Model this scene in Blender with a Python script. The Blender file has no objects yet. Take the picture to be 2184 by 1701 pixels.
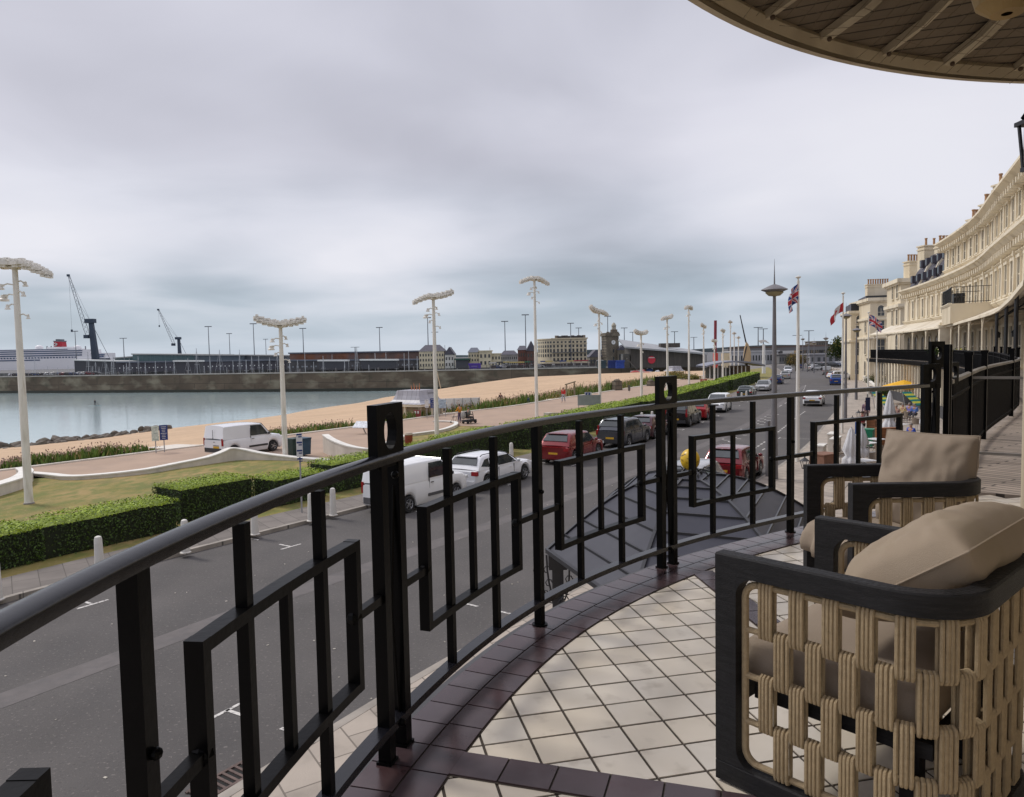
import bpy, bmesh, math, random
from mathutils import Vector, Matrix, noise
R = math.radians; PI = math.pi; rnd = random.Random(7)
S = bpy.context.scene; COL = S.collection
# ------------------------------------------------------------ camera
FPX, EYE, DECK = 1560.0, 5.8, 4.4
PIT = math.atan(94.5/FPX); ROL = 0.020
cp, sp, cr, sr = math.cos(PIT), math.sin(PIT), math.cos(ROL), math.sin(ROL)
cam = bpy.data.cameras.new('camera'); camo = bpy.data.objects.new('camera', cam); COL.objects.link(camo)
cam.sensor_width = 36; cam.lens = 36*FPX/2184; cam.clip_start = .05; cam.clip_end = 20000
rt, up, fw = Vector((1,0,0)), Vector((0,sp,cp)), Vector((0,cp,-sp))
ax, ay = rt*cr-up*sr, rt*sr+up*cr
M = Matrix((ax, ay, -fw)).transposed().to_4x4(); M.translation = (0,0,EYE)
camo.matrix_world = M; S.camera = camo
# ------------------------------------------------------------ world: overcast sky
W = bpy.data.worlds.new('World'); S.world = W; W.use_nodes = True
nt = W.node_tree; N = nt.nodes; LK = nt.links; N.clear()
def nd(t, **k):
    n = N.new(t)
    for a, b in k.items(): setattr(n, a, b)
    return n
SUN_EL, SUN_AZ = R(48), R(-60)      # azimuth measured from +Y towards +X
out = nd('ShaderNodeOutputWorld'); bg = nd('ShaderNodeBackground'); bg.inputs[1].default_value = .1
sky = nd('ShaderNodeTexSky', sky_type='NISHITA'); sky.sun_disc = False
sky.sun_elevation = SUN_EL; sky.sun_rotation = SUN_AZ; sky.dust_density = 3
tc = nd('ShaderNodeTexCoord'); sep = nd('ShaderNodeSeparateXYZ'); LK.new(tc.outputs['Generated'], sep.inputs[0])
def mth(op, a, b=None, clamp=False):
    n = nd('ShaderNodeMath', operation=op); n.use_clamp = clamp
    for i, v in enumerate((a, b)):
        if v is None: continue
        if isinstance(v, (int, float)): n.inputs[i].default_value = v
        else: LK.new(v, n.inputs[i])
    return n.outputs[0]
def ramp(x, stops, interp='LINEAR'):
    n = nd('ShaderNodeValToRGB'); n.color_ramp.interpolation = interp; e = n.color_ramp.elements
    while len(e) < len(stops): e.new(.5)
    for i, (p, c) in enumerate(stops):
        e[i].position = p; e[i].color = (c[0], c[1], c[2], 1) if not isinstance(c, (int, float)) else (c, c, c, 1)
    LK.new(x, n.inputs[0]); return n.outputs[0]
zc = mth('MAXIMUM', sep.outputs[2], 0.0)
den = mth('ADD', zc, .13)
cx, cy = mth('DIVIDE', sep.outputs[0], den), mth('DIVIDE', sep.outputs[1], den)
cmb = nd('ShaderNodeCombineXYZ'); LK.new(cx, cmb.inputs[0]); LK.new(cy, cmb.inputs[1]); cmb.inputs[2].default_value = 3.3
def nz(scale, detail, rough, dist, vec=cmb.outputs[0]):
    n = nd('ShaderNodeTexNoise'); n.inputs['Scale'].default_value = scale; n.inputs['Detail'].default_value = detail
    n.inputs['Roughness'].default_value = rough; n.inputs['Distortion'].default_value = dist
    LK.new(vec, n.inputs['Vector']); return n.outputs['Fac']
n1, n2 = nz(.42, 3, .45, .3), nz(1.3, 5, .5, .4)
nn = mth('ADD', mth('MULTIPLY', n1, .74), mth('MULTIPLY', n2, .21))
nn = mth('ADD', nn, .035)
def bank(az, el, rad, amt, zs=2.2):
    # a cloud bank in a fixed direction of the sky
    d = nd('ShaderNodeVectorMath', operation='SUBTRACT'); LK.new(tc.outputs['Generated'], d.inputs[0])
    a, e = R(az), R(el); d.inputs[1].default_value = (math.sin(a)*math.cos(e), math.cos(a)*math.cos(e), math.sin(e))
    m = nd('ShaderNodeVectorMath', operation='MULTIPLY'); LK.new(d.outputs[0], m.inputs[0]); m.inputs[1].default_value = (1/rad, 1/rad, zs/rad)
    l = nd('ShaderNodeVectorMath', operation='LENGTH'); LK.new(m.outputs[0], l.inputs[0])
    g = nd('ShaderNodeMapRange', interpolation_type='SMOOTHSTEP'); LK.new(l.outputs['Value'], g.inputs[0])
    g.inputs[1].default_value = 0; g.inputs[2].default_value = 1; g.inputs[3].default_value = amt; g.inputs[4].default_value = 0
    return g.outputs[0]
for b_ in ((-4, 13, .40, -.085), (-26, 17, .32, -.07), (12, 8, .40, -.04), (-34, 9.5, .28, .12), (-14, 7.5, .20, .07), (8, 5.2, .26, -.07), (-18, 4.6, .22, -.06), (16, 9, .16, .05), (24, 13, .34, .04), (4, 27, .5, .02), (30, 30, .5, .0), (-36, 30, .4, .08), (0, 4.2, .5, -.04)):
    nn = mth('ADD', nn, bank(*b_))
cloud = ramp(nn, [(.32, (.40,.40,.46)), (.44, (.53,.53,.60)), (.55, (.655,.65,.72)), (.68, (.725,.72,.775))])
low = ramp(nn, [(.36, (.235,.315,.375)), (.46, (.345,.425,.50)), (.56, (.53,.58,.655)), (.66, (.70,.71,.775))])
elv = ramp(sep.outputs[2], [(.0, 0), (.05, .12), (.17, .75), (.27, 1)], 'EASE')
mix = nd('ShaderNodeMixRGB'); LK.new(elv, mix.inputs[0]); LK.new(low, mix.inputs[1]); LK.new(cloud, mix.inputs[2])
haz = nd('ShaderNodeMixRGB'); LK.new(ramp(sep.outputs[2], [(.0, .8), (.035, .42), (.09, 0)], 'EASE'), haz.inputs[0])
LK.new(mix.outputs[0], haz.inputs[1]); haz.inputs[2].default_value = (.56,.62,.70,1)
zen = ramp(sep.outputs[2], [(0, 1), (.45, 1.12), (1, 1.9)])
z3 = nd('ShaderNodeMixRGB', blend_type='MULTIPLY'); z3.inputs[0].default_value = 1; LK.new(haz.outputs[0], z3.inputs[1])
zv = nd('ShaderNodeCombineXYZ')
for i in range(3): LK.new(mth('ADD', mth('MULTIPLY', mth('MAXIMUM', mth('SUBTRACT', sep.outputs[2], .45), 0), 1.5), 1.0), zv.inputs[i])
LK.new(zv.outputs[0], z3.inputs[2])
sc10 = nd('ShaderNodeMixRGB', blend_type='MULTIPLY'); sc10.inputs[0].default_value = 1
LK.new(z3.outputs[0], sc10.inputs[1]); sc10.inputs[2].default_value = (10, 10, 10, 1)
fin = nd('ShaderNodeMixRGB'); fin.inputs[0].default_value = .93
LK.new(sky.outputs[0], fin.inputs[1]); LK.new(sc10.outputs[0], fin.inputs[2])
LK.new(fin.outputs[0], bg.inputs[0]); LK.new(bg.outputs[0], out.inputs[0])
# ------------------------------------------------------------ sun (veiled by the cloud)
sl = bpy.data.lights.new('sun', 'SUN'); sl.energy = 1.6; sl.angle = R(11); sl.color = (1, .95, .87)
so = bpy.data.objects.new('sun', sl); COL.objects.link(so)
sd = Vector((math.sin(SUN_AZ)*math.cos(SUN_EL), math.cos(SUN_AZ)*math.cos(SUN_EL), math.sin(SUN_EL)))
so.rotation_euler = sd.to_track_quat('Z', 'Y').to_euler(); so.location = (0,0,60)
VS = S.view_settings; S.display_settings.display_device = 'sRGB'
VS.view_transform = 'Standard'; VS.look = 'None'; VS.exposure = .22; VS.gamma = 1; VS.use_curve_mapping = False
S.cycles.max_bounces = 6; S.cycles.transparent_max_bounces = 8
# ------------------------------------------------------------ measuring: a pixel of the 2184 px wide survey picture -> world
def ray(x, y):
    u = x-1092; v = 850.5-y; a = u*cr+v*sr; b = -u*sr+v*cr
    return a, FPX*cp+b*sp, -FPX*sp+b*cp
def G(x, y, z=0.0):
    X, Y, Z = ray(x, y); t = (z-EYE)/Z; return (X*t, Y*t)
def AT(x, y, Yd):
    X, Y, Z = ray(x, y); t = Yd/Y; return (X*t, Yd, EYE+Z*t)
def XAT(x, Yd): return AT(x, 780, Yd)[0]
# ------------------------------------------------------------ materials
def mat(name, col, rough=.6, var=.12, scale=4, metal=0, bump=0, bscale=40, col2=None, thr=None, spec=.5, emit=0, stretch=(1,1,1), detail=4, alpha=1, trans=0):
    m = bpy.data.materials.new(name); m.use_nodes = True; t = m.node_tree; b = t.nodes['Principled BSDF']
    b.inputs['Roughness'].default_value = rough; b.inputs['Metallic'].default_value = metal
    b.inputs['Specular IOR Level'].default_value = spec
    c = t.nodes.new('ShaderNodeTexCoord'); mp = t.nodes.new('ShaderNodeMapping'); mp.inputs['Scale'].default_value = stretch
    t.links.new(c.outputs['Object'], mp.inputs[0])
    n = t.nodes.new('ShaderNodeTexNoise'); n.inputs['Scale'].default_value = scale; n.inputs['Detail'].default_value = detail
    t.links.new(mp.outputs[0], n.inputs['Vector'])
    r = t.nodes.new('ShaderNodeValToRGB'); e = r.color_ramp.elements
    if col2 is None: ca = [max(0, x*(1-var)) for x in col]; cb = [min(1, x*(1+var)) for x in col]
    else: ca, cb = col, col2
    lo, hi = thr if thr else (.3, .7)
    e[0].position = lo; e[0].color = (*ca, 1); e[1].position = hi; e[1].color = (*cb, 1)
    t.links.new(n.outputs['Fac'], r.inputs[0]); t.links.new(r.outputs[0], b.inputs['Base Color'])
    if emit:
        b.inputs['Emission Color'].default_value = (*col, 1); b.inputs['Emission Strength'].default_value = emit
    if trans: b.inputs['Transmission Weight'].default_value = trans
    if alpha < 1: b.inputs['Alpha'].default_value = alpha
    if bump:
        n2 = t.nodes.new('ShaderNodeTexNoise'); n2.inputs['Scale'].default_value = bscale; n2.inputs['Detail'].default_value = 4
        t.links.new(mp.outputs[0], n2.inputs['Vector'])
        bp = t.nodes.new('ShaderNodeBump'); bp.inputs['Strength'].default_value = min(1, bump); bp.inputs['Distance'].default_value = .02
        t.links.new(n2.outputs['Fac'], bp.inputs['Height']); t.links.new(bp.outputs[0], b.inputs['Normal'])
    return m
def overlay(m, col, scale, lo, hi, stretch=(1,1,1), amount=1.0, kind='noise', seed=0):
    """adds a second pattern (speckle, stain) to a material's base colour"""
    t = m.node_tree; b = t.nodes['Principled BSDF']; src = b.inputs['Base Color'].links[0].from_socket
    c = t.nodes.new('ShaderNodeTexCoord'); mp = t.nodes.new('ShaderNodeMapping'); mp.inputs['Scale'].default_value = stretch
    mp.inputs['Location'].default_value = (seed, seed*.7, seed*.3)
    t.links.new(c.outputs['Object'], mp.inputs[0])
    n = t.nodes.new('ShaderNodeTexNoise'); n.inputs['Scale'].default_value = scale; n.inputs['Detail'].default_value = 5
    t.links.new(mp.outputs[0], n.inputs['Vector'])
    r = t.nodes.new('ShaderNodeValToRGB'); r.color_ramp.elements[0].position = lo; r.color_ramp.elements[1].position = hi
    r.color_ramp.elements[0].color = (0,0,0,1); r.color_ramp.elements[1].color = (amount,)*3+(1,)
    t.links.new(n.outputs['Fac'], r.inputs[0])
    x = t.nodes.new('ShaderNodeMixRGB'); t.links.new(r.outputs[0], x.inputs[0]); t.links.new(src, x.inputs[1]); x.inputs[2].default_value = (*col, 1)
    t.links.new(x.outputs[0], b.inputs['Base Color']); return m
def brick(m, col_m, w, h, mortar=.01, c2=None, rot=0, offset=.5, squash=1, seedvar=.1, loc=(0,0,0), plane='XY'):
    """tile / block joints in real metres, laid in the object's own space"""
    t = m.node_tree; b = t.nodes['Principled BSDF']; src = b.inputs['Base Color'].links[0].from_socket
    c = t.nodes.new('ShaderNodeTexCoord'); mp = t.nodes.new('ShaderNodeMapping'); mp.inputs['Rotation'].default_value = (R(90) if plane == 'XZ' else 0, 0, rot)
    mp.inputs['Location'].default_value = loc
    t.links.new(c.outputs['Object'], mp.inputs[0])
    k = t.nodes.new('ShaderNodeTexBrick'); k.inputs['Scale'].default_value = 1; k.inputs['Brick Width'].default_value = w; k.inputs['Row Height'].default_value = h
    k.inputs['Mortar Size'].default_value = mortar; k.inputs['Mortar Smooth'].default_value = .1; k.offset = offset; k.squash = squash
    k.inputs['Color1'].default_value = (1-seedvar,)*3+(1,); k.inputs['Color2'].default_value = (1+seedvar,)*3+(1,)
    k.inputs['Mortar'].default_value = (1,1,1,1); k.inputs['Bias'].default_value = 0
    t.links.new(mp.outputs[0], k.inputs['Vector'])
    mu = t.nodes.new('ShaderNodeMixRGB'); mu.blend_type = 'MULTIPLY'; mu.inputs[0].default_value = 1
    t.links.new(src, mu.inputs[1]); t.links.new(k.outputs['Color'], mu.inputs[2])
    x = t.nodes.new('ShaderNodeMixRGB'); t.links.new(k.outputs['Fac'], x.inputs[0]); t.links.new(mu.outputs[0], x.inputs[1]); x.inputs[2].default_value = (*col_m, 1)
    t.links.new(x.outputs[0], b.inputs['Base Color']); return m
M_ = {}
def mk(key, *a, **k):
    if key not in M_: M_[key] = mat(key, *a, **k)
    return M_[key]
# ------------------------------------------------------------ mesh builder
class MB:
    def __init__(s): s.v = []; s.f = []; s.mi = []; s.cur = 0
    def add(s, vs, fs):
        o = len(s.v); s.v += [tuple(p) for p in vs]; s.f += [tuple(i+o for i in f) for f in fs]; s.mi += [s.cur]*len(fs); return s
    def box(s, c, d, rz=0, taper=1.0):
        x, y, z = d[0]/2, d[1]/2, d[2]/2; cs, sn = math.cos(rz), math.sin(rz); P = []
        for k in (-1, 1):
            q = taper if k > 0 else 1
            for i, j in ((-1,-1),(1,-1),(1,1),(-1,1)):
                a, b = i*x*q, j*y*q; P.append((c[0]+a*cs-b*sn, c[1]+a*sn+b*cs, c[2]+k*z))
        return s.add(P, [(3,2,1,0),(4,5,6,7),(0,1,5,4),(1,2,6,5),(2,3,7,6),(3,0,4,7)])
    def bar(s, p, q, w, h, upv=(0,0,1), taper=1.0):
        p, q = Vector(p), Vector(q); d = (q-p).normalized(); u = Vector(upv)
        if abs(d.dot(u)) > .98: u = Vector((0,1,0)) if abs(d.y) < .9 else Vector((1,0,0))
        sd = d.cross(u).normalized(); u = sd.cross(d).normalized(); P = []
        for e, k in ((p, 1), (q, taper)):
            for i, j in ((-1,-1),(1,-1),(1,1),(-1,1)): P.append(e+sd*i*w*k/2+u*j*h*k/2)
        return s.add(P, [(3,2,1,0),(4,5,6,7),(0,1,5,4),(1,2,6,5),(2,3,7,6),(3,0,4,7)])
    def tube(s, pts, r, n=8, caps=True, closed=False):
        pts = [Vector(p) for p in pts]; m = len(pts); rs = r if isinstance(r, (list, tuple)) else [r]*m; P = []; pu = None
        for i, p in enumerate(pts):
            if closed: d = pts[(i+1) % m]-pts[i-1]
            else: d = pts[min(i+1, m-1)]-pts[max(i-1, 0)]
            d = d.normalized() if d.length > 1e-9 else Vector((0,0,1))
            if pu is None: pu = Vector((0,0,1)) if abs(d.z) < .9 else Vector((1,0,0))
            sd = d.cross(pu)
            sd = sd.normalized() if sd.length > 1e-6 else d.orthogonal().normalized()
            pu = sd.cross(d).normalized()
            for k in range(n):
                a = 2*PI*k/n; P.append(p+(sd*math.cos(a)+pu*math.sin(a))*rs[i])
        F = []
        for i in range(m if closed else m-1):
            for k in range(n):
                a, b = i*n, ((i+1) % m)*n; F.append((a+k, b+k, b+(k+1) % n, a+(k+1) % n))
        if caps and not closed: F.append(tuple(range(n))); F.append(tuple((m-1)*n+k for k in range(n-1, -1, -1)))
        return s.add(P, F)
    def lathe(s, prof, c=(0,0,0), n=24, a0=0, a1=2*PI, cap=False):
        full = abs(a1-a0-2*PI) < 1e-6; m = n if full else n+1; P = []; F = []
        for r, z in prof:
            for k in range(m):
                a = a0+(a1-a0)*k/n; P.append((c[0]+r*math.cos(a), c[1]+r*math.sin(a), c[2]+z))
        for i in range(len(prof)-1):
            for k in range(n):
                a, b = i*m, (i+1)*m; k2 = (k+1) % m; F.append((a+k, a+k2, b+k2, b+k))
        if cap: F.append(tuple((len(prof)-1)*m+k for k in range(m)))
        return s.add(P, F)
    def prism(s, poly, z0, z1, base=True):
        n = len(poly); P = [(x, y, z0) for x, y in poly]+[(x, y, z1) for x, y in poly]
        F = [tuple(n+i for i in range(n))]+[(i, (i+1) % n, n+(i+1) % n, n+i) for i in range(n)]
        if base: F.append(tuple(range(n-1, -1, -1)))
        return s.add(P, F)
    def ell(s, c, r, n=12, m=8, rz=0):
        P = []; F = []
        for i in range(m+1):
            t = PI*i/m
            for k in range(n):
                a = 2*PI*k/n; x, y = r[0]*math.sin(t)*math.cos(a), r[1]*math.sin(t)*math.sin(a)
                P.append((c[0]+x*math.cos(rz)-y*math.sin(rz), c[1]+x*math.sin(rz)+y*math.cos(rz), c[2]+r[2]*math.cos(t)))
        for i in range(m):
            for k in range(n): F.append((i*n+k, (i+1)*n+k, (i+1)*n+(k+1) % n, i*n+(k+1) % n))
        return s.add(P, F)
    def quad(s, a, b, c, d): return s.add([a, b, c, d], [(0,1,2,3)])
    def sweep(s, pts, sec, closed=False):
        """rectangular-ish section (list of (side,up)) swept along a level path"""
        m = len(pts); n = len(sec); P = []; F = []
        for i, p in enumerate(pts):
            a, b = (Vector(pts[max(i-1, 0)]), Vector(pts[min(i+1, m-1)])) if not closed else (Vector(pts[i-1]), Vector(pts[(i+1) % m]))
            d = (b-a); d.z = 0; d.normalize(); sd = Vector((d.y, -d.x, 0))
            for (w, h) in sec: P.append(Vector(p)+sd*w+Vector((0,0,h)))
        for i in range(m if closed else m-1):
            for k in range(n):
                a, b = i*n, ((i+1) % m)*n; F.append((a+k, a+(k+1) % n, b+(k+1) % n, b+k))
        if not closed: F.append(tuple(range(n-1, -1, -1))); F.append(tuple((m-1)*n+k for k in range(n)))
        return s.add(P, F)
    def leaves(s, pts, size, rg, flat=.3):
        for (x, y, z, nx, ny, nz_) in pts:
            n = Vector((nx+rg.uniform(-.8,.8), ny+rg.uniform(-.8,.8), nz_+rg.uniform(-.8,.8)))
            if n.length < .1: n = Vector((0,0,1))
            n.normalize(); a = n.orthogonal().normalized(); b = n.cross(a); t = rg.uniform(0, PI); k = size*rg.uniform(.6, 1.3)
            u = (a*math.cos(t)+b*math.sin(t))*k*.5; w = (b*math.cos(t)-a*math.sin(t))*k*.3; p = Vector((x, y, z))
            s.add([p-u, p+w, p+u, p-w], [(0,1,2,3)])
        return s
    def build(s, name, m, parent=None, world=False, smooth=False, label=None, kind=None, off=None, sharp=.6, cat=None, group=None):
        o3 = Vector(off) if off else (parent.location if (world and parent) else Vector((0,0,0)))
        me = bpy.data.meshes.new(name)
        me.from_pydata([(x-o3[0], y-o3[1], z-o3[2]) for x, y, z in s.v], [], s.f)
        ms = m if isinstance(m, (list, tuple)) else [m]
        for q in ms: me.materials.append(q)
        if len(ms) > 1: me.polygons.foreach_set('material_index', s.mi)
        if smooth:
            me.polygons.foreach_set('use_smooth', [True]*len(me.polygons)); me.set_sharp_from_angle(angle=sharp)
        me.update()
        o = bpy.data.objects.new(name, me); COL.objects.link(o)
        if parent: o.parent = parent
        elif off: o.location = o3
        if label: o['label'] = label
        if cat: o['category'] = cat
        if kind: o['kind'] = kind
        if group: o['group'] = group
        return o
def T(name, label, cat, loc=(0,0,0), rz=0, group=None):
    o = bpy.data.objects.new(name, None); COL.objects.link(o); o.empty_display_size = .3
    o.location = Vector((loc[0], loc[1], loc[2] if len(loc) > 2 else 0)); o.rotation_euler = (0,0,rz); o['label'] = label; o['category'] = cat
    if group: o['group'] = group
    return o
def dup(root, loc, rz=None, label=None, group=None, scale=None):
    def cpy(o, par):
        c = o.copy(); COL.objects.link(c)
        if par: c.parent = par
        for ch in [x for x in o.children]: cpy(ch, c)
        return c
    r = cpy(root, None); r.location = Vector((loc[0], loc[1], loc[2] if len(loc) > 2 else 0))
    if rz is not None: r.rotation_euler = (0,0,rz)
    if scale: r.scale = (scale,)*3 if not isinstance(scale, tuple) else scale
    if label: r['label'] = label
    if group: r['group'] = group
    return r
def cr_spline(P, n=8):
    """Catmull-Rom through points"""
    P = [Vector((*p, 0)[:3]) for p in P]; o = []
    for i in range(len(P)-1):
        a, b, c, d = P[max(i-1,0)], P[i], P[i+1], P[min(i+2,len(P)-1)]
        for k in range(n):
            t = k/n; o.append(.5*((2*b)+(c-a)*t+(2*a-5*b+4*c-d)*t*t+(3*b-a-3*c+d)*t**3))
    o.append(P[-1]); return o
class Path:
    def __init__(s, P, n=10):
        s.p = cr_spline(P, n); s.l = [0]
        for a, b in zip(s.p, s.p[1:]): s.l.append(s.l[-1]+(b-a).length)
        s.L = s.l[-1]
    def at(s, t, off=0):
        """point at arc length t, offset to the right; returns (Vector, heading)"""
        t2 = min(max(t, 0), s.L); i = 0
        while i < len(s.l)-2 and s.l[i+1] < t2: i += 1
        f = (t2-s.l[i])/max(1e-9, s.l[i+1]-s.l[i]); a, b = s.p[i], s.p[i+1]; q = a.lerp(b, f)
        d0 = (s.p[min(i+1,len(s.p)-1)]-s.p[max(i-1,0)]).normalized(); d1 = (s.p[min(i+2,len(s.p)-1)]-s.p[i]).normalized(); d = d0.lerp(d1, f).normalized()
        if t < 0: q = q+d*t
        if t > s.L: q = q+d*(t-s.L)
        return q+Vector((d.y, -d.x, 0))*off, math.atan2(d.y, d.x)
    def near(s, x, y):
        k = min(range(len(s.p)), key=lambda i: (s.p[i].x-x)**2+(s.p[i].y-y)**2); return s.l[k]
def pts(P, a, b, step, off=0, z=0):
    o = []; n = max(1, int(round((b-a)/step)))
    for i in range(n+1):
        q, h = P.at(a+(b-a)*i/n, off); o.append((q.x, q.y, z))
    return o
# ------------------------------------------------------------ materials used widely
asphalt = overlay(overlay(mat('asphalt', (.084,.077,.074), .88, .14, .5, bump=.35, bscale=60), (.17,.155,.145), 38, .6, .72, amount=.55), (.060,.057,.057), .22, .5, .7, (1,1,1), .5)
asphalt = overlay(overlay(overlay(asphalt, (.062,.058,.058), .9, .50, .68, (1,.35,1), .4), (.21,.19,.175), 16, .60, .70, (1,1,1), .55), (.045,.042,.042), 22, .60, .70, (1,1,1), .6, seed=7)
patchm = overlay(mat('asphalt_patch', (.125,.113,.11), .88, .1, 3, bump=.3, bscale=60), (.09,.085,.085), 2.2, .45, .65, amount=.6)
pave_grey = brick(mat('pavement_grey', (.17,.15,.135), .9, .15, 1.2, bump=.2), (.09,.08,.07), .9, .6, .012, rot=.96)
pave_beige = brick(overlay(mat('pavement_beige', (.37,.32,.27), .85, .12, .8, bump=.2), (.22,.19,.16), 1.7, .55, .75, amount=.5), (.17,.145,.12), .9, .6, .014, rot=1.0)
kerbm = brick(mat('kerb_stone', (.30,.27,.235), .85, .2, 2), (.1,.09,.08), .9, 9, .012, rot=.97)
whiteline = overlay(mat('road_paint', (.60,.58,.55), .8, .12, 9), (.13,.12,.12), 14, .52, .62, amount=.9)
promm = overlay(mat('promenade_resin', (.37,.265,.195), .9, .08, .4, bump=.15, bscale=90), (.26,.20,.16), .55, .5, .75, amount=.5)
conc = overlay(mat('pale_concrete', (.62,.57,.50), .8, .08, 2, bump=.15), (.36,.32,.27), 1.3, .52, .75, (1,1,.3), .5)
lawnm = overlay(overlay(mat('dry_lawn', (.19,.165,.036), .95, .2, .35, col2=(.30,.215,.08), thr=(.38,.64), bump=.6, bscale=25), (.10,.115,.028), .8, .5, .68, (1,.5,1), .75), (.33,.25,.12), 9, .54, .68, amount=.5); overlay(lawnm, (.12,.145,.028), 2.2, .46, .62, (1,.6,1), .75)
beachm = overlay(overlay(mat('shingle', (.50,.35,.22), .95, .1, .15, bump=.5, bscale=9), (.36,.24,.15), 1.5, .48, .7, (1,1,1), .5), (.62,.44,.28), 9, .55, .7, amount=.5)
groundm = overlay(mat('town_ground', (.19,.175,.16), .9, .2, .05), (.12,.11,.1), .4, .5, .7, amount=.6)
quaym = overlay(mat('quay_ground', (.115,.115,.12), .9, .2, .08), (.2,.19,.18), .8, .5, .7, amount=.6)
seam = mat('sea', (.37,.46,.465), .09, .12, .01, stretch=(1,4,1), spec=1.0)
t = seam.node_tree; b = t.nodes['Principled BSDF']; c = t.nodes.new('ShaderNodeTexCoord'); mp = t.nodes.new('ShaderNodeMapping'); mp.inputs['Scale'].default_value = (.35,1.1,1)
n = t.nodes.new('ShaderNodeTexNoise'); n.inputs['Scale'].default_value = .55; n.inputs['Detail'].default_value = 7; bp = t.nodes.new('ShaderNodeBump'); bp.inputs['Strength'].default_value = .07; bp.inputs['Distance'].default_value = .5
t.links.new(c.outputs['Object'], mp.inputs[0]); t.links.new(mp.outputs[0], n.inputs['Vector']); t.links.new(n.outputs['Fac'], bp.inputs['Height']); t.links.new(bp.outputs[0], b.inputs['Normal'])
white = mk('white_paint', (.74,.72,.68), .45, .05, 2)
off_white = overlay(mat('weathered_white', (.66,.635,.58), .6, .06, 1.5), (.42,.38,.31), 2.4, .55, .8, (1,1,.25), .5)
black = mk('black_metal', (.018,.018,.02), .38, .2, 6)
dark = mk('dark_plastic', (.03,.03,.033), .55, .15, 5)
glassm = mk('dark_glass', (.022,.027,.032), .06, .2, 1, spec=.8)
bglass = mk('building_glass', (.045,.05,.055), .12, .4, .6, spec=.7)
# ------------------------------------------------------------ ground layout
LKP = Path([(-32,-14),(-24,-1),(-12.5,17.4),(-10.65,20.45),(-6.03,27.2),(-1.2,34.5),(7.4,48.6),(12.8,58.4),(18.6,69.9),(35,104.6),(52,142),(70,190),(92,260)])
RKP = Path([(-22,-20),(-14,-7.2),(-9,1.0),(-4.15,8.9),(-1.75,12.85),(4.6,22.3),(15.84,40.3),(26.2,60.1),(38.6,84),(47.5,103.5),(62,139),(81,187),(104,260)])
PSE = Path([(-70,-20),(-48,10),(-27.3,38.6),(-21.2,47.5),(-13.6,58),(-9.5,65),(-6,71),(0,79.5),(6.4,92),(13.2,104.5),(18.8,115),(25.5,128),(40,158),(62,205)])
VP = Path([(-3.2,-2.9),(-.3,.9),(4.1,6.85),(7.05,10.9),(11.1,16),(13.9,20.3),(17.7,26.4),(22.6,34.7),(28.7,46.9),(33.7,57.1),(38.5,70),(42.9,85),(49,112),(56,150)])
V0 = VP.near(4.1, 6.85)
def strip(name, A, a0, a1, oa, ob, z, m, step=2, B=None, b0=None, b1=None, thick=0, **k):
    mb = MB(); n = int((a1-a0)/step)+1
    for i in range(n+1):
        p, _ = A.at(a0+(a1-a0)*i/n, oa); q, _ = (B or A).at((b0 if B else a0)+((b1-b0) if B else (a1-a0))*i/n, ob)
        mb.v += [(p.x,p.y,z),(q.x,q.y,z)]
        if thick: mb.v += [(p.x,p.y,z-thick),(q.x,q.y,z-thick)]
    w = 4 if thick else 2
    for i in range(n):
        a, b = i*w, (i+1)*w; mb.f.append((a+1,b+1,b,a))
        if thick: mb.f += [(a,b,b+2,a+2), (a+1,a+3,b+3,b+1)]
    if thick: mb.f += [(0,2,3,1), (n*4,n*4+1,n*4+3,n*4+2)]
    mb.mi = [0]*len(mb.f)
    return mb.build(name, m, kind='structure', **k)
# land sheet: everything landward of the promenade edge, out to the horizon
mb = MB(); far = [(p.x, p.y) for p in PSE.p]+[(75,262),(140,300),(2500,1500),(6000,2600),(6000,-3000),(-800,-3000),(-300,-400)]
mb.add([(x,y,-.03) for x,y in far], [tuple(range(len(far)-1,-1,-1))]); mb.build('ground', groundm, kind='structure')
strip('road', LKP, 0, LKP.L, 0, 0, 0.0, asphalt, B=RKP, b0=0, b1=RKP.L)
strip('road_patch', LKP, 8, 150, 5.4, 6.05, .004, patchm)
strip('pavement', LKP, 0, LKP.L-30, -1.9, -.15, .12, pave_grey)
strip('kerb', LKP, 0, LKP.L-20, -.16, 0, .125, kerbm, thick=.16)
strip('kerb', RKP, 0, RKP.L-20, 0, .17, .125, kerbm, thick=.16)
strip('pavement', RKP, 0, RKP.L-20, .17, 3.6, .12, pave_beige)
strip('terrace_ground', RKP, 0, RKP.L-60, 3.6, 24, .1, pave_beige)
strip('lawn', LKP, 0, LKP.L-30, -1.9, 0, .10, lawnm, B=PSE, b0=0, b1=PSE.L-28)
inner = [(-120,1090),(0,1055),(48,1038),(60,1022),(47,1012),(66,1013.5),(110,1019),(150,1023),(212,1020),(306,1010),(375,998),(437,989),(500,982),(620,981),(735,988),(800,979),(826,958),(866,932),(945,921),(974,909),(1040,911),(1110,905),(1165,906),(1190,900),(1240,888),(1252,880),(1300,872),(1340,876),(1372,850),(1400,847),(1450,838),(1480,830),(1530,818),(1560,808),(1600,800)]
ip = [G(x, y, .1) for x, y in inner]
sea_edge = [(p.x, p.y) for p in PSE.p if p.y > 14 and p.y < 185]
poly = [(-46,5)]+ip+[(q[0], q[1]) for q in reversed(sea_edge)]
mb = MB(); mb.add([(x,y,.125) for x,y in poly], [tuple(range(len(poly)))])
bm = bmesh.new()
vs = [bm.verts.new((x,y,.125)) for x,y in poly]; f = bm.faces.new(vs); bmesh.ops.triangulate(bm, faces=[f]); bm.normal_update()
for f in bm.faces:
    if f.normal.z < 0: f.normal_flip()
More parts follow.
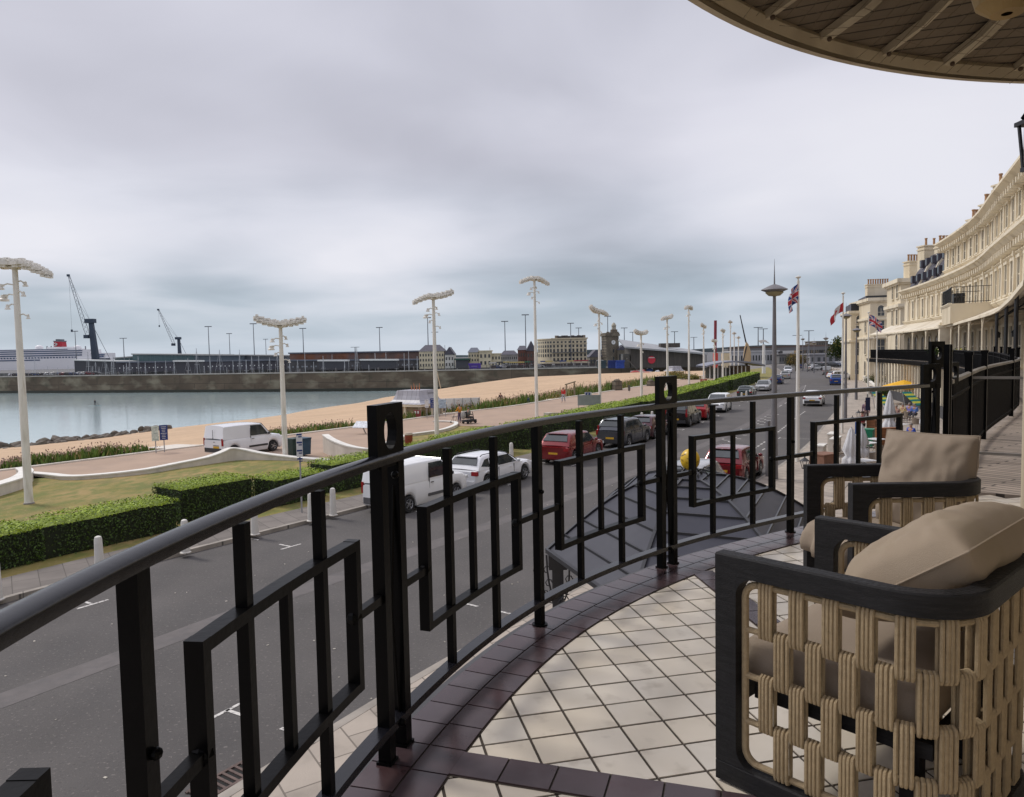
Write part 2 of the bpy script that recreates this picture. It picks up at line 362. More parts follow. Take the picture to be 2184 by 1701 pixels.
me = bpy.data.meshes.new('promenade'); bm.to_mesh(me); bm.free(); me.materials.append(promm)
o = bpy.data.objects.new('promenade', me); COL.objects.link(o); o['kind'] = 'structure'
strip('promenade_edging', PSE, PSE.near(-48,10), PSE.L-40, -.32, .02, .2, conc, thick=.5)
# beach
def beach_z(t, d):
    k = min(1, max(0, (t-150)/120)); wl = 91+27*min(1, max(0, (t-165)/120))**1.3; u = d/wl
    a = .05-7.6*u**1.0; pr = [(0,.02),(.05,-.25),(.35,-1.0),(.62,-2.1),(.8,-4.6),(1,-7.5),(1.4,-12)]
    for (u0, z0), (u1, z1) in zip(pr, pr[1:]):
        if u <= u1 or u1 == 1.4: bz = z0+(z1-z0)*(u-u0)/(u1-u0); break
    z = a*(1-k)+bz*k
    return z+.06*math.sin(t*.11+d*.05)*min(1, d/25)+.16*noise.noise((t*.06, d*.06, 0))*min(1, d/12)
mb = MB(); nt_, nd_ = 110, 44; ts = [PSE.near(-70,-20)+(PSE.L+15)*i/nt_ for i in range(nt_+1)]
for t_ in ts:
    for j in range(nd_+1):
        d = 170*(j/nd_)**1.25; q, _ = PSE.at(t_, -d); mb.v.append((q.x, q.y, beach_z(t_, d)-.02))
for i in range(nt_):
    for j in range(nd_):
        a = i*(nd_+1)+j; b = a+nd_+1; mb.f.append((a, b, b+1, a+1))
mb.mi = [0]*len(mb.f); mb.build('beach', beachm, kind='structure', smooth=True, sharp=3)
mb = MB(); mb.quad((-6000,20,-7.5),(400,20,-7.5),(400,9000,-7.5),(-6000,9000,-7.5)); mb.build('sea', seam, kind='structure')
# harbour wall and quay behind it
wallm = overlay(overlay(brick(mat('harbour_wall', (.115,.088,.062), .9, .2, .15, bump=.3, bscale=2), (.055,.046,.036), 14, 3.9, .09, plane='XZ', seedvar=.12), (.30,.275,.20), .12, .5, .68, (1,1,2.2), .6), (.035,.04,.025), .3, .55, .75, (1,1,1.2), .6)
WL = Path([(-420,402),(-235,338),(-86,294),(-20,284),(40,280),(82,274)])
hw = T('harbour_wall', 'long brown concrete harbour wall across the water, stained along its foot', 'sea wall', WL.at(200)[0])
mb = MB(); pp = pts(WL, 0, WL.L, 8)
mb.sweep([(x,y,0) for x,y,z in pp], [(0,0),(.25,-9),(-3,-9),(-3,0)]); mb.build('wall_face', wallm, hw, world=True)
mb = MB(); mb.sweep([(x,y,.0) for x,y,z in pp], [(.25,.28),(.25,-.12),(-1.6,-.12),(-1.6,.28)]); mb.build('coping', mat('coping', (.36,.34,.31), .8, .2, .3), hw, world=True)
wet = mat('wet_weed', (.022,.026,.016), .5, .3, .3)
mb = MB(); mb.sweep([(x,y,-7.5) for x,y,z in pp], [(.33,1.1),(.4,-1),(-.2,-1),(-.2,1.1)]); mb.build('weed_band', wet, hw, world=True)
mb = MB(); q = [(-1900,700),(-420,520),(-235,440),(-86,402),(20,372),(62,330),(82,274),(140,300),(2400,1480),(1500,2600),(-1800,1600)]
mb.sweep([(x,y,-.06) for x,y,z in pp], [(0,0),(-16,0),(-16,-9),(0,-9)]); mb.prism(q, -9, -.06, base=False); mb.build('quay', quaym, kind='structure')
# distant low land at the horizon
mb = MB(); P = [(-1200+i*90, 2300+200*math.sin(i*.3), 9+22*max(0, (i-14)/30)+4*math.sin(i*.9)) for i in range(52)]
for x,y,z in P: mb.v += [(x,y,z),(x,y,-12),(x*1.1,y+400,z*1.02)]
for i in range(51): a = i*3; mb.f += [(a+1,a+4,a+3,a), (a,a+3,a+5,a+2)]
mb.mi = [0]*len(mb.f); mb.build('hills', mat('far_land', (.10,.125,.13), .95, .2, .01), kind='structure', smooth=True)
# ------------------------------------------------------------ low walls round the lawn
def lowwall(label, P, w=.38, gap=None):
    """P: list of (px, py, height) along the foot of the wall"""
    q = [G(x, y, .1) for x, y, h in P]; sp_ = cr_spline([(a, b, P[i][2]) for i, (a, b) in enumerate(q)], 10)
    o = T('low_wall', label, 'low wall', (q[0][0], q[0][1], .1)); mb = MB(); m = len(sp_)
    for i, p in enumerate(sp_):
        a, b = sp_[max(i-1,0)], sp_[min(i+1,m-1)]; d = Vector((b.x-a.x, b.y-a.y, 0)).normalized(); sd = Vector((d.y,-d.x,0))*w/2; h = p.z
        for s_, z in ((1,-.1),(1,h),(-1,h),(-1,-.1)): mb.v.append((p.x+sd.x*s_, p.y+sd.y*s_, .1+z))
    for i in range(m-1):
        for k in range(4): a, b = i*4, (i+1)*4; mb.f.append((a+k, a+(k+1)%4, b+(k+1)%4, b+k))
    mb.f += [(3,2,1,0), tuple((m-1)*4+k for k in range(4))]; mb.mi = [0]*len(mb.f)
    mb.build('wall_body', conc, o, world=True)
    mb = MB()
    for i, p in enumerate(sp_):
        a, b = sp_[max(i-1,0)], sp_[min(i+1,m-1)]; d = Vector((b.x-a.x, b.y-a.y, 0)).normalized(); sd = Vector((d.y,-d.x,0))*(w/2+.035)
        for s_, z in ((1,p.z+.003),(1,p.z+.07),(-1,p.z+.07),(-1,p.z+.003)): mb.v.append((p.x+sd.x*s_, p.y+sd.y*s_, .1+z))
    for i in range(m-1):
        for k in range(4): a, b = i*4, (i+1)*4; mb.f.append((a+k, a+(k+1)%4, b+(k+1)%4, b+k))
    mb.f += [(3,2,1,0), tuple((m-1)*4+k for k in range(4))]; mb.mi = [0]*len(mb.f)
    mb.build('coping', mk('white_coping', (.70,.68,.63), .7, .1, 3), o, world=True)
lowwall('curved white stepped wall end at the left edge of the lawn', [(-90,1082,.45),(0,1055,.45),(40,1041,.45),(57,1026,.42),(48,1014,.35)], w=.55)
lowwall('long low white wall sweeping along the lawn and rising beside the parked van', [(62,1014,.1),(110,1019,.12),(150,1023,.13),(212,1020,.14),(306,1011,.18),(375,1000,.24),(437,991,.34),(470,986,.5),(492,983,.66),(520,981,.56),(560,981,.34),(620,982,.16),(680,985,.1),(735,988,.08)])
lowwall('tall curving white wall behind the blue bins beside the path', [(695,966,1.05),(712,973,.9),(745,979,.7),(785,980,.55),(812,973,.5),(832,955,.35),(866,933,.12)], w=.32)
lowwall('low white kerb wall looping round the lamp near the beach shelter', [(866,932,.12),(905,927,.12),(945,921,.14),(970,912,.16),(972,905,.12),(958,902,.08),(925,901,.06)], w=.26)
lowwall('pale concrete wall block with a round end right of the scooter riders', [(1165,905,.85),(1180,900,.7),(1210,893,.4),(1238,887,.2),(1244,881,.12),(1225,878,.1)], w=.4)
lowwall('low white wall behind the grey board and signs', [(1256,882,.5),(1300,878,.5),(1345,872,.35),(1375,862,.2)], w=.4)
mb = MB()
for x0,y0,x1,y1 in [(395,960,470,951),(965,888,1012,880),(1195,853,1225,850)]:
    a, b = G(x0,y0,.1), G(x1,y1,.1); mb.quad((a[0],a[1],.131),(b[0],b[1],.131),(b[0]-5,b[1]+4.5,-.25),(a[0]-5,a[1]+4.5,-.25))
mb.build('beach_ramp', conc, kind='structure')
# ------------------------------------------------------------ road markings
def mark(mb, A, t, off, ln, w, z=.0065, perp=False):
    p, h = A.at(t, off)
    if perp: h += PI/2
    c_, s_ = math.cos(h), math.sin(h); L_, W_ = ln/2, w/2
    mb.add([(p.x+i*L_*c_-j*W_*s_, p.y+i*L_*s_+j*W_*c_, z) for i,j in ((-1,-1),(1,-1),(1,1),(-1,1))], [(0,1,2,3)])
mb = MB()
for k in range(24):                       # bay corner ticks on the promenade side
    t_ = LKP.near(-12.5,17.4)-5+k*6.1; mark(mb, LKP, t_, 2.05, .75, .075); mark(mb, LKP, t_, 1.75, .5, .075, perp=True); mark(mb, LKP, t_, .25, .4, .075, perp=True)
r0 = RKP.near(-1.86,12.6)+.55
for k in range(9):                        # bays on the hotel side
    t_ = r0-9+k*6.0; mark(mb, RKP, t_, -2.05, .8, .07); mark(mb, RKP, t_, -1.72, .7, .07, perp=True); mark(mb, RKP, t_, -.5, .6, .07, perp=True)
r1 = RKP.near(*G(1608,953))
for k in range(30): mark(mb, RKP, r1-4+k*1.05, -2.6, .55, .12)
r2 = RKP.near(*G(1665,903))
for k in range(16): mark(mb, RKP, r2-2+k*.62, -4.4-(k%3)*.35, .34, .16, perp=(k%2==0)); mark(mb, RKP, r2-14+k*.55, -4.4-(k%4)*.3, .3, .12, perp=(k%2==0))
for k in range(12): mark(mb, RKP, r2+18+k*4, -5.6, 1.6, .1)
mb.build('road_marking', whiteline, kind='structure')
# small litter, leaves and bright grit on the carriageway
mb = MB(); r_ = random.Random(5)
for k in range(150):
    p, h = RKP.at(r0-8+r_.random()**1.3*40, -r_.random()**1.5*9); a = r_.uniform(0,PI); e = r_.uniform(.012,.035)
    mb.box((p.x,p.y,.006), (e*1.6,e,.008), a)
mb.build('road_grit', mk('grit', (.45,.42,.36), .8, .3, 9), kind='stuff', label='pale grit and dry leaf bits lying on the road')
# drain grate
gx, gy = G(478,1668); dr = T('drain_grate', 'rusty slotted drain grate in the gutter below the balcony', 'drain', (gx,gy,.004), RKP.at(r0)[1])
mb = MB()
for i in range(9): mb.box((-.4+i*.1,0,.012), (.04,.34,.02))
mb.box((0,.19,.012),(.9,.045,.022)); mb.box((0,-.19,.012),(.9,.045,.022)); mb.build('bars', mk('rusty_iron', (.11,.075,.065), .8, .3, 12), dr)
mb = MB(); mb.box((0,0,.002),(.86,.34,.004)); mb.build('pit', mk('pit_black', (.01,.01,.01), .9), dr)
# ============================================================ the balcony we stand on
BP = Path([(-.28,-1.9),(-.50,-.9),(-.62,.1),(-.675,1.27),(-.435,2.5),(.12,3.69),(.99,4.69),(2.1,5.5),(3.58,6.39),(4.1,6.85)], 16)
PA, PB_, PC, PD, PE_, PF = [BP.near(*p) for p in ((-.675,1.27),(-.435,2.5),(.12,3.69),(.99,4.69),(2.1,5.5),(3.58,6.39))]
FO = 2.45                                       # verandah depth: facade behind the railing line
V1 = VP.L
edge = [(x,y) for x,y,z in pts(BP, 0, BP.L, .12, -.06)]
inner_ = [(p.x,p.y) for p in (VP.at(V0+.2, FO)[0], VP.at(V0-4, FO)[0], VP.at(V0-9, FO)[0])]
poly = edge+inner_
bal = T('balcony', 'curved tiled balcony floor with cream diamond tiles and a dark tile border', 'balcony', (1.5,2.5,DECK))
def inside(x, y, P):
    c = False
    for i in range(len(P)):
        (x0,y0),(x1,y1) = P[i-1],P[i]
        if (y0 > y) != (y1 > y) and x < (x1-x0)*(y-y0)/(y1-y0)+x0: c = not c
    return c
MB().prism(poly, DECK-.16, DECK-.004).build('slab', mk('grout', (.055,.042,.032), .9, .2, 20), bal, world=True)
MB().sweep(pts(BP, 0, BP.L, .15, -.075, DECK), [(-.02,-.005),(-.02,-.28),(.06,-.28),(.06,-.005)]).build('edge_fascia', mk('lead_grey', (.06,.058,.062), .5, .2, 5), bal, world=True)
creams = [overlay(overlay(mat('cream_tile_%s' % n_, c_, .30, .05, 3, spec=.45), (.50,.43,.33), 3.5, .45, .75, (1,1,1), .45, seed=i_*9), (.30,.25,.19), 9, .58, .78, amount=.5) for i_, (n_, c_) in enumerate([('plain', (.64,.58,.495)), ('warm', (.64,.57,.47)), ('grey', (.625,.575,.50))])]
mb = MB(); a = R(12.5); ca, sa = math.cos(a), math.sin(a); st = .1735; r_ = random.Random(3)
for i in range(-22, 40):
    for j in range(-34, 24):
        u, w = (i+.5)*st, (j+.5)*st; x, y = .38+u*ca-w*sa, 2.66+u*sa+w*ca
        if y < -1.5 or not inside(x, y, poly) or not inside(x-.09, y+.09, poly): continue
        mb.cur = r_.choice([0,0,1,1,2]); mb.box((x,y,DECK-.004+r_.uniform(-.0006,.0006)), (st-.011,st-.011,.008), a)
mb.build('cream_tiles', creams, bal, world=True)
darks = [overlay(mat('dark_tile_%s' % n_, c_, .25, .12, 4, spec=.6), (.15,.12,.125), 3, .5, .7, amount=.4, seed=k_*5) for k_, (n_, c_) in enumerate([('plain', (.052,.031,.034)), ('red', (.056,.028,.030)), ('grey', (.060,.039,.044))])]
def tile_row(mb, P, a0, a1, o0, o1, z, step=.163, gap=.007):
    n = max(1, int((a1-a0)/step))
    for i in range(n):
        q0, q1 = a0+(a1-a0)*i/n+gap/2, a0+(a1-a0)*(i+1)/n-gap/2; mb.cur = r_.choice([0,0,1,2]); V = []
        for zz in (z-.006, z):
            for q, o in ((q0,o0+gap/2),(q1,o0+gap/2),(q1,o1-gap/2),(q0,o1-gap/2)): p, _ = P.at(q, o); V.append((p.x,p.y,zz))
        mb.add(V, [(4,7,6,5),(0,1,5,4),(1,2,6,5),(2,3,7,6),(3,0,4,7)])
mb = MB(); tile_row(mb, BP, .3, BP.L, -.06, .095, DECK+.007, .15); tile_row(mb, BP, .3, BP.L, .095, .235, DECK+.007)
mb.build('border_tiles', darks, bal, world=True)
mb = MB(); MB_ = mb
MB().sweep(pts(BP, .3, BP.L, .12, .09, 0), [(-.15,DECK-.003),(.147,DECK-.003),(.147,DECK+.0015),(-.15,DECK+.0015)]).build('border_bed', mk('grout', (0,0,0)), bal, world=True)
mb = MB(); mg = MB()
B1 = Path([(-.22,2.435),(.62,2.175),(2.3,1.66)], 4); b2a, b2b = G(1497,1220,DECK), G(1524,1241,DECK)
B2 = Path([b2a, (b2a[0]+(b2b[0]-b2a[0])*3, b2a[1]+(b2b[1]-b2a[1])*3), (b2a[0]+(b2b[0]-b2a[0])*9, b2a[1]+(b2b[1]-b2a[1])*9)], 4)
for q in (B1, B2):
    mb = MB(); tile_row(mb, q, 0, q.L, -.07, .075, DECK+.0065, .172); p0, p1 = q.at(0), q.at(q.L); mg.sweep([(p.x,p.y,0) for p in (p0[0],p1[0])], [(-.073,DECK-.003),(.078,DECK-.003),(.078,DECK+.0012),(-.073,DECK+.0012)]); mb.build('band_tiles', darks, bal, world=True)
mg.build('band_bed', M_['grout'], bal, world=True)
# ------------------------------------------------------------ railing
gloss = mat('gloss_black_paint', (.0022,.0021,.0024), .32, .2, 30, bump=.04, bscale=40, spec=.09)
overlay(gloss, (.010,.009,.009), 7, .66, .8, amount=.5)
RH = 1.055
def rail_unit(root, P, a, b, fine=True):
    """one bay between two posts: two tall balusters, square frame with a middle bar, two links"""
    u = [a+(b-a)*k/6 for k in range(7)]; off = 0
    def P3(t, z, o=0): p, h = P.at(t, o); return Vector((p.x,p.y,DECK+z)), h
    for k in (2, 4):
        p, h = P3(u[k], 0); MB().box((p.x,p.y,DECK+(.13+RH-.03)/2), (.028,.03,RH-.16), h).build('baluster', gloss, root, world=True)
    p, h = P3(u[3], 0); MB().box((p.x,p.y,DECK+.59), (.026,.026,.45), h).build('short_bar', gloss, root, world=True)
    mb = MB(); zt, zb = .815, .365; fr = [P3(u[1],0)[0], P3(u[5],0)[0]]
    q = pts(P, u[1], u[5], .12, 0, DECK)
    sec = [(-.021,-.0145),(.021,-.0145),(.021,.0145),(-.021,.0145)]
    mb.sweep([(x,y,z+zt) for x,y,z in q], sec); mb.sweep([(x,y,z+zb) for x,y,z in q], sec)
    for t_ in (u[1], u[5]):
        p, h = P3(t_, 0); mb.box((p.x,p.y,DECK+(zt+zb)/2), (.030,.0425,zt-zb+.031), h)
    mb.build('square_frame', gloss, root, world=True)
    for t0, t1 in ((a, u[1]), (u[5], b)):
        p, q_ = P3(t0, .585)[0], P3(t1, .585)[0]; mb = MB(); mb.bar(p, q_, .028, .028)
        e = t1 if t1 == u[1] else t0; r0_, h = P3(e, .585); mb.ell((r0_.x,r0_.y,r0_.z), (.026,.026,.026), 8, 6)
        mb.build('link_bar', gloss, root, world=True)
def single_post(root, P, t):
    p, h = P.at(t); mb = MB(); mb.box((p.x,p.y,DECK+RH/2-.01), (.040,.040,RH-.02), h); mb.tube([(p.x,p.y,DECK),(p.x,p.y,DECK+.014)], .04, 12); mb.build('post', gloss, root, world=True)
    for z in (.7,): q, _ = P.at(t, .026); MB().ell((q.x,q.y,DECK+z), (.012,.012,.012), 10, 6).build('bolt', gloss, root, world=True)
def ring_plate(root, P, t, z0=RH-.03, hgt=.215, w=.19, th=.036):
    p, h = P.at(t); c, s_ = math.cos(h), math.sin(h); n = 20; mb = MB(); rr = .057; zc_ = z0+hgt*.56
    ring = [(rr*.8*math.cos(2*PI*k/n), zc_+rr*1.12*math.sin(2*PI*k/n)) for k in range(n)]
    sq = []
    for k in range(n):
        a_ = 2*PI*k/n; dx, dz = math.cos(a_), math.sin(a_); tx = (w/2)/abs(dx) if abs(dx) > 1e-6 else 9; tz = ((z0+hgt-zc_) if dz > 0 else (zc_-z0))/abs(dz) if abs(dz) > 1e-6 else 9
        m_ = min(tx, tz); sq.append([dx*m_, zc_+dz*m_])
    for cxx, czz in ((w/2,z0+hgt),(-w/2,z0+hgt),(-w/2,z0),(w/2,z0)):
        k = min(range(n), key=lambda i: (sq[i][0]-cxx)**2+(sq[i][1]-czz)**2); sq[k] = [cxx, czz]
    V = []
    for y in (-th/2, th/2):
        for L_ in (ring, sq):
            for x, z in L_: V.append((p.x+x*c-y*s_, p.y+x*s_+y*c, DECK+z))
    F = []
    for k in range(n):
        k2 = (k+1) % n; F += [(k, k2, n+k2, n+k), (2*n+k2, 2*n+k, 3*n+k, 3*n+k2), (k2, k, 2*n+k, 2*n+k2), (n+k, n+k2, 3*n+k2, 3*n+k)]
    mb.add(V, F); mb.build('ring_plate', gloss, root, world=True)
def double_post(root, P, t, plate=True):
    for s_ in (-.062, .062):
        p, h = P.at(t+s_); mb = MB(); mb.box((p.x,p.y,DECK+(RH+.01)/2), (.042,.046,RH+.01), h); mb.box((p.x,p.y,DECK+.008), (.058,.056,.016), h); mb.build('post', gloss, root, world=True)
    if plate: ring_plate(root, P, t)
    p0, p1 = P.at(t-.042)[0], P.at(t+.042)[0]
    for za, zb in ((.95,.08),(.08,.95)):
        MB().tube([(p0.x,p0.y,DECK+za),(p1.x,p1.y,DECK+zb)], .0055, 6).build('cross_rod', gloss, root, world=True)
    p, h = P.at(t, .03)
    for z in (.12, RH-.06): MB().ell((p.x,p.y,DECK+z), (.014,.014,.014), 10, 6).build('bolt', gloss, root, world=True)
glossr = mat('worn_gloss_sky_tint', (.007,.007,.010), .24, .3, 8, bump=.04, bscale=40, spec=.5)  # black gloss, base colour lifted and blued to paint in the sky's highlight
overlay(glossr, (.018,.018,.022), 5, .62, .8, amount=.5)
rl = T('balcony_railing', 'glossy black curved balcony railing with square frames and ring plates on its double posts', 'railing', (-.5,2.5,DECK))
hr = []
for k in range(13): a_ = PI*k/12; hr.append((.028*math.cos(a_), .016*math.sin(a_)))
hr = [(.028,-.018)]+hr+[(-.028,-.018)]
MB().sweep(pts(BP, .2, PF+.1, .06, 0, DECK+RH), hr[::-1]).build('top_rail', glossr, rl, world=True, smooth=True, sharp=.9)
MB().sweep(pts(BP, .2, PF, .08, 0, DECK+.125), [(-.026,-.014),(.026,-.014),(.026,.014),(-.026,.014)]).build('bottom_rail', glossr, rl, world=True)
PZ = PA-(PB_-PA)
for a_, b_ in ((PZ-.1,PA-.07),(PA,PB_-.06),(PB_+.06,PC),(PC,PD-.06),(PD+.06,PE_),(PE_,PF-.05)): rail_unit(rl, BP, a_, b_)
for t_ in (PA, PC, PE_): single_post(rl, BP, t_)
for t_ in (PZ, PB_, PD): double_post(rl, BP, t_)
CP = Path([(3.40,6.40),(4.03,6.56)], 4); double_post(rl, CP, CP.L/2)
# ------------------------------------------------------------ awning-like balcony canopy overhead
CC = Vector((4.34,.85,0)); CRm = 4.62; RZ = EYE+1.9
cn = T('balcony_canopy', 'round cream rimmed canopy roof with ribs and netting over the balcony', 'canopy', (CC.x,CC.y,RZ))
cream_p = overlay(mat('aged_cream_paint', (.50,.42,.30), .7, .08, 2), (.27,.20,.13), 2.5, .5, .75, amount=.5)
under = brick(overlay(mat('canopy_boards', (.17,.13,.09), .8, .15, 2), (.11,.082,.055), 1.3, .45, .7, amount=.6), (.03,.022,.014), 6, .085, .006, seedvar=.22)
A0, A1 = R(60), R(245); rib_p = overlay(mat('rib_paint', (.46,.39,.28), .8, .1, 2), (.12,.09,.06), 2.5, .5, .7, amount=.6)
mb = MB(); mb.lathe([(CRm-.0,.0),(CRm+.04,.0),(CRm+.045,.07),(CRm+.09,.10),(CRm+.08,.13),(CRm-.02,.13),(CRm-.06,.07),(CRm-.05,0)], (0,0,0), 90, A0, A1); mb.build('rim_gutter', cream_p, cn, smooth=True)
prof = [(CRm-.03,.10),(CRm-.35,.20),(CRm-.9,.48),(CRm-1.6,.78),(CRm-2.6,1.02),(CRm-3.8,1.15),(.1,1.2)]
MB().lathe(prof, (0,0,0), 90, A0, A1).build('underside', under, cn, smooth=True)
MB().lathe([(r,z+.07) for r,z in prof], (0,0,0), 90, A0, A1).build('roof_sheet', mk('lead_roof', (.16,.16,.17), .6, .15, 2), cn, smooth=True)
for k in range(26):
    a_ = A0+(A1-A0)*(k+.35)/25.6; q = []
    if a_ > A1: continue
    for r, z in [(CRm-.05,.075),(CRm-.35,.15),(CRm-.9,.40),(CRm-1.6,.70),(CRm-2.6,.95),(CRm-3.8,1.08)]: q.append((r*math.cos(a_), r*math.sin(a_), z))
    mb = MB()
    for p_, q_ in zip(q, q[1:]): mb.bar(p_, q_, .032 if k % 2 else .075, .05)
    mb.build('rib', rib_p, cn)
    MB().ell((q[0][0]*.99,q[0][1]*.99,.05), (.016,.016,.016), 8, 6).build('rib_bolt', mk('rust', (.08,.05,.03), .8), cn)
mb = MB(); mb.lathe([(.02,0),(.10,-.01),(.13,-.05),(.11,-.12),(.06,-.16),(.02,-.16)], (0,0,0), 16)
ls = mb.build('ceiling_boss', mk('boss_gold', (.30,.20,.08), .7, .2, 5), cn); q_ = AT(2148,8,3.0); ls.location = (q_[0]-CC.x, q_[1]-CC.y, q_[2]-RZ+.12)
# bird netting: thin cord mesh stretched under the ribs
mb = MB()
def under_z(r):
    for (r0_, z0_), (r1_, z1_) in zip(prof, prof[1:]):
        if r1_ <= r <= r0_: return z0_+(z1_-z0_)*(r0_-r)/(r0_-r1_)
    return .1
n_ = 90
for i in range(n_):
    for fam in (0, 1):
        c0 = -4.4+i*.098; a_ = R(18) if fam else R(108); d = Vector((math.cos(a_), math.sin(a_), 0)); nn_ = Vector((-d.y, d.x, 0)); q = []
        for k in range(31):
            p = nn_*c0+d*(-4.5+k*.3)
            if p.length < CRm-.06 and A0 < (math.atan2(p.y,p.x) % (2*PI)) < A1: q.append((p.x, p.y, under_z(p.length)-.13-.03*math.sin(k*1.3+i)))
            else:
                if len(q) > 2: mb.tube(q, 0.0018, 3, caps=False)
                q = []
        if len(q) > 2: mb.tube(q, 0.0018, 3, caps=False)
mb.build('bird_netting', mk('net_cord', (.13,.10,.065), .8), cn)
# slim cream column of the canopy, just inside the right edge of the view
cl = T('canopy_column', 'slim cream canopy column standing at the right edge of the balcony', 'column', (2.045,2.86,DECK))
MB().lathe([(.055,0),(.055,.04),(.036,.06),(.034,RZ-DECK+.3)], (.0,0,0), 16).build('shaft', cream_p, cl, smooth=True)
MB().lathe([(.034,.0),(.06,.03),(.06,.06),(.034,.09)], (0,0,2.9), 16).build('capital', cream_p, cl, smooth=True)
# hanging lantern
lt = T('hanging_lantern', 'black glazed lantern hanging near the column at the right edge', 'lantern', AT(2226,352,2.45))
mb = MB()
for i, j in ((-1,-1),(1,-1),(1,1),(-1,1)): mb.bar((i*.05,j*.05,0),(i*.062,j*.062,.14), .01, .01)
mb.box((0,0,-.006),(.115,.115,.014)); mb.box((0,0,.146),(.15,.15,.014)); mb.lathe([(.1,.152),(.08,.175),(.03,.205),(.012,.22),(.012,1.6)], (0,0,0), 4); mb.build('lantern_frame', black, lt)
lt.scale = (.8,.8,1); MB().box((0,0,.07),(.1,.1,.13)).build('pane', mk('frosted', (.5,.5,.48), .3, .05, 3), lt)
# ============================================================ armchairs
wood = mat('charcoal_wood', (.012,.0115,.013), .6, .35, 3, spec=.28, stretch=(3,3,26), bump=.3, bscale=30)
overlay(wood, (.028,.027,.029), 5, .5, .75, (4,4,30), .6)
ropem = overlay(mat('tan_rope', (.36,.27,.16), .85, .12, 60, bump=.35, bscale=260), (.44,.35,.23), 160, .5, .7, amount=.4)
fab = overlay(mat('beige_canvas', (.315,.25,.19), .9, .06, 3, bump=.25, bscale=420), (.25,.195,.145), 700, .45, .65, (1,.25,1), .45)
fab2 = overlay(mat('beige_canvas_stained', (.33,.26,.19), .9, .07, 2, bump=.25, bscale=420), (.26,.21,.12), 3.2, .5, .75, amount=.45)
def rrect_path(W_, D_, r, y0, n=9, inset=0):
    """open U: starts at front of near side, round the back, ends at front of far side (local: x 0..W, y 0..-D)"""
    x0, x1, yb, rr = inset, W_-inset, -D_+inset, r-inset; P = [(x0, y0)]
    for k in range(7): P.append((x0, y0+(yb+rr-y0)*(k+1)/8))
    for k in range(n+1): a_ = PI+ (PI/2)*k/n; P.append((x0+rr+rr*math.cos(a_), yb+rr+rr*math.sin(a_)))
    for k in range(1, 5): P.append((x0+rr+(x1-x0-2*rr)*k/5, yb))
    for k in range(n+1): a_ = 1.5*PI+(PI/2)*k/n; P.append((x1-rr+rr*math.cos(a_), yb+rr+rr*math.sin(a_)))
    for k in range(8): P.append((x1, yb+rr+(y0-yb-rr)*(k+1)/8))
    return P
def pillow(root, name, c, w, h, t_, m, rz=0, tilt=0, seed=1, crush=0.0, spin=0):
    """stuffed pillow: w along local x, h along local z, thickness t_ along local y"""
    n = 40; mb = MB(); V = []; rg = random.Random(seed); Mx = Matrix.Translation(c) @ Matrix.Rotation(rz,4,'Z') @ Matrix.Rotation(tilt,4,'X') @ Matrix.Rotation(spin,4,'Y')
    for side in (1, -1):
        for i in range(n+1):
            for j in range(n+1):
                u, v = -1+2*i/n, -1+2*j/n; e = (max(0, 1-abs(u)**3.2)*max(0, 1-abs(v)**3.2))**.42
                pinch = 1-.075*(u*u)*(1-v*v)*1.0; pinch2 = 1-.075*(v*v)*(1-u*u)
                x = u*w/2*(pinch2); z = v*h/2*(pinch)
                wr = noise.noise((u*2.1+seed*3.1, v*2.4, side*3+seed))*.016+noise.noise((u*5+seed, v*4.3, side+4))*.008
                cre = .007*math.sin((u*1.2+v*.8+noise.noise((u*1.5,v*1.5,seed))*1.4)*9)*max(0, abs(u)-.25)*e
                y = side*(t_/2*e+(wr+cre)*min(1, e*2))+crush*(1-v)*(1-abs(u))*.05
                z -= .018*(1-u*u)*(v > 0)*v*crush*2
                V.append(Mx @ Vector((x, y, z)))
    m1 = (n+1)*(n+1); F = []
    for i in range(n):
        for j in range(n):
            a = i*(n+1)+j; F.append((a, a+1, a+n+2, a+n+1)); F.append((m1+a, m1+a+n+1, m1+a+n+2, m1+a+1))
    mb.add(V, F); o = mb.build(name, m, root, smooth=True, sharp=3)
    # piped seam
    P = [V[i*(n+1)] for i in range(n+1)]+[V[n*(n+1)+j] for j in range(1, n+1)]+[V[i*(n+1)+n] for i in range(n-1, -1, -1)]+[V[j] for j in range(n-1, 0, -1)]
    MB().tube(P, .0045, 6, closed=True).build('seam', m, o, smooth=True)
    return o
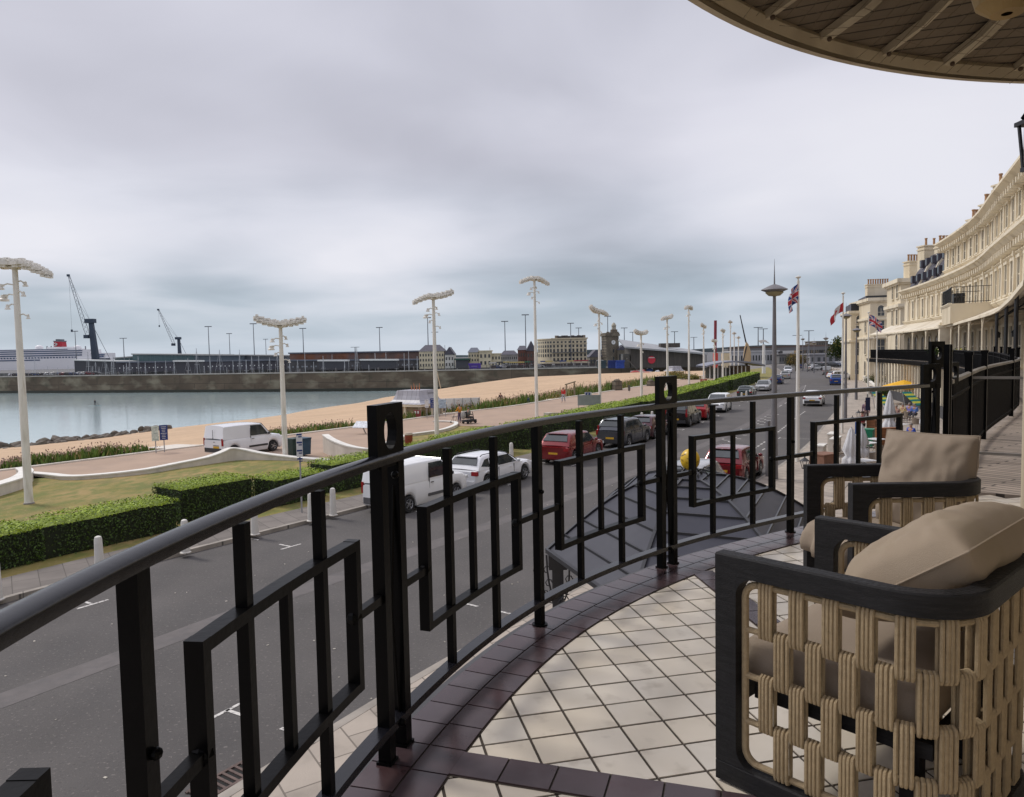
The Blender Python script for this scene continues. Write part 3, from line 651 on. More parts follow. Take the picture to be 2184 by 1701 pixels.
def seat_pad(root, x0, x1, y0, y1, z0, z1, m, droop=0):
    n = 26; V = []; F = []
    for lay in range(6):
        zf = [0, .12, .5, .85, 1, 1][lay]; ins = [.03, .006, 0, .012, .035, .09][lay]
        for k in range(4*n):
            sd_, q = divmod(k, n); q /= n; X0, X1, Y0, Y1 = x0+ins, x1-ins, y0+ins, y1-ins; P = [(X0,Y0),(X1,Y0),(X1,Y1),(X0,Y1)]
            a, b = P[sd_], P[(sd_+1) % 4]; x, y = a[0]+(b[0]-a[0])*q, a[1]+(b[1]-a[1])*q
            ccx, ccy = (x0+x1)/2, (y0+y1)/2; ex = abs((x-ccx)/((x1-x0)/2)); ey = abs((y-ccy)/((y1-y0)/2)); r_c = max(0, ex+ey-1.84)*.5
            x, y = x+(ccx-x)*r_c, y+(ccy-y)*r_c; z = z0+(z1-z0)*zf+(.008 if lay == 5 else 0)
            if droop and y > y1-.12: z -= droop*((y-(y1-.12))/.12)**2*(1.0 if lay > 2 else .8); y += .02*math.sin(x*40)*((y-(y1-.12))/.12)
            nn_ = noise.noise((x*9, y*9, z*9))*.006; V.append((x, y, z+nn_))
    m_ = 4*n
    for l in range(5):
        for k in range(m_): F.append((l*m_+k, l*m_+(k+1) % m_, (l+1)*m_+(k+1) % m_, (l+1)*m_+k))
    cc = len(V); V.append(((x0+x1)/2, (y0+y1)/2, z1+.022)); V.append(((x0+x1)/2, (y0+y1)/2, z0))
    for k in range(m_): F.append((5*m_+k, 5*m_+(k+1) % m_, cc)); F.append(((k+1) % m_, k, cc+1))
    mb = MB(); mb.add(V, F); return mb.build('seat_cushion', m, root, smooth=True, sharp=3)
def armchair(label, loc, rz, W_=.72, D_=.70, Hh=.745, r=.2, fm=fab):
    o = T('armchair', label, 'armchair', (loc[0],loc[1],DECK+.009), rz, 'rope woven armchairs on the balcony')
    P = rrect_path(W_, D_, r, -.03, 10, .0275)
    sec = [(-.0275,-.032),(.0275,-.032),(.0275,.028),(.0225,.033),(-.0225,.033),(-.0275,.028)]
    P2 = [(P[0][0], -.001)]+P[1:-1]+[(P[-1][0], -.001)]
    MB().sweep([(x,y,Hh-.033) for x,y in P2], sec).build('top_rail', wood, o, smooth=True, sharp=.5)
    MB().sweep([(x,y,.032) for x,y in P2], sec).build('bottom_rail', wood, o, smooth=True, sharp=.5)
    for x in (.0275, W_-.0275):
        mb = MB(); mb.box((x,-.0375,Hh/2), (.0545,.073,Hh-.13))
        for zc_, sg in ((Hh-.065,-1),(.065,1)):     # rounded inner corner fillets
            rr = .06; V = []
            for xx in (x-.027, x+.027):
                V.append((xx,-.074,zc_))
                for k in range(7): a_ = (PI/2)*k/6; V.append((xx, -.074-rr+rr*math.cos(a_), zc_+sg*(rr-rr*math.sin(a_))))
            F = [tuple(range(7,-1,-1)), tuple(range(8,16))]+[(k,k+1,9+k,8+k) for k in range(7)]+[(7,0,8,15)]
            mb.add(V, F)
        mb.build('front_upright', wood, o)
    # seat frame
    mb = MB(); mb.box((W_/2,-.06,.30), (W_-.11,.05,.05)); mb.box((W_/2,-D_+.11,.30), (W_-.2,.04,.05))
    mb.box((.085,-D_/2,.30), (.03,D_-.2,.045)); mb.box((W_-.085,-D_/2,.30), (.03,D_-.2,.045)); mb.build('seat_frame', wood, o)
    for x in (.10, W_-.10): MB().box((x,-D_+.16,.16), (.05,.05,.28)).build('rear_leg', wood, o)
    # rope weave
    Q = Path([(x,y) for x,y in rrect_path(W_, D_, r, -.092, 10, .028)], 2); rods = [Hh-.085, Hh-.085-.148, Hh-.085-.296, Hh-.085-.444, .082]
    mb = MB()
    inner_l = [(.028,-.092,z) for z in [rods[0]-.05+(rods[4]+.05-rods[0]+.05)*k/8 for k in range(9)]]
    for zz in rods:
        q = [(x,y,zz) for x,y,z in pts(Q, .045 if zz in (rods[0],rods[4]) else 0, Q.L-(.045 if zz in (rods[0],rods[4]) else 0), .035)]
        mb.tube(q, .0105, 8)
    for t_, sg in ((0,1),(Q.L,-1)):
        q = []
        for k in range(6): a_ = (PI/2)*k/5; p, _ = Q.at(t_+sg*(.045-.045*math.sin(a_))); q.append((p.x,p.y,rods[0]-.045+.045*math.cos(a_)))
        for k in range(1,9): q.append((q[5][0],q[5][1],rods[0]-.045+(rods[4]+.09-rods[0])*k/9))
        for k in range(6): a_ = (PI/2)*k/5; p, _ = Q.at(t_+sg*(.045-.045*math.cos(a_))); q.append((p.x,p.y,rods[4]+.045-.045*math.sin(a_)))
        mb.tube(q, .0115, 8)
    mb.build('rope_rods', ropem, o, smooth=True)
    mb = MB(); pitch = .099; nS = int((Q.L-.07)/pitch)
    for row in range(4):
        z1_, z0_ = rods[row], rods[row+1]
        for k in range(nS+1):
            t_ = .075+k*pitch+(-.048 if row % 2 else 0)
            if t_ < .03 or t_ > Q.L-.03: continue
            for s_ in range(4):
                jit = rnd.uniform(-.0012,.0012); p, h = Q.at(t_+(s_-1.5)*.0118+jit); n_v = Vector((math.sin(h), -math.cos(h), 0)); tw = rnd.uniform(-.001,.001); L_ = []
                e = .0135; d_v = Vector((math.cos(h), math.sin(h), 0))
                for (o_, z) in ((e,z0_),(e,(z0_+z1_)/2),(e,z1_),(e*.75,z1_+.010),(0,z1_+.0145),(-e*.75,z1_+.010),(-e,z1_),(-e,(z0_+z1_)/2),(-e,z0_),(-e*.75,z0_-.010),(0,z0_-.0145),(e*.75,z0_-.010)):
                    L_.append((p.x+n_v.x*o_+d_v.x*tw, p.y+n_v.y*o_+d_v.y*tw, z))
                mb.tube(L_, .0064, 6, closed=True)
    mb.build('rope_straps', ropem, o, smooth=True)
    return o
c1 = armchair('nearest dark framed rope armchair with a slumped stained back cushion', (.64,2.31), R(42), .74, .72)
seat_pad(c1, .075, .665, -.60, -.03, .325, .455, fab)
pillow(c1, 'back_cushion', (.50,-.49,.71), .66, .44, .25, fab2, rz=R(0), tilt=R(54), seed=2, crush=.2)
MB().box((.052,-.36,.335),(.004,.02,.018)).build('care_tag', mk('tag_white', (.7,.7,.68), .6), c1)
c2 = armchair('farther rope armchair by the railing with an upright square cushion', (1.60,3.42), R(88), .64, .68)
seat_pad(c2, .07, .57, -.56, .045, .335, .465, fab, droop=.07)
pillow(c2, 'back_cushion', (.31,-.50,.70), .46, .50, .20, fab, rz=R(36), tilt=R(12), seed=5, crush=.2)
# ============================================================ street furniture
def on(A, x, y, z=0): return G(x, y, z)
# ---- white sculptural lamps: pole, two drooping or rising feather wings of overlapping slabs, floodlights
lampw = overlay(mat('lamp_white', (.74,.72,.67), .5, .06, 1), (.42,.37,.28), 3, .5, .75, (3,3,.4), .6)
def wing(c, sg, tip, ln, ang, rz):
    """sg side, tip: rise (+) or droop (-) of the tip"""
    mb = MB(); n = 8; rg = random.Random(int(tip*100)+n+sg)
    for row in (-1, 0, 1):
        for k in range(n):
            f = (k+.5)/n; x = sg*(.12+ln*f); y = row*(.30-.22*f); z = tip*f**1.6+.05*(1 if row == 0 else -.2)+(.05 if k % 2 else 0)
            w_ = .30-.13*f
            mb.box((x, y, z+.10*(1-f)), (w_*1.5, .30-.10*f, .15-.05*f), .3*row*sg); mb.box((x+sg*.05, y, z+.10*(1-f)-.12), (w_*.8, .2-.05*f, .09)); mb.box((x-sg*.05, y*1.1, z+.10*(1-f)+.12), (w_*.7, .16, .07))
    return mb
def tall_lamp(label, foot, h, left, right, rz=0, ln=1.25, k=0):
    o = T('promenade_lamp', label, 'lamp post', (foot[0],foot[1],.1), rz, 'white sculptural lamps along the promenade')
    mb = MB(); mb.tube([(0,0,.0),(0,0,.35),(0,0,h*.5),(0,0,h)], [.17,.155,.135,.10], 14); mb.build('pole', lampw, o, smooth=True)
    MB().lathe([(.20,0),(.20,.05),(.17,.06)], (0,0,0), 14, cap=True).build('base_plate', mk('worn_grey', (.25,.23,.21), .7, .2, 6), o)
    mb = MB()
    for j, z in enumerate((.0,.11,.22)): mb.box((0,0,h+z), (.62-.12*j,.46-.08*j,.08)); mb.box((.0,0,h+z-.05),(.3,.3,.05))
    mb.build('head_stack', lampw, o)
    wing(0, -1, left, ln, 0, 0).build('wing', lampw, o).location = (0,0,h+.06); wing(0, 1, right, ln, 0, 0).build('wing', lampw, o).location = (0,0,h+.06)
    for q, (dz, dx, dy, sz) in enumerate(((-.75,-.45,-.25,.17),(-1.15,-.55,.05,.24),(-1.05,.35,-.1,.12),(-1.55,-.32,-.1,.13),(-1.95,.42,0,.10),(-.62,.25,.2,.13))):
        mb = MB(); mb.tube([(0,0,h+dz+.05),(dx*.55,dy*.55,h+dz+.1),(dx*.85,dy*.85,h+dz+.03)], .03, 6)
        mb.lathe([(.02,.14),(.4*sz,.12),(.5*sz,.0),(sz*.75,-.2*sz),(sz*.8,-.5*sz),(.01,-.5*sz)], (dx,dy,h+dz-.05), 10); mb.box((dx*.85,dy*.85,h+dz+.03),(sz*.6,sz*.6,sz*.5), .4)
        mb.build('floodlight', lampw, o, smooth=True)
    return o
LP = [(62,1075,575,.10,-.42,0,'nearest, at the left edge of the lawn'),(609,979,700,.42,.30,.2,'beside the white van and bins'),(932,936,640,-.38,.40,.3,'in front of the beach shelter'),
 (1145,892,600,-.30,-.42,.4,'tallest of the near ones, between shelter and signs'),(1280,872,670,.55,-.25,.8,'behind the grey board and blue parking sign'),(1368.5,858,716,.35,.30,.9,'short one, left of the dark ring plate'),
 (1424,846,682,-.2,.4,.9,'standing behind the ring plate post'),(1469.7,830,658,-.3,-.3,1.0,'tall one just right of the ring plate'),(1501,817,699,.45,-.2,1.1,'with a red lifebuoy at its foot'),
 (1524,815,731,.3,.2,1.1,'shortest, beside the red tower'),(1542,812,708,.2,-.3,1.2,'slim one before the curved roof shelter'),(1558,803,690,.3,.1,1.2,'tall one behind the curved roof shelter'),
 (1566,800,714,.2,.3,1.3,'left of a tight pair behind the shelter'),(1575,797,723,.3,.2,1.3,'right of a tight pair behind the shelter')]
for x, y, yt, l_, r_w, rz, lb in LP:
    g = G(x, y, .1); h = AT(x, yt, g[1])[2]-.1
    tall_lamp('white sculptural promenade lamp, %s' % lb, g, h+.08, l_, r_w, rz)
# ---- grey disc lamps with a spike
greym = mat('grey_pole', (.16,.155,.165), .5, .12, 2); discm = mk('disc_gold', (.33,.29,.16), .5, .15, 3)
def disc_lamp(label, foot, h, s_=1.0, z0=.12):
    o = T('disc_street_lamp', label, 'street lamp', (foot[0],foot[1],z0), 0, 'grey spiked disc lamps along the road')
    MB().tube([(0,0,0),(0,0,h*.3),(0,0,h)], [.17*s_,.13*s_,.065*s_], 12).build('pole', greym, o, smooth=True)
    MB().lathe([(.02,.02),(.30*s_,.06*s_),(.56*s_,.17*s_),(.54*s_,.20*s_),(.2*s_,.36*s_),(.03,.42*s_)], (0,0,h), 20).build('disc', greym, o, smooth=True)
    MB().lathe([(.05,-.11*s_),(.24*s_,-.08*s_),(.38*s_,.05*s_),(.34*s_,.10*s_)], (0,0,h), 20).build('lamp_bowl', discm, o, smooth=True)
    MB().tube([(0,0,h+.4*s_),(0,0,h+1.5*s_)], [.035*s_,.004], 8).build('spike', greym, o)
    return o
g = G(1651,1022,.12); disc_lamp('tall grey disc lamp with a spike, nearest on the kerb past the porch', g, 8.05)
MB().box((g[0]-.38,g[1]-.3,1.5), (.16,.12,2.4), .5).build('control_box', greym, off=(g[0],g[1],0), cat='box', label='narrow grey box pillar right beside the nearest disc lamp')
for x, y, yt, s_, lb in [(1803,893,668,.8,'grey disc lamp just left of the second flagpole'),(1826,853,700,.9,'grey disc lamp before the cream corner block'),(1761,806,720,1,'small disc lamp beyond the blue parked car'),(1736,796,730,1,'small disc lamp behind the silver van'),
                         (1712,792,722,1,'tiny disc lamp near the far junction'),(1722,794,733,1,'tiny disc lamp by the far trees')]:
    g = G(x, y, .12); disc_lamp(lb, g, AT(x, yt, g[1])[2]-.5, s_)
# ---- bollards
bolw = overlay(mat('bollard_white', (.62,.60,.56), .6, .06, 2), (.30,.28,.24), 3, .55, .75, amount=.5)
MBb = MB(); MBb.lathe([(.15,0),(.15,.03),(.125,.05),(.098,.92),(.08,.985),(.03,1.01),(.0,1.01)], (0,0,0), 14)
bp = None
for x, y, lb in [(-6,1281,'at the left edge of the picture, before the hedge'),(213,1222,'in front of the long hedge, behind the handrail bend'),(396,1180,'half hidden under the handrail before the hedge end'),(544,1141,'before the second hedge, left of a thin sign pole'),
                 (664,1112,'left one of two beside the near white van'),(711,1100,'right one of two beside the near white van'),(982,1030,'behind the near end of the white estate car'),(1091,985,'behind the bonnet of the white estate car'),
                 (1314,930,'between the grey car and the maroon car'),(1369,908,'behind the roof of the maroon hatchback'),(1391,905,'right of the maroon hatchback'),(1582,857,'leftmost of three beyond the white off roader'),(1592,853,'middle of three beyond the white off roader'),(1600,850,'rightmost of three beyond the white off roader')]:
    g = G(x, y, .12)
    if bp is None:
        bp = T('bollard', 'white tapered bollard '+lb, 'bollard', (g[0],g[1],.12), 0, 'white bollards along the pavement'); MBb.build('post', bolw, bp, smooth=True)
        MB().lathe([(.17,0),(.17,.02),(.15,.025)], (0,0,0), 14, cap=True).build('foot', kerbm, bp)
    else: dup(bp, (g[0],g[1],.12), label='white tapered bollard '+lb)
# ---- flagpoles
def jack(u, v):
    """union flag colours: 0 blue 1 white 2 red; u,v in 0..1"""
    x, y = (u-.5)*2, (v-.5); cx_, cy_ = abs(x), abs(y)
    if cx_ < .1 or cy_ < .1: return 2
    if cx_ < .167 or cy_ < .167: return 1
    d1, d2 = (y-x*.5), (y+x*.5)
    for d in (d1, d2):
        if abs(d) < .112:
            s_ = d*(1 if x > 0 else -1)*(1 if d is d1 else -1)
            return 2 if (0 < s_ < .07) else 1
    return 0
def maple(u, v): return 2 if (u < .26 or u > .74 or (abs(u-.5)/.14+abs(v-.5)/.3 < 1)) else 1
fl_cols = [mat('flag_blue', (.02,.045,.20), .8, .1), mat('flag_white', (.66,.64,.66), .8, .05), mat('flag_red', (.46,.03,.045), .8, .1)]
def flagpole(label, foot, h, fn, ftop, fw, fh, hang, rz, r=.06, z0=.12, fl_label=None, spread=1.0):
    o = T('flagpole', label, 'flagpole', (foot[0],foot[1],z0), rz); MB().tube([(0,0,0),(0,0,h)], [r*1.25,r*.7], 12).build('pole', lampw, o, smooth=True)
    MB().lathe([(.0,.28),(.05,.2),(.13,.2),(.14,.16),(.04,.1),(.03,0)], (0,0,h), 12).build('finial', lampw, o, smooth=True)
    if fn is None: return o
    nu, nv = 44, 26; mb = MB(); V = []
    for j in range(nv+1):
        for i in range(nu+1):
            u, v = i/nu, j/nv; f = u*spread; x = .05+f*fw*(1-.0*v); z = ftop-v*fh-hang*u*(.6+.4*u); a = math.sin(u*9+v*1.6)*.10*(.3+u)+math.sin(u*4.5+1+v*2)*.06
            V.append((x+.05*math.sin(v*5+u*6)*u, a*(1+.6*(1-spread)), z+.03*math.sin(u*7)))
    mb.v = V
    for j in range(nv):
        for i in range(nu): a = j*(nu+1)+i; mb.f.append((a,a+1,a+nu+2,a+nu+1)); mb.mi.append(fn((i+.5)/nu, 1-(j+.5)/nv))
    mb.build('flag', fl_cols, o, smooth=True, sharp=3, label=fl_label)
    return o
g = G(1701,985,.12); flagpole('tall white flagpole flying a limp union flag, left of the others', g, AT(1707,600,g[1])[2]-.1, jack, AT(1707,604,g[1])[2]-.15, .75, .95, .55, R(195), .085, spread=.62)
g = G(1796,925,.12); flagpole('white flagpole with a red and white flag beside a grey lamp', g, AT(1801,632,g[1])[2]-.1, maple, AT(1801,646,g[1])[2]-.1, .95, .6, .95, R(200), .07)
g = G(1851,880,.12); flagpole('thin white flagpole with a small union flag before the cream block', g, AT(1853,672,g[1])[2]-.1, jack, AT(1853,674,g[1])[2], 1.0, .95, .7, R(-10), .06)
g = G(1869,876,.12); flagpole('thin bare flagpole right of the small union flag', g, AT(1871,712,g[1])[2]-.1, None, 0, 0, 0, 0, 0, .055)
# ---- signs
signblue = mk('sign_blue', (.018,.04,.17), .5, .08, 3); signw = mk('sign_white', (.66,.66,.65), .5, .05, 3); steel = mk('galvanised', (.30,.30,.31), .45, .12, 4)
def txt(root, s, loc, size, m, rz=0, name='lettering', ex=.003):
    cu = bpy.data.curves.new(name, 'FONT'); cu.body = s; cu.size = size; cu.align_x = 'CENTER'; cu.align_y = 'CENTER'; cu.extrude = ex
    ob = bpy.data.objects.new(name, cu); COL.objects.link(ob); bpy.context.view_layer.update()
    me = bpy.data.meshes.new_from_object(ob.evaluated_get(bpy.context.evaluated_depsgraph_get())); bpy.data.objects.remove(ob); me.materials.clear(); me.materials.append(m)
    q = bpy.data.objects.new(name, me); COL.objects.link(q); q.parent = root; q.location = loc; q.rotation_euler = (R(90), 0, rz); return q
def face_cam(x, y): return math.atan2(y, x)-PI/2
def board(name, label, x, y, z0, ytop, ybot, wpx, m, cat='sign', lines=0, poles=(0,), lm=None, rz=None, th=.05):
    g = G(x, y, z0); rz = face_cam(*g) if rz is None else rz; o = T(name, label, cat, (g[0],g[1],z0), rz)
    zt, zb = AT(x, ytop, g[1])[2]-z0, AT(x, ybot, g[1])[2]-z0; w = wpx*g[1]/FPX
    for px_ in poles: MB().tube([(px_*w,.03,0),(px_*w,.03,zt)], .03, 8).build('post', steel, o, smooth=True)
    MB().box((0,0,(zt+zb)/2), (w,th,zt-zb)).build('panel', m, o)
    if lines:
        mb = MB(); r_ = random.Random(int(x))
        for k in range(lines):
            zz = zb+(zt-zb)*(.88-.76*k/max(1, lines-1)); ww = w*r_.uniform(.3,.72)
            for j in range(5): mb.box((-ww/2+ww*(j+.5)/5, -th/2-.004, zz), (ww/5*.8, .006, (zt-zb)*.035))
        mb.build('printed_lines', lm or signw, o)
    return o
board('notice_board', 'white framed map board on a white post by the beach path', 333,968,.1,909,941,14,mk('map_pale',(.55,.60,.52),.6,.25,9), lines=3, lm=mk('map_ink',(.25,.35,.3),.6))
board('notice_board', 'dark blue notice board with white lines of text by the beach path', 351,966,.1,907,939,16,signblue, lines=8)
s1 = board('parking_sign', 'tall white roadside sign with four pictogram squares beside the bins', 644,1094,.12,927,975,13,signw); 
mb = MB(); zz0 = AT(644,951,s1.location.y)[2]-.12
for k in range(4):
    mb.box((0,-.03,zz0+.42-k*.30), (.19,.008,.06)); mb.box((.03,-.03,zz0+.33-k*.30), (.12,.008,.04))
mb.build('pictograms', signblue, s1)
board('notice_board', 'white sign on a post left of the shelter lamp', 911,894,.1,853,870,8,signw, lines=2, lm=signblue)
board('notice_board', 'narrow dark blue sign board before the beach shelter', 925,893,.1,850,871,13,signblue, lines=5)
board('notice_board', 'white and blue map board right of the shelter lamp', 944,890,.1,853,871,16,mk('map_blue',(.42,.52,.60),.6,.2,7), lines=3, poles=(-.4,.4), lm=signblue)
board('parking_sign', 'blue parking sign with white P and lines in front of a grey board', 1255,885,.12,837,862,15,signw, lines=4, lm=signblue)
g = G(1255,885,.12); q = AT(1255,842,g[1]); ps = T('parking_symbol', 'blue square with a white P at the top of the white sign', 'sign', (g[0]-.03,g[1]-.05,q[2]), face_cam(*g))
MB().box((0,-.02,0),(.42,.03,.38)).build('panel', signblue, ps); txt(ps, 'P', (0,-.045,0), .34, signw)
board('display_board', 'wide blank grey green board behind the parking sign', 1257,886,.1,843,865,49,mk('board_grey',(.22,.25,.24),.6,.12,2), poles=(-.46,.46))
board('notice_board', 'small blue white beach sign among the plants', 1127,864,-.1,849,858,10,signblue, lines=2)
board('notice_board', 'dark post sign at the beach access beyond the red shirted walker', 1342,838,.1,822,834,5,mk('post_dark',(.1,.09,.08),.6))
board('parking_symbol', 'blue and white parking sign board left of the parasols', 1831,935,.12,901,930,14,mk('sign_mid_blue',(.03,.11,.36),.5,.2,2), lines=3)
# thin sign posts by the hedge and on the pavement
# ---- bins
def wheelie(label, x, y, m, s_=1.0):
    g = G(x, y, .12); o = T('wheelie_bin', label, 'bin', (g[0],g[1],.12), .9)
    MB().box((0,0,.55*s_), (.62*s_,.66*s_,.9*s_), 0, 1.12).build('bin_body', m, o); mb = MB(); mb.box((0,0,1.04*s_), (.72*s_,.8*s_,.07)); mb.box((0,-.36*s_,1.0*s_),(.6*s_,.08,.06)); mb.build('lid', m, o)
    for i in (-1,1): MB().tube([(i*.27*s_,.28*s_,.1),(i*.33*s_,.28*s_,.1)], .1, 12).build('wheel', dark, o)
wheelie('dark green wheelie bin beside the lamp foot, left of a blue one', 628,974, mk('bin_dark', (.02,.045,.04), .5, .15, 3))
wheelie('blue green wheelie bin behind the white pictogram sign', 646,973, mk('bin_blue', (.02,.06,.10), .5, .15, 3))
wheelie('large bright green bin on the cafe terrace', 1849,955, mk('bin_green', (.0,.17,.085), .45, .12, 3), 1.0)
def litter(label, x, y, m, h=1.0):
    g = G(x, y, .1); o = T('litter_bin', label, 'bin', (g[0],g[1],.1)); MB().lathe([(.2,.0),(.24,.1),(.26,h*.8),(.26,h*.82)], (0,0,0), 14).build('bin_body', m, o, smooth=True)
    MB().lathe([(.27,h*.82),(.3,h*.86),(.24,h),(.0,h*1.04)], (0,0,0), 14).build('lid', mk('cream_lid', (.4,.33,.25), .6, .2, 5), o, smooth=True)
litter('round red litter bin on the grass behind the ring plate post', 872,950, mk('bin_red', (.25,.05,.025), .6, .25, 7), .8)
# lifebuoy housings
for x, y, c, lb in [(1501,832,(.35,.06,.03),'red lifebuoy stand on the lawn beside a slim lamp'),(1534,838,(.05,.06,.09),'dark square box on a post at the hedge corner')]:
    g = G(x, y, .1); o = T('lifebuoy_stand', lb, 'lifebuoy', (g[0],g[1],.1), face_cam(*g)); m = mat('stand_'+str(x), c, .6, .1)
    MB().box((0,.06,.55),(.08,.08,1.1)).build('post', steel, o); MB().box((0,0,1.1),(.95,.12,.9)).build('panel', m, o)
    MB().tube([(.3*math.cos(a*PI/8),-.1,1.1+.3*math.sin(a*PI/8)) for a in range(16)], .07, 6, closed=True).build('ring', mk('buoy', (.5,.3,.2), .6), o, smooth=True)
g = G(1430,828,.1); o = T('bench', 'green picnic bench on the lawn right of the ring plate', 'bench', (g[0],g[1],.1), .5)
MB().box((0,0,.75),(2,.8,.06)).build('table_top', mk('bench_green', (.03,.10,.09), .6, .1), o); MB().box((0,-.6,.45),(2,.28,.05)).build('seat', M_['bench_green'], o); MB().box((0,.6,.45),(2,.28,.05)).build('seat', M_['bench_green'], o)
for i in (-.7,.7): MB().bar((i,-.65,0),(i,0,.75),.07,.07).build('leg', M_['bench_green'], o); MB().bar((i,.65,0),(i,0,.75),.07,.07).build('leg', M_['bench_green'], o)
# ---- hedges
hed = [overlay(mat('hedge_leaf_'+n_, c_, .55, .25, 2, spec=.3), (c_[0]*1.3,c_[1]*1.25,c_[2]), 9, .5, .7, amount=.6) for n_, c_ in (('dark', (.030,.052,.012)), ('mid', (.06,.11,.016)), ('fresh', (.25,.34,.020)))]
def hedge(label, a, b, off0, off1, h, dens, size, h2=None, P=LKP):
    """clipped hedge between arc lengths a..b of the kerb path"""
    p0, hd = P.at((a+b)/2, (off0+off1)/2); o = T('hedge', label, 'hedge', (p0.x,p0.y,.1)); rg = random.Random(int(a*7))
    n = max(2, int((b-a)/.6)); mb = MB()
    for i in range(n+1):
        t_ = a+.1+(b-a-.2)*i/n; wv = .05*noise.noise((t_*.7, 0, 1))
        for f, z in ((off0+.1,0),(off0+.08,h-.1),(off1-.08,h-.1),(off1-.1,0)): q, _ = P.at(t_, f); mb.v.append((q.x,q.y,.1+z+(wv if z else 0)))
    for i in range(n):
        for k in range(3): x, y = i*4, (i+1)*4; mb.f.append((x+k, y+k, y+k+1, x+k+1))
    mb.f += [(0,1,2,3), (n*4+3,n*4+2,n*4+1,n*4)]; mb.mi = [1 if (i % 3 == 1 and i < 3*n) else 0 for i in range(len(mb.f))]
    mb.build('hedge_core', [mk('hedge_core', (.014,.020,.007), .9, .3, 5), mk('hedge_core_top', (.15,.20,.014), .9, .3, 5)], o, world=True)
    L_ = b-a; w = off1-off0; N_ = int(dens*L_*(2*h+w)+2*dens*w*h); ob = [MB(), MB()]
    lv = MB()
    for _ in range(N_):
        r = rg.random()*(2*h+w+2*w*h/L_); t_ = rg.uniform(a,b)
        lump = 1+.06*noise.noise((t_*.9, r, 3))
        if r < w: f, z, nn_ = rg.uniform(off0,off1), h*lump, (0,0,1.3)
        elif r < w+h: f, z, nn_ = off1, rg.uniform(.03,h), (1,0,0)
        elif r < w+2*h: f, z, nn_ = off0, rg.uniform(.03,h), (-1,0,0)
        else: f, z = rg.uniform(off0,off1), rg.uniform(.03,h); e = rg.random() < .5; t_ = a if e else b; nn_ = (0,-1 if e else 1,0)
        f += rg.uniform(-.05,.05); z += rg.uniform(-.05,.05)
        q, hh = P.at(t_, f); sx, sy = math.sin(hh), -math.cos(hh); cx_, cy_ = math.cos(hh), math.sin(hh)
        nx, ny = sx*nn_[0]+cx_*nn_[1], sy*nn_[0]+cy_*nn_[1]
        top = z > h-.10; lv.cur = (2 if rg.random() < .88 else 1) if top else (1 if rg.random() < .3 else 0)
        lv.leaves([(q.x,q.y,.1+z,nx,ny,nn_[2])], size, rg)
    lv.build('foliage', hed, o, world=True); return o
kx = lambda x, y: LKP.near(*G(x, y, .1))
k_end = kx(428,1140)
HG = [('long clipped hedge nearest the balcony at the left edge', k_end-17, k_end, -4.4, -2.75, 1.05, 420, .07),
      ('short clipped hedge block behind the handrail, second from the left', k_end+.55, k_end+3.6, -5.4, -3.6, 1.25, 400, .07),
      ('low hedge piece behind the thin sign pole near the white van', k_end+4.0, k_end+6.6, -4.4, -2.9, 1.1, 340, .075),
      ('hedge block behind the near white van', k_end+7.0, k_end+11.8, -4.6, -3.1, 1.3, 280, .08),
      ('hedge corner block between the van roof and the estate car', k_end+12.4, k_end+15.2, -4.0, -2.4, 1.45, 260, .08),
      ('hedge behind the white estate car', k_end+15.8, k_end+21.5, -5.0, -3.2, 1.45, 220, .09),
      ('hedge behind the red car with a square end', k_end+22.6, k_end+31.5, -4.8, -2.8, 1.5, 120, .11),
      ('hedge behind the maroon hatchback', k_end+32.5, k_end+44, -5.6, -3.4, 1.5, 95, .12),
      ('hedge behind the dark off roader and the ring plate', k_end+45, k_end+62, -5.4, -2.9, 1.5, 70, .14),
      ('long far hedge with an angled end beyond the white off roader', k_end+63, k_end+88, -5.8, -3.0, 1.5, 48, .17),
      ('last far hedge near the curved roof shelter', k_end+89, k_end+122, -5.2, -2.6, 1.6, 30, .2)]
for a in HG: hedge(*a)
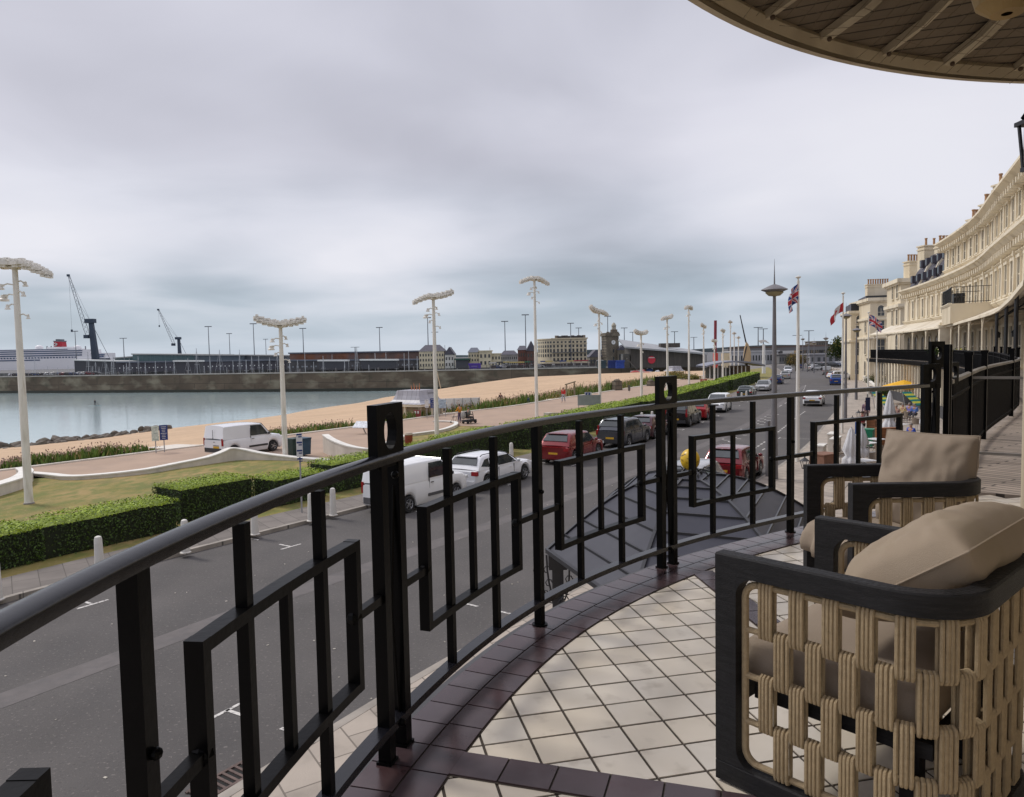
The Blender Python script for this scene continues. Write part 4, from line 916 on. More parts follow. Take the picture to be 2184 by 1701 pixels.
# ---- coastal plants along the promenade edge (uncountable)
plm = [mat('plant_green', (.11,.175,.03), .8, .35, 2), mat('plant_olive', (.25,.21,.07), .85, .3, 2), mat('plant_seed_heads', (.42,.28,.22), .9, .25, 3)]
def coast(a, b, d0, d1, h, dens, pink=.45, name='coastal_plants'):
    mb = MB(); rg = random.Random(int(a*13)); n = int((b-a)*(d1-d0)*dens)
    for _ in range(n):
        t_ = rg.uniform(a,b); d = rg.uniform(d0,d1); e = min(1, (t_-a)/1.5, (b-t_)/1.5)*(.55+.6*noise.noise((t_*.5, d*.5, 2))+.25); hh = h*max(.15, e)*rg.uniform(.5,1.1)*(1-.35*(d-d0)/(d1-d0))
        q, _ = PSE.at(t_, -d); z0 = beach_z(t_, d)-.05; far_ = (d-d0)/(d1-d0)
        mb.cur = 0 if rg.random() > .25+.5*far_ else 1
        dx, dy = rg.uniform(-.3,.3)*hh, rg.uniform(-.3,.3)*hh; w = rg.uniform(.03,.07)*(1+hh*.4)*(1 if mb.cur != 1 else .8)
        a_ = rg.uniform(0,PI); c, s_ = math.cos(a_)*w, math.sin(a_)*w
        mb.add([(q.x-c,q.y-s_,z0),(q.x+c,q.y+s_,z0),(q.x+dx+c*.9,q.y+dy+s_*.9,z0+hh*.65),(q.x+dx*1.4,q.y+dy*1.4,z0+hh),(q.x+dx-c*.9,q.y+dy-s_*.9,z0+hh*.65)], [(0,1,2,3,4)])
        if rg.random() < pink*(.25+.75*far_):
            mb.cur = 2
            for _k in range(2): mb.leaves([(q.x+dx*1.4+rg.uniform(-.1,.1),q.y+dy*1.4+rg.uniform(-.1,.1),z0+hh*rg.uniform(.9,1.25),0,-1,.2)], .13, rg)
    return mb.build(name, plm, kind='stuff', label='rough green coastal plants with pinkish seed heads along the shingle')
kp = lambda x, y: PSE.near(*G(x, y, .1))
coast(kp(-120,1040), kp(392,960), .45, 5.2, .85, 75, .8)
coast(kp(585,937), kp(808,908), .5, 4.6, 1.0, 34, .4)
coast(kp(850,900), kp(955,886), .5, 3.0, 1.0, 30, .15)
coast(kp(1012,879), kp(1190,853), .5, 5.5, 1.35, 22, .7)
coast(kp(1232,846), kp(1345,829), .6, 7, 1.7, 14, .9)
coast(kp(1362,826), kp(1450,812), .6, 8, 1.6, 10, .5)
# rock armour at the waterline
rockm = overlay(mat('rock', (.125,.105,.085), .9, .3, 1.2, bump=.5, bscale=6), (.05,.05,.035), .9, .5, .7)
rg = random.Random(11); rk = []
for v in range(6):
    mb = MB(); mb.ell((0,0,0), (1,.8,.62), 9, 6); mb.v = [tuple(Vector(p)*(1+.38*noise.noise(Vector(p)*1.3+Vector((v*7,0,0)))+.16*noise.noise(Vector(p)*3.1+Vector((v*3,1,0))))) for p in mb.v]; rk.append(mb)
rme = []
for v in range(6): o_ = rk[v].build('armour_rock', rockm, sharp=.5, smooth=True); rme.append(o_.data); bpy.data.objects.remove(o_)
for i in range(96):
    f = i/96; x = -70+440*f+rg.uniform(-8,8); yl = 962-46*max(0,(x))/340 if x > 0 else 962-x*.02; y = yl+rg.uniform(-4,17)*(1-.8*f)+2; g = G(x, y, -7.0)
    o_ = bpy.data.objects.new('armour_rock', rme[i % 6]); COL.objects.link(o_); o_.location = (g[0],g[1],-6.9+rg.uniform(-.2,.5)); o_.rotation_euler = (rg.uniform(-.5,.5),rg.uniform(-.5,.5),rg.uniform(0,6)); sc_ = rg.uniform(1.1,2.1)*(1-.35*f)*.72; o_.scale = (sc_,sc_,sc_)
    o_['label'] = 'dark rough boulder in the rock armour at the water edge'; o_['category'] = 'rock'; o_['group'] = 'boulders of the rock armour'
# ============================================================ vehicles
tyre = mk('tyre', (.016,.016,.017), .8, .2, 9); rimm = mk('alloy', (.42,.42,.43), .3, .15, 6, metal=.7); lampr = mk('tail_red', (.30,.012,.015), .25, .15, 6); lampc = mk('headlamp', (.62,.64,.66), .12, .1, 6)
cglass = mat('car_glass', (.038,.046,.048), .05, .4, 1.0, spec=1.0); plate_y = mk('plate_yellow', (.62,.36,.02), .5, .08, 12); plate_w = mk('plate_white', (.65,.65,.62), .5, .08, 12); interior = mk('cabin_dark', (.02,.02,.02), .9)
def paint(name, c, metal=.25): 
    m = mat('paint_'+name, c, .22, .04, 1, metal=metal, spec=.6); m.node_tree.nodes['Principled BSDF'].inputs['Coat Weight'].default_value = .5; return m
def wheel_mesh(r):
    a = MB(); a.tube([(0,-.10,0),(0,-.115,0),(0,.10,0)][1:], r, 20); a.build
    return a
def car(name, label, cat, loc, rz, col, L=4.4, Wd=1.8, H=1.5, kind='hatch', front_ov=.85, rear_ov=.80, wr=.33, belt=.92, hood=.86, plate=None, trim=None, z0=.01, group='cars parked along the kerb', rails=False, plate_text=None):
    o = T(name, label, cat, (loc[0],loc[1],z0), rz, group); hl = L/2; xf, xr = hl-front_ov, -hl+rear_ov; w = Wd/2; trim = trim or dark; cm = col
    if kind == 'van': xw0, xw1, xr1, xr0, rb = hl-.95, hl-1.65, -hl+.14, -hl+.03, belt
    elif kind == 'suv': xw0, xw1, xr1, xr0, rb = hl-1.15, hl-1.95, -hl+.50, -hl+.10, belt
    elif kind == 'sedan': xw0, xw1, xr1, xr0, rb = hl-1.25, hl-2.05, -hl+1.35, -hl+.55, belt
    elif kind == 'estate': xw0, xw1, xr1, xr0, rb = hl-1.25, hl-2.15, -hl+.55, -hl+.12, belt
    else: xw0, xw1, xr1, xr0, rb = hl-1.05, hl-1.85, -hl+.62, -hl+.12, belt
    # lower body: sections along x; arches cut upward round the wheels
    xs = [-hl, -hl+.04, -hl+.14, -hl+.35]+[xr+wr*1.18*math.cos(a) for a in [PI*(1-k/10) for k in range(11)]]+[xr+wr*1.35+ (xf-xr-wr*2.7)*k/4 for k in range(5)]+[xf+wr*1.18*math.cos(a) for a in [PI*(1-k/10) for k in range(11)]]+[hl-.30, hl-.14, hl-.04, hl]
    xs = sorted(set(round(x,3) for x in xs)); mb = MB(); n = 9
    for x in xs:
        e = min(1, (hl-abs(x))/.34); k = (1-(1-e)**2.2); ww = w*(.80+.20*k) if x > 0 else w*(.86+.14*k); zb = .19 if kind != 'suv' else .24
        zb += .10*(1-k)
        for xc in (xr, xf):
            d = abs(x-xc)
            if d <= wr*1.19: zb = max(zb, wr+math.sqrt(max(0, (wr*1.18)**2-d*d)))
        if x > xw0: f = (x-xw0)/(hl-xw0); zt = belt-(belt-hood)*f-.26*max(0, f-.72)/.28*(1 if kind != 'van' else .8)
        else:
            zt = belt
            if kind == 'sedan' and x < xr0: zt = belt-.02
            if x < -hl+.05: zt = belt-.05
        zb = min(zb, zt-.12)
        sh = zt-.13
        for y, z in ((0,zb),(ww*.93,zb),(ww*.985,zb+.07),(ww,max(zb+.10,.55)),(ww*.985,max(zb+.105,sh)),(ww*.94,zt-.02),(ww*.86,zt+.005),(ww*.4,zt+.025*(1 if x > xw0 else 0)),(0,zt+.03*(1 if x > xw0 else 0))): mb.v.append((x,y,z))
    m = len(xs); base = list(mb.v); mb.v += [(x,-y,z) for x,y,z in base]; F = []
    for side in (0, 1):
        o_ = side*len(base)
        for i in range(m-1):
            for j in range(n-1):
                a, b = o_+i*n+j, o_+(i+1)*n+j; F.append((a, b, b+1, a+1) if side == 0 else (a, a+1, b+1, b))
    F.append(tuple(range(n-1,-1,-1))); F.append(tuple((m-1)*n+j for j in range(n))); F.append(tuple(len(base)+j for j in range(n))); F.append(tuple(len(base)+(m-1)*n+j for j in range(n-1,-1,-1)))
    mb.f = F; mb.mi = [0]*len(F); mb.build('body', cm, o, smooth=True, sharp=.75)
    # cabin
    wb, wt = w*.955, w*(.80 if kind != 'van' else .88); zr = H
    def roofz(x):
        f = (x-xr1)/(xw1-xr1); return zr-.05*(abs(f-.45)*1.5)**2-(.03 if f > .9 else 0)
    st = [(xr0, belt, belt)]+[(xr0+(xr1-xr0)*k/4, belt, belt+(roofz(xr1)-belt)*(1-(1-k/4)**1.25 if kind in('hatch','suv','estate') else k/4)) for k in range(1,4)]+[(xr1+(xw1-xr1)*k/8, belt, roofz(xr1+(xw1-xr1)*k/8)) for k in range(9)]+[(xw1+(xw0-xw1)*k/4, belt, roofz(xw1)+(belt-roofz(xw1))*(k/4)**1.12) for k in range(1,5)]
    mb = MB(); n = 6
    for x, z0_, z1 in st:
        f = (z1-z0_)/(zr-belt); yt = wb+(wt-wb)*f; e = .85 if (x < xr1 or x > xw1) else 1
        for y, z in ((wb,z0_-.02),(yt,max(z0_,z1-.055)),(yt*.95,max(z0_,z1-.015)),(yt*.8,z1+.012),(yt*.4,z1+.03),(0,z1+.035)): mb.v.append((x,y,z))
    base = list(mb.v); m = len(st); mb.v += [(x,-y,z) for x,y,z in base]; F = []
    for side in (0,1):
        o_ = side*len(base)
        for i in range(m-1):
            for j in range(n-1): a, b = o_+i*n+j, o_+(i+1)*n+j; F.append((a,b,b+1,a+1) if side == 0 else (a,a+1,b+1,b))
    mb.f = F; mb.mi = [0]*len(F); mb.build('roof', cm, o, smooth=True, sharp=.7)
    def side_y(z): f = min(1, max(0, (z-belt)/(zr-belt))); return wb+(wt-wb)*f
    def pane(nm, poly, side):
        mb = MB(); P = [(x, side*(side_y(z)+.006), z) for x, z in poly]; Q = [(x, side*(side_y(z)-.01), z) for x, z in poly]; k = len(P)
        mb.add(P+Q, [tuple(range(k)) if side < 0 else tuple(range(k-1,-1,-1))]+[(i,(i+1)%k,k+(i+1)%k,k+i) for i in range(k)]); mb.build(nm, cglass, o)
    zt_, zb_ = zr-.11, belt+.045; pl = (xw0-xw1)/(zr-belt)
    fx = lambda z: xw0-.09-(z-belt)*pl*1.02
    mid = (xw1+xr1)/2+.1 if kind != 'van' else xw1-.85
    for sd_ in (-1, 1):
        pane('side_window', [(fx(zb_)-.12,zb_),(fx(zt_)-.04,zt_),(mid+.04,zt_),(mid+.04,zb_)], sd_)
        if kind != 'van':
            rx = lambda z: xr0+.14+(z-belt)*(xr1-xr0)/(zr-belt)*1.0
            q1 = xr+.25 if kind != 'sedan' else rx(zb_)+.18
            pane('side_window', [(mid-.04,zb_),(mid-.04,zt_),(q1+.02,zt_),(q1+.02,zb_)], sd_)
            if kind in ('estate','suv'): pane('side_window', [(q1-.05,zb_+.02),(q1-.05,zt_),(rx(zt_)+.12,zt_-.03),(rx(zb_)+.10,zb_+.10)], sd_)
    def slope_pane(nm, xa, za, xb, zb2, ya, yb, outw):
        d = Vector((xb-xa, 0, zb2-za)).normalized(); nrm = Vector((-d.z, 0, d.x)); nrm = nrm if nrm.x*outw > 0 else -nrm; mb = MB()
        P = [(xa,-ya,za),(xa,ya,za),(xb,yb,zb2),(xb,-yb,zb2)]; P1 = [(x+nrm.x*(.052 if outw < 0 else .03),y,z+nrm.z*(.052 if outw < 0 else .03)) for x,y,z in P]; P0 = [(x-nrm.x*.03,y,z-nrm.z*.03) for x,y,z in P]
        mb.add(P1+P0, [(0,1,2,3),(0,4,5,1),(1,5,6,2),(2,6,7,3),(3,7,4,0)]); mb.build(nm, cglass, o)
    e = .07; slope_pane('windscreen', xw0-.02, belt+.03, xw1+.06, zr-.055, wb*.90, wt*.88, 1)
    if kind != 'van':
        zlo = belt+.06; f0 = .18; slope_pane('rear_window', xr0+(xr1-xr0)*(.30 if kind != 'sedan' else .1), belt+(zr-belt)*.36 if kind != 'sedan' else belt+.07, xr1-.07, zr-.085, wb*.80, wt*.82, -1)
    if kind in ('hatch','suv','estate'): MB().box((xr1-.06,0,zr-.012),(.22,wt*1.5,.03)).build('spoiler', cm, o)
    # wheels
    for x in (xf, xr):
        for sd_ in (-1, 1):
            wo = bpy.data.objects.new('wheel', None); COL.objects.link(wo); wo.parent = o; wo.location = (x, sd_*(w-.115), wr)
            mb = MB(); mb.lathe([(wr*.62,-.105),(wr*.93,-.11),(wr,-.085),(wr,.085),(wr*.93,.11),(wr*.62,.105)], (0,0,0), 22); mb.v = [(x_,z_,y_) for x_,y_,z_ in mb.v]; mb.build('tyre', tyre, wo, smooth=True)
            mb = MB(); yy = sd_*.088; mb.lathe([(wr*.64,0),(wr*.60,.02),(wr*.56,.0)], (0,0,0), 20); mb.v = [(x_,yy+z_*sd_,y_) for x_,y_,z_ in mb.v]
            for k in range(5): a = k*2*PI/5; mb.bar((0,yy,0),(wr*.6*math.cos(a),yy,wr*.6*math.sin(a)), .03, .065, (0,1,0))
            mb.ell((0,yy,0),(.06,.02,.06),8,5); mb.build('rim', rimm, wo)
            MB().tube([(0,sd_*.06,0),(0,sd_*.065,0)], wr*.62, 18).build('brake_disc', interior, wo)
    MB().box(((xf+xr)/2,0,wr+.12),(xf-xr+wr*2.1,Wd-.34,.30)).build('underbody', interior, o)
    # lights, plates, bumpers, mirrors
    for sd_ in (-1, 1):
        if kind == 'van': MB().box((-hl+.035,sd_*(w*.885),.92),(.07,.10,.42)).build('tail_light', lampr, o)
        elif kind == 'estate': MB().box((-hl+.05,sd_*(w*.80),.80),(.12,.30,.17)).build('tail_light', lampr, o)
        elif kind == 'suv': mb = MB(); mb.box((-hl+.06,sd_*(w*.87),.95),(.12,.14,.30)); mb.box((-hl+.16,sd_*(w*.84),1.2),(.10,.09,.34)); mb.build('tail_light', lampr, o)
        else: MB().box((-hl+.05,sd_*(w*.82),.82),(.13,.26,.15)).build('tail_light', lampr, o)
        MB().box((hl-.13,sd_*(w*.74),hood-.17),(.22,.34,.13)).build('headlight', lampc, o)
        mx, mz = xw0-.30, belt+.10; mb = MB(); mb.ell((mx,sd_*(w+.09),mz),(.06,.10,.075),8,6); mb.bar((mx,sd_*(w-.08),mz-.04),(mx,sd_*(w+.03),mz-.03),.04,.03); mb.build('mirror', cm if kind != 'van' else dark, o, smooth=True)
        for x_ in (mid-.15 if kind != 'van' else mid+.15, mid+.95)[:1 if kind == 'van' else 2]: MB().box((x_,sd_*(w+.004),belt-.12),(.16,.025,.028)).build('door_handle', cm if kind != 'van' else dark, o)
        if kind != 'van':
            sm = MB()
            for x_ in (mid, xw0-.55, xr+.42): sm.box((x_,sd_*(w*.992),(belt+.36)/2),(.012,.03,belt-.40))
            sm.build('door_gap', interior, o)
        if kind != 'van': MB().box(((xf+xr)/2,sd_*(w*.985),.27),(xf-xr-wr*2.5,.03,.10)).build('sill_trim', trim, o)
        else: MB().box((.25,sd_*(w+.006),.50),(1.35,.03,.11)).build('side_moulding', trim, o); MB().box((mid+.0,sd_*(w*.965),1.0),(.012,.05,1.2)).build('door_gap', interior, o)
    MB().box((-hl+.015,0,.44 if kind != 'estate' else .36),(.10,Wd*.80,.24)).build('rear_bumper', cm if kind in('estate','hatch') else trim, o)
    MB().box((hl-.02,0,.36),(.10,Wd*.74,.22)).build('front_bumper', trim if kind in ('suv','van') else cm, o); MB().box((hl-.015,0,hood-.24),(.07,Wd*.42,.13)).build('grille', dark, o)
    pz = .62 if kind in('van','suv') else .60
    if kind == 'van':
        MB().box((-hl+.012,0,1.05),(.02,.012,1.15)).build('door_gap', interior, o); MB().box((-hl+.0,-.13,.92),(.03,.14,.03)).build('door_handle', dark, o)
        MB().box((-hl+.0,-.3,pz+.10),(.04,.5,.03)).build('plate_lamp', dark, o)
    mb_y = -.30 if kind == 'van' else 0
    pw = MB().box((-hl-.004,mb_y,pz),(.02,.52,.115)).build('number_plate', plate_y, o)
    if plate_text: txt(pw, plate_text, (-hl-.016,mb_y,pz), .095, dark, rz=-PI/2, name='plate_lettering')
    MB().box((hl+.032,0,.36),(.02,.52,.11)).build('number_plate', plate_w, o)
    mb = MB(); mb.bar((xw0-.02,-.45,belt+.06),(xw0-.30,.12,belt+.24),.02,.02); mb.bar((xw0-.02,.2,belt+.06),(xw0-.30,.68,belt+.24),.02,.02); mb.build('wiper', dark, o)
    if rails:
        for sd_ in (-1,1): MB().tube([(xr1+.05,sd_*wt*.86,zr+.0),(xr1+.2,sd_*wt*.86,zr+.055),(xw1-.3,sd_*wt*.86,zr+.055),(xw1-.1,sd_*wt*.86,zr+.0)], .018, 6).build('roof_rail', dark, o)
    return o
P_ = {k: paint(k, c, mt) for k, (c, mt) in dict(white=((.82,.83,.84),.0), white2=((.76,.77,.80),0), red=((.20,.012,.016),.3), grey=((.075,.08,.095),.4), maroon=((.075,.022,.032),.4), black=((.022,.020,.020),.35), bred=((.36,.015,.02),.2), slate=((.06,.075,.075),.4), silver=((.42,.42,.42),.5), blue=((.012,.055,.24),.3), navy=((.02,.04,.12),.3), crimson=((.16,.008,.014),.3)).items()}
def kerbcar(px, py, dt, off, P=LKP):
    t_ = P.near(*G(px,py)); q, h = P.at(t_+dt, off); return q, h
q, h = kerbcar(757,1094, 2.35, 1.12); car('parked_van', 'white panel van parked nearest, seen behind the double railing post', 'van', q, h, P_['white'], 4.38, 1.81, 1.81, 'van', .85, .72, .315, 1.08, .98, trim=mk('bumper_grey', (.10,.10,.105), .6), group='vans')
q, h = kerbcar(1110,1027, -1.35, 1.08); car('parked_car', 'white estate car with roof rails behind the near van', 'car', q, h, P_['white2'], 4.66, 1.81, 1.46, 'estate', rails=True)
q, h = kerbcar(1183,993, 2.1, 1.1); car('parked_car', 'dark red car with a grey roof parked ahead of the white estate', 'car', q, h, P_['red'], 4.5, 1.84, 1.60, 'hatch', belt=.98, hood=.92, wr=.35)
q, h = kerbcar(1268,957, 2.25, 1.1); car('parked_car', 'dark grey boxy off roader with red upright tail lamps', 'car', q, h, P_['grey'], 4.7, 1.9, 1.70, 'suv', belt=1.06, hood=1.0, wr=.36, rails=True)
q, h = kerbcar(1349,938, 2.0, 1.1); car('parked_car', 'maroon hatchback left of the second ring plate post', 'car', q, h, P_['maroon'], 4.2, 1.78, 1.50, 'hatch')
q, h = kerbcar(1459,911, 1.5, 1.1); car('parked_car', 'black off roader seen through the second double post', 'car', q, h, P_['black'], 4.6, 1.9, 1.68, 'suv', belt=1.04, hood=1.0, wr=.37)
q, h = kerbcar(1498,896, 1.2, 1.1); car('parked_car', 'bright red hatchback between the black and the white off roaders', 'car', q, h, P_['bred'], 4.2, 1.8, 1.52, 'hatch')
q, h = kerbcar(1547,879, 0, 1.15); car('parked_car', 'white off roader facing the balcony behind the handrail', 'car', q, h+PI, P_['white'], 4.5, 1.9, 1.66, 'suv', belt=1.02, hood=.98, wr=.38)
q, h = kerbcar(1598,852, 2.2, 1.1); car('parked_car', 'slate grey hatchback just above the handrail', 'car', q, h, P_['slate'], 4.3, 1.8, 1.48, 'hatch')
q, h = kerbcar(1632,834, 2.4, 1.2); car('parked_car', 'silver saloon facing the balcony beside the disc lamp', 'car', q, h+PI, P_['silver'], 4.7, 1.84, 1.45, 'sedan')
q, h = kerbcar(1638,822, 3.2, 1.1); car('parked_car', 'dark blue car behind the silver saloon', 'car', q, h, P_['navy'], 4.3, 1.8, 1.48, 'hatch')
q, h = kerbcar(1641,811, 4.5, 1.1); car('parked_car', 'pale blue estate car third behind the silver saloon', 'car', q, h, P_['silver'], 4.5, 1.8, 1.46, 'estate')
q, h = kerbcar(1637,797, 3, 1.3); car('parked_car', 'white car facing the balcony at the far end of the parked row', 'car', q, h+PI, P_['white2'], 4.4, 1.8, 1.6, 'hatch')
q, h = kerbcar(1768,869, 1.5, -2.6, RKP); car('moving_car', 'white car driving away in the right lane, half under the handrail', 'car', q, h, P_['white'], 4.4, 1.8, 1.5, 'sedan', group='cars on the road')
q, h = kerbcar(1776,823, 2, -1.2, RKP); car('parked_car', 'bright blue car parked on the right before the flagpoles', 'car', q, h, P_['blue'], 4.3, 1.8, 1.6, 'hatch', group='cars on the right side of the road')
q, h = kerbcar(1722,800, 2, -1.6, RKP); car('parked_van', 'silver van parked far along on the right', 'van', q, h, P_['silver'], 4.6, 1.85, 1.85, 'van', belt=1.05, hood=.98, group='vans')
q, h = kerbcar(1681,787, 2, -5.2, RKP); car('moving_car', 'small blue car at the far junction', 'car', q, h, P_['blue'], 4.1, 1.75, 1.5, 'hatch', group='cars on the road')
g = G(1792,812,.1); car('parked_car', 'white car parked side on beyond the blue car', 'car', (g[0]+1,g[1]+2), R(8), P_['white2'], 4.5, 1.85, 1.6, 'suv', z0=.12, belt=1.0, group='cars on the right side of the road')
g = G(1760,792,.1); car('parked_car', 'pale car parked across the far side street', 'car', (g[0],g[1]+6), R(15), P_['silver'], 4.3, 1.8, 1.5, 'hatch', z0=.12, group='cars on the right side of the road')
g = G(1822,805,.1); car('parked_car', 'white car parked before the cream corner block', 'car', (g[0],g[1]+2), R(60), P_['white'], 4.3, 1.8, 1.5, 'hatch', z0=.12, group='cars on the right side of the road')
q, h = kerbcar(1548,1028, 1.9, -1.15, RKP); mc = car('parked_car', 'crimson hatchback with its right front door open beyond the porch roof', 'car', q, h, P_['crimson'], 4.1, 1.78, 1.52, 'hatch', group='cars on the right side of the road', plate_text=None)
do = bpy.data.objects.new('open_door', None); COL.objects.link(do); do.parent = mc; do.location = (.62,-.90,0); do.rotation_euler = (0,0,R(-62)+PI)
MB().box((.5,0,.62),(1.0,.07,.62)).build('door_panel', P_['crimson'], do); MB().add([(.03,.0,.94),(.98,.0,.94),(.95,.0,1.36),(.38,.0,1.40)], [(0,1,2,3)]).add([(.03,.012,.94),(.98,.012,.94),(.95,.012,1.36),(.38,.012,1.40)], [(3,2,1,0)]).build('door_glass', cglass, do)
MB().tube([(.0,0,.93),(.37,0,1.42),(.97,0,1.38),(1.0,0,.93)], .022, 6).build('window_frame', dark, do)
q, h = kerbcar(1548,1028, -4.3, -1.25, RKP); car('parked_car', 'silver car mostly hidden behind the porch roof', 'car', q, h+PI, P_['silver'], 4.4, 1.8, 1.46, 'hatch', group='cars on the right side of the road')
g = G(583,963,.12); hv = R(58); car('parked_van', 'white van standing on the promenade beside the blue bins', 'van', (g[0]-math.cos(hv)*1.35-math.sin(hv)*.9, g[1]-math.sin(hv)*1.35+math.cos(hv)*.9), hv, P_['white2'], 4.45, 1.86, 1.85, 'van', .85, .80, .33, 1.08, .98, z0=.13, group='vans')
# ============================================================ people
skin = mk('skin', (.42,.24,.17), .6, .08, 8)
def person(label, foot, z0, rz, top, legs, h=1.72, pose='stand', hair=(.05,.03,.02), carry=None, bare=False):
    o = T('person', label, 'person', (foot[0],foot[1],z0), rz); k = h/1.72
    tm, lm, hm = [mat(n_+'_cloth' if n_ != 'hair' else 'hair', c, .85, .12, 8) for n_, c in (('top', top), ('leg', legs), ('hair', hair))]
    sit = pose == 'sit'; st = .18 if pose in('walk','stand') else 0; hipz = .90 if not sit else .50
    J = {'pel': (0,0,hipz), 'chest': (0,.02,hipz+.36), 'neck': (0,.02,hipz+.54), 'head': (0,.05,hipz+.66), 'crown': (0,.04,hipz+.80)}
    for s_, n_ in ((-1,'l'),(1,'r')):
        f = st*s_
        J['hip'+n_] = (.09*s_,0,hipz-.04); J['kn'+n_] = (.10*s_,.06+f*.6,.50) if not sit else (.12*s_,.42,.48); J['an'+n_] = (.10*s_,f-.02,.09) if not sit else (.12*s_,.44,.09); J['to'+n_] = (.11*s_,J['an'+n_][1]+.16,.03)
        J['sh'+n_] = (.19*s_,.02,hipz+.48); J['el'+n_] = (.24*s_,-.02-f*.4,hipz+.22) if pose != 'push' else (.25*s_,.08,hipz+.22); J['wr'+n_] = (.24*s_,.10-f*.5,hipz-.0) if pose not in ('push','sit') else (.18*s_,.38,hipz+.18); J['ha'+n_] = tuple(Vector(J['wr'+n_])+Vector((0,.04,-.07 if pose != 'push' else 0)))
    rad = dict(pel=.13,chest=.15,neck=.055,head=.095,crown=.08,hipl=.09,knl=.062,anl=.042,tol=.035,shl=.062,ell=.045,wrl=.032,hal=.036)
    E_ = [('pel','chest'),('chest','neck'),('neck','head'),('head','crown')]
    for n_ in 'lr': E_ += [('pel','hip'+n_),('hip'+n_,'kn'+n_),('kn'+n_,'an'+n_),('an'+n_,'to'+n_),('chest','sh'+n_),('sh'+n_,'el'+n_),('el'+n_,'wr'+n_),('wr'+n_,'ha'+n_)]
    def skin_mesh(nm, names, grow, m, root_='pel'):
        me = bpy.data.meshes.new(nm); idx = {n_: i for i, n_ in enumerate(names)}
        me.from_pydata([tuple(c*k for c in J[n_]) for n_ in names], [(idx[a], idx[b]) for a, b in E_ if a in idx and b in idx], [])
        ob = bpy.data.objects.new(nm, me); COL.objects.link(ob); ob.parent = o; me.materials.append(m)
        md = ob.modifiers.new('Skin', 'SKIN'); sv = me.skin_vertices[0].data
        for n_, i in idx.items():
            r_ = rad.get(n_) or rad[n_[:-1]+'l']; sv[i].radius = ((r_+grow)*k, (r_*(.72 if n_ in ('pel','chest') else 1)+grow)*k); sv[i].use_root = (n_ == root_)
        ob.modifiers.new('Smooth', 'SUBSURF').levels = 1; return ob
    b_ = skin_mesh('body', list(J), 0, skin)
    skin_mesh('top', ['pel','chest','shl','shr','ell','elr']+(['wrl','wrr'] if not bare else []), .018, tm)
    skin_mesh('trousers', ['pel','hipl','hipr','knl','knr']+(['anl','anr'] if not bare else []), .016, lm)
    c = J['head']; mb = MB(); mb.ell((0,c[1]*k-.02,(c[2]+.07)*k), (.098*k,.108*k,.09*k), 10, 7); mb.build('hair', hm, o, smooth=True)
    return o
def pl(px, py, z=.12): return G(px, py, z)
g = pl(981,903); person('person in an orange top pushing a walker beside a scooter rider', g, .13, R(40), (.55,.22,.02), (.10,.07,.12), 1.6, 'push')
wk = T('walking_frame', 'small wheeled walking frame held by the person in orange', 'walker', (g[0]-.35,g[1]+.15,.13), R(40)); mb = MB()
for i in (-.22,.22): mb.tube([(i,-.1,.85),(i,.1,.05)], .015, 6); mb.tube([(i,.4,.05),(i,.05,.6)], .015, 6); mb.ell((i,.1,.06),(.03,.09,.09),8,6); mb.ell((i,.42,.06),(.03,.09,.09),8,6)
mb.box((0,.2,.5),(.4,.3,.03)); mb.build('walker_frame', dark, wk)
g = pl(1001,904); sc_ = T('mobility_scooter', 'dark mobility scooter on the promenade, seen from behind', 'scooter', (g[0],g[1],.13), R(48)-PI/2)
MB().box((0,0,.25),(.55,1.2,.16)).build('chassis', dark, sc_); MB().box((0,-.25,.5),(.5,.45,.1)).build('seat', dark, sc_); MB().box((0,-.48,.78),(.5,.09,.5)).build('backrest', dark, sc_); MB().tube([(0,.55,.25),(0,.4,.95)], .03, 8).build('tiller', dark, sc_)
for i in (-.28,.28):
    for j in (-.42,.45): MB().ell((i,j,.16),(.05,.16,.16),10,8).build('wheel', tyre, sc_)
MB().ell((0,-.68,.72),(.27,.16,.33),12,8).build('bag', mk('bag_grey', (.28,.27,.25), .85, .4, 9), sc_, smooth=True)
person('person in a grey hat and coat riding the mobility scooter', (g[0]-.06,g[1]-.15), .20, R(48)-PI/2, (.16,.16,.14), (.04,.04,.05), 1.7, 'sit', hair=(.14,.14,.13))
person('person in a bright red shirt and pale trousers walking on the promenade', pl(1202,859), .13, R(150), (.50,.03,.03), (.36,.37,.42), 1.74)
g = G(1068,863,-.6); person('person in dark clothes standing on the shingle beyond the plants', g, -.75, R(20), (.05,.03,.04), (.05,.04,.05), 1.65)
g = G(1186,850,-.6); person('person sitting low behind the pink plants near the red shirted walker', g, -.8, 1, (.03,.025,.03), (.05,.04,.05), 1.6, 'sit')
g = pl(1847,905); person('person in mauve walking on the right pavement by the flagpoles', g, .13, R(150), (.20,.13,.17), (.16,.10,.10), 1.75)
g = G(203,866,-7.5); pb = T('paddleboard', 'thin paddleboard carrying a lone person on the calm water', 'paddleboard', (g[0],g[1],-7.5), .1); MB().ell((0,0,.03),(2.2,.42,.1),16,6).build('board', mk('board_teal', (.05,.12,.14), .5), pb, smooth=True); MB().tube([(.3,.25,1.5),(.9,.5,-.2)], .03, 6).build('paddle', dark, pb)
person('person standing on the paddleboard far out on the water', (g[0],g[1]), -7.36, 0, (.03,.04,.05), (.03,.03,.04), 1.8)
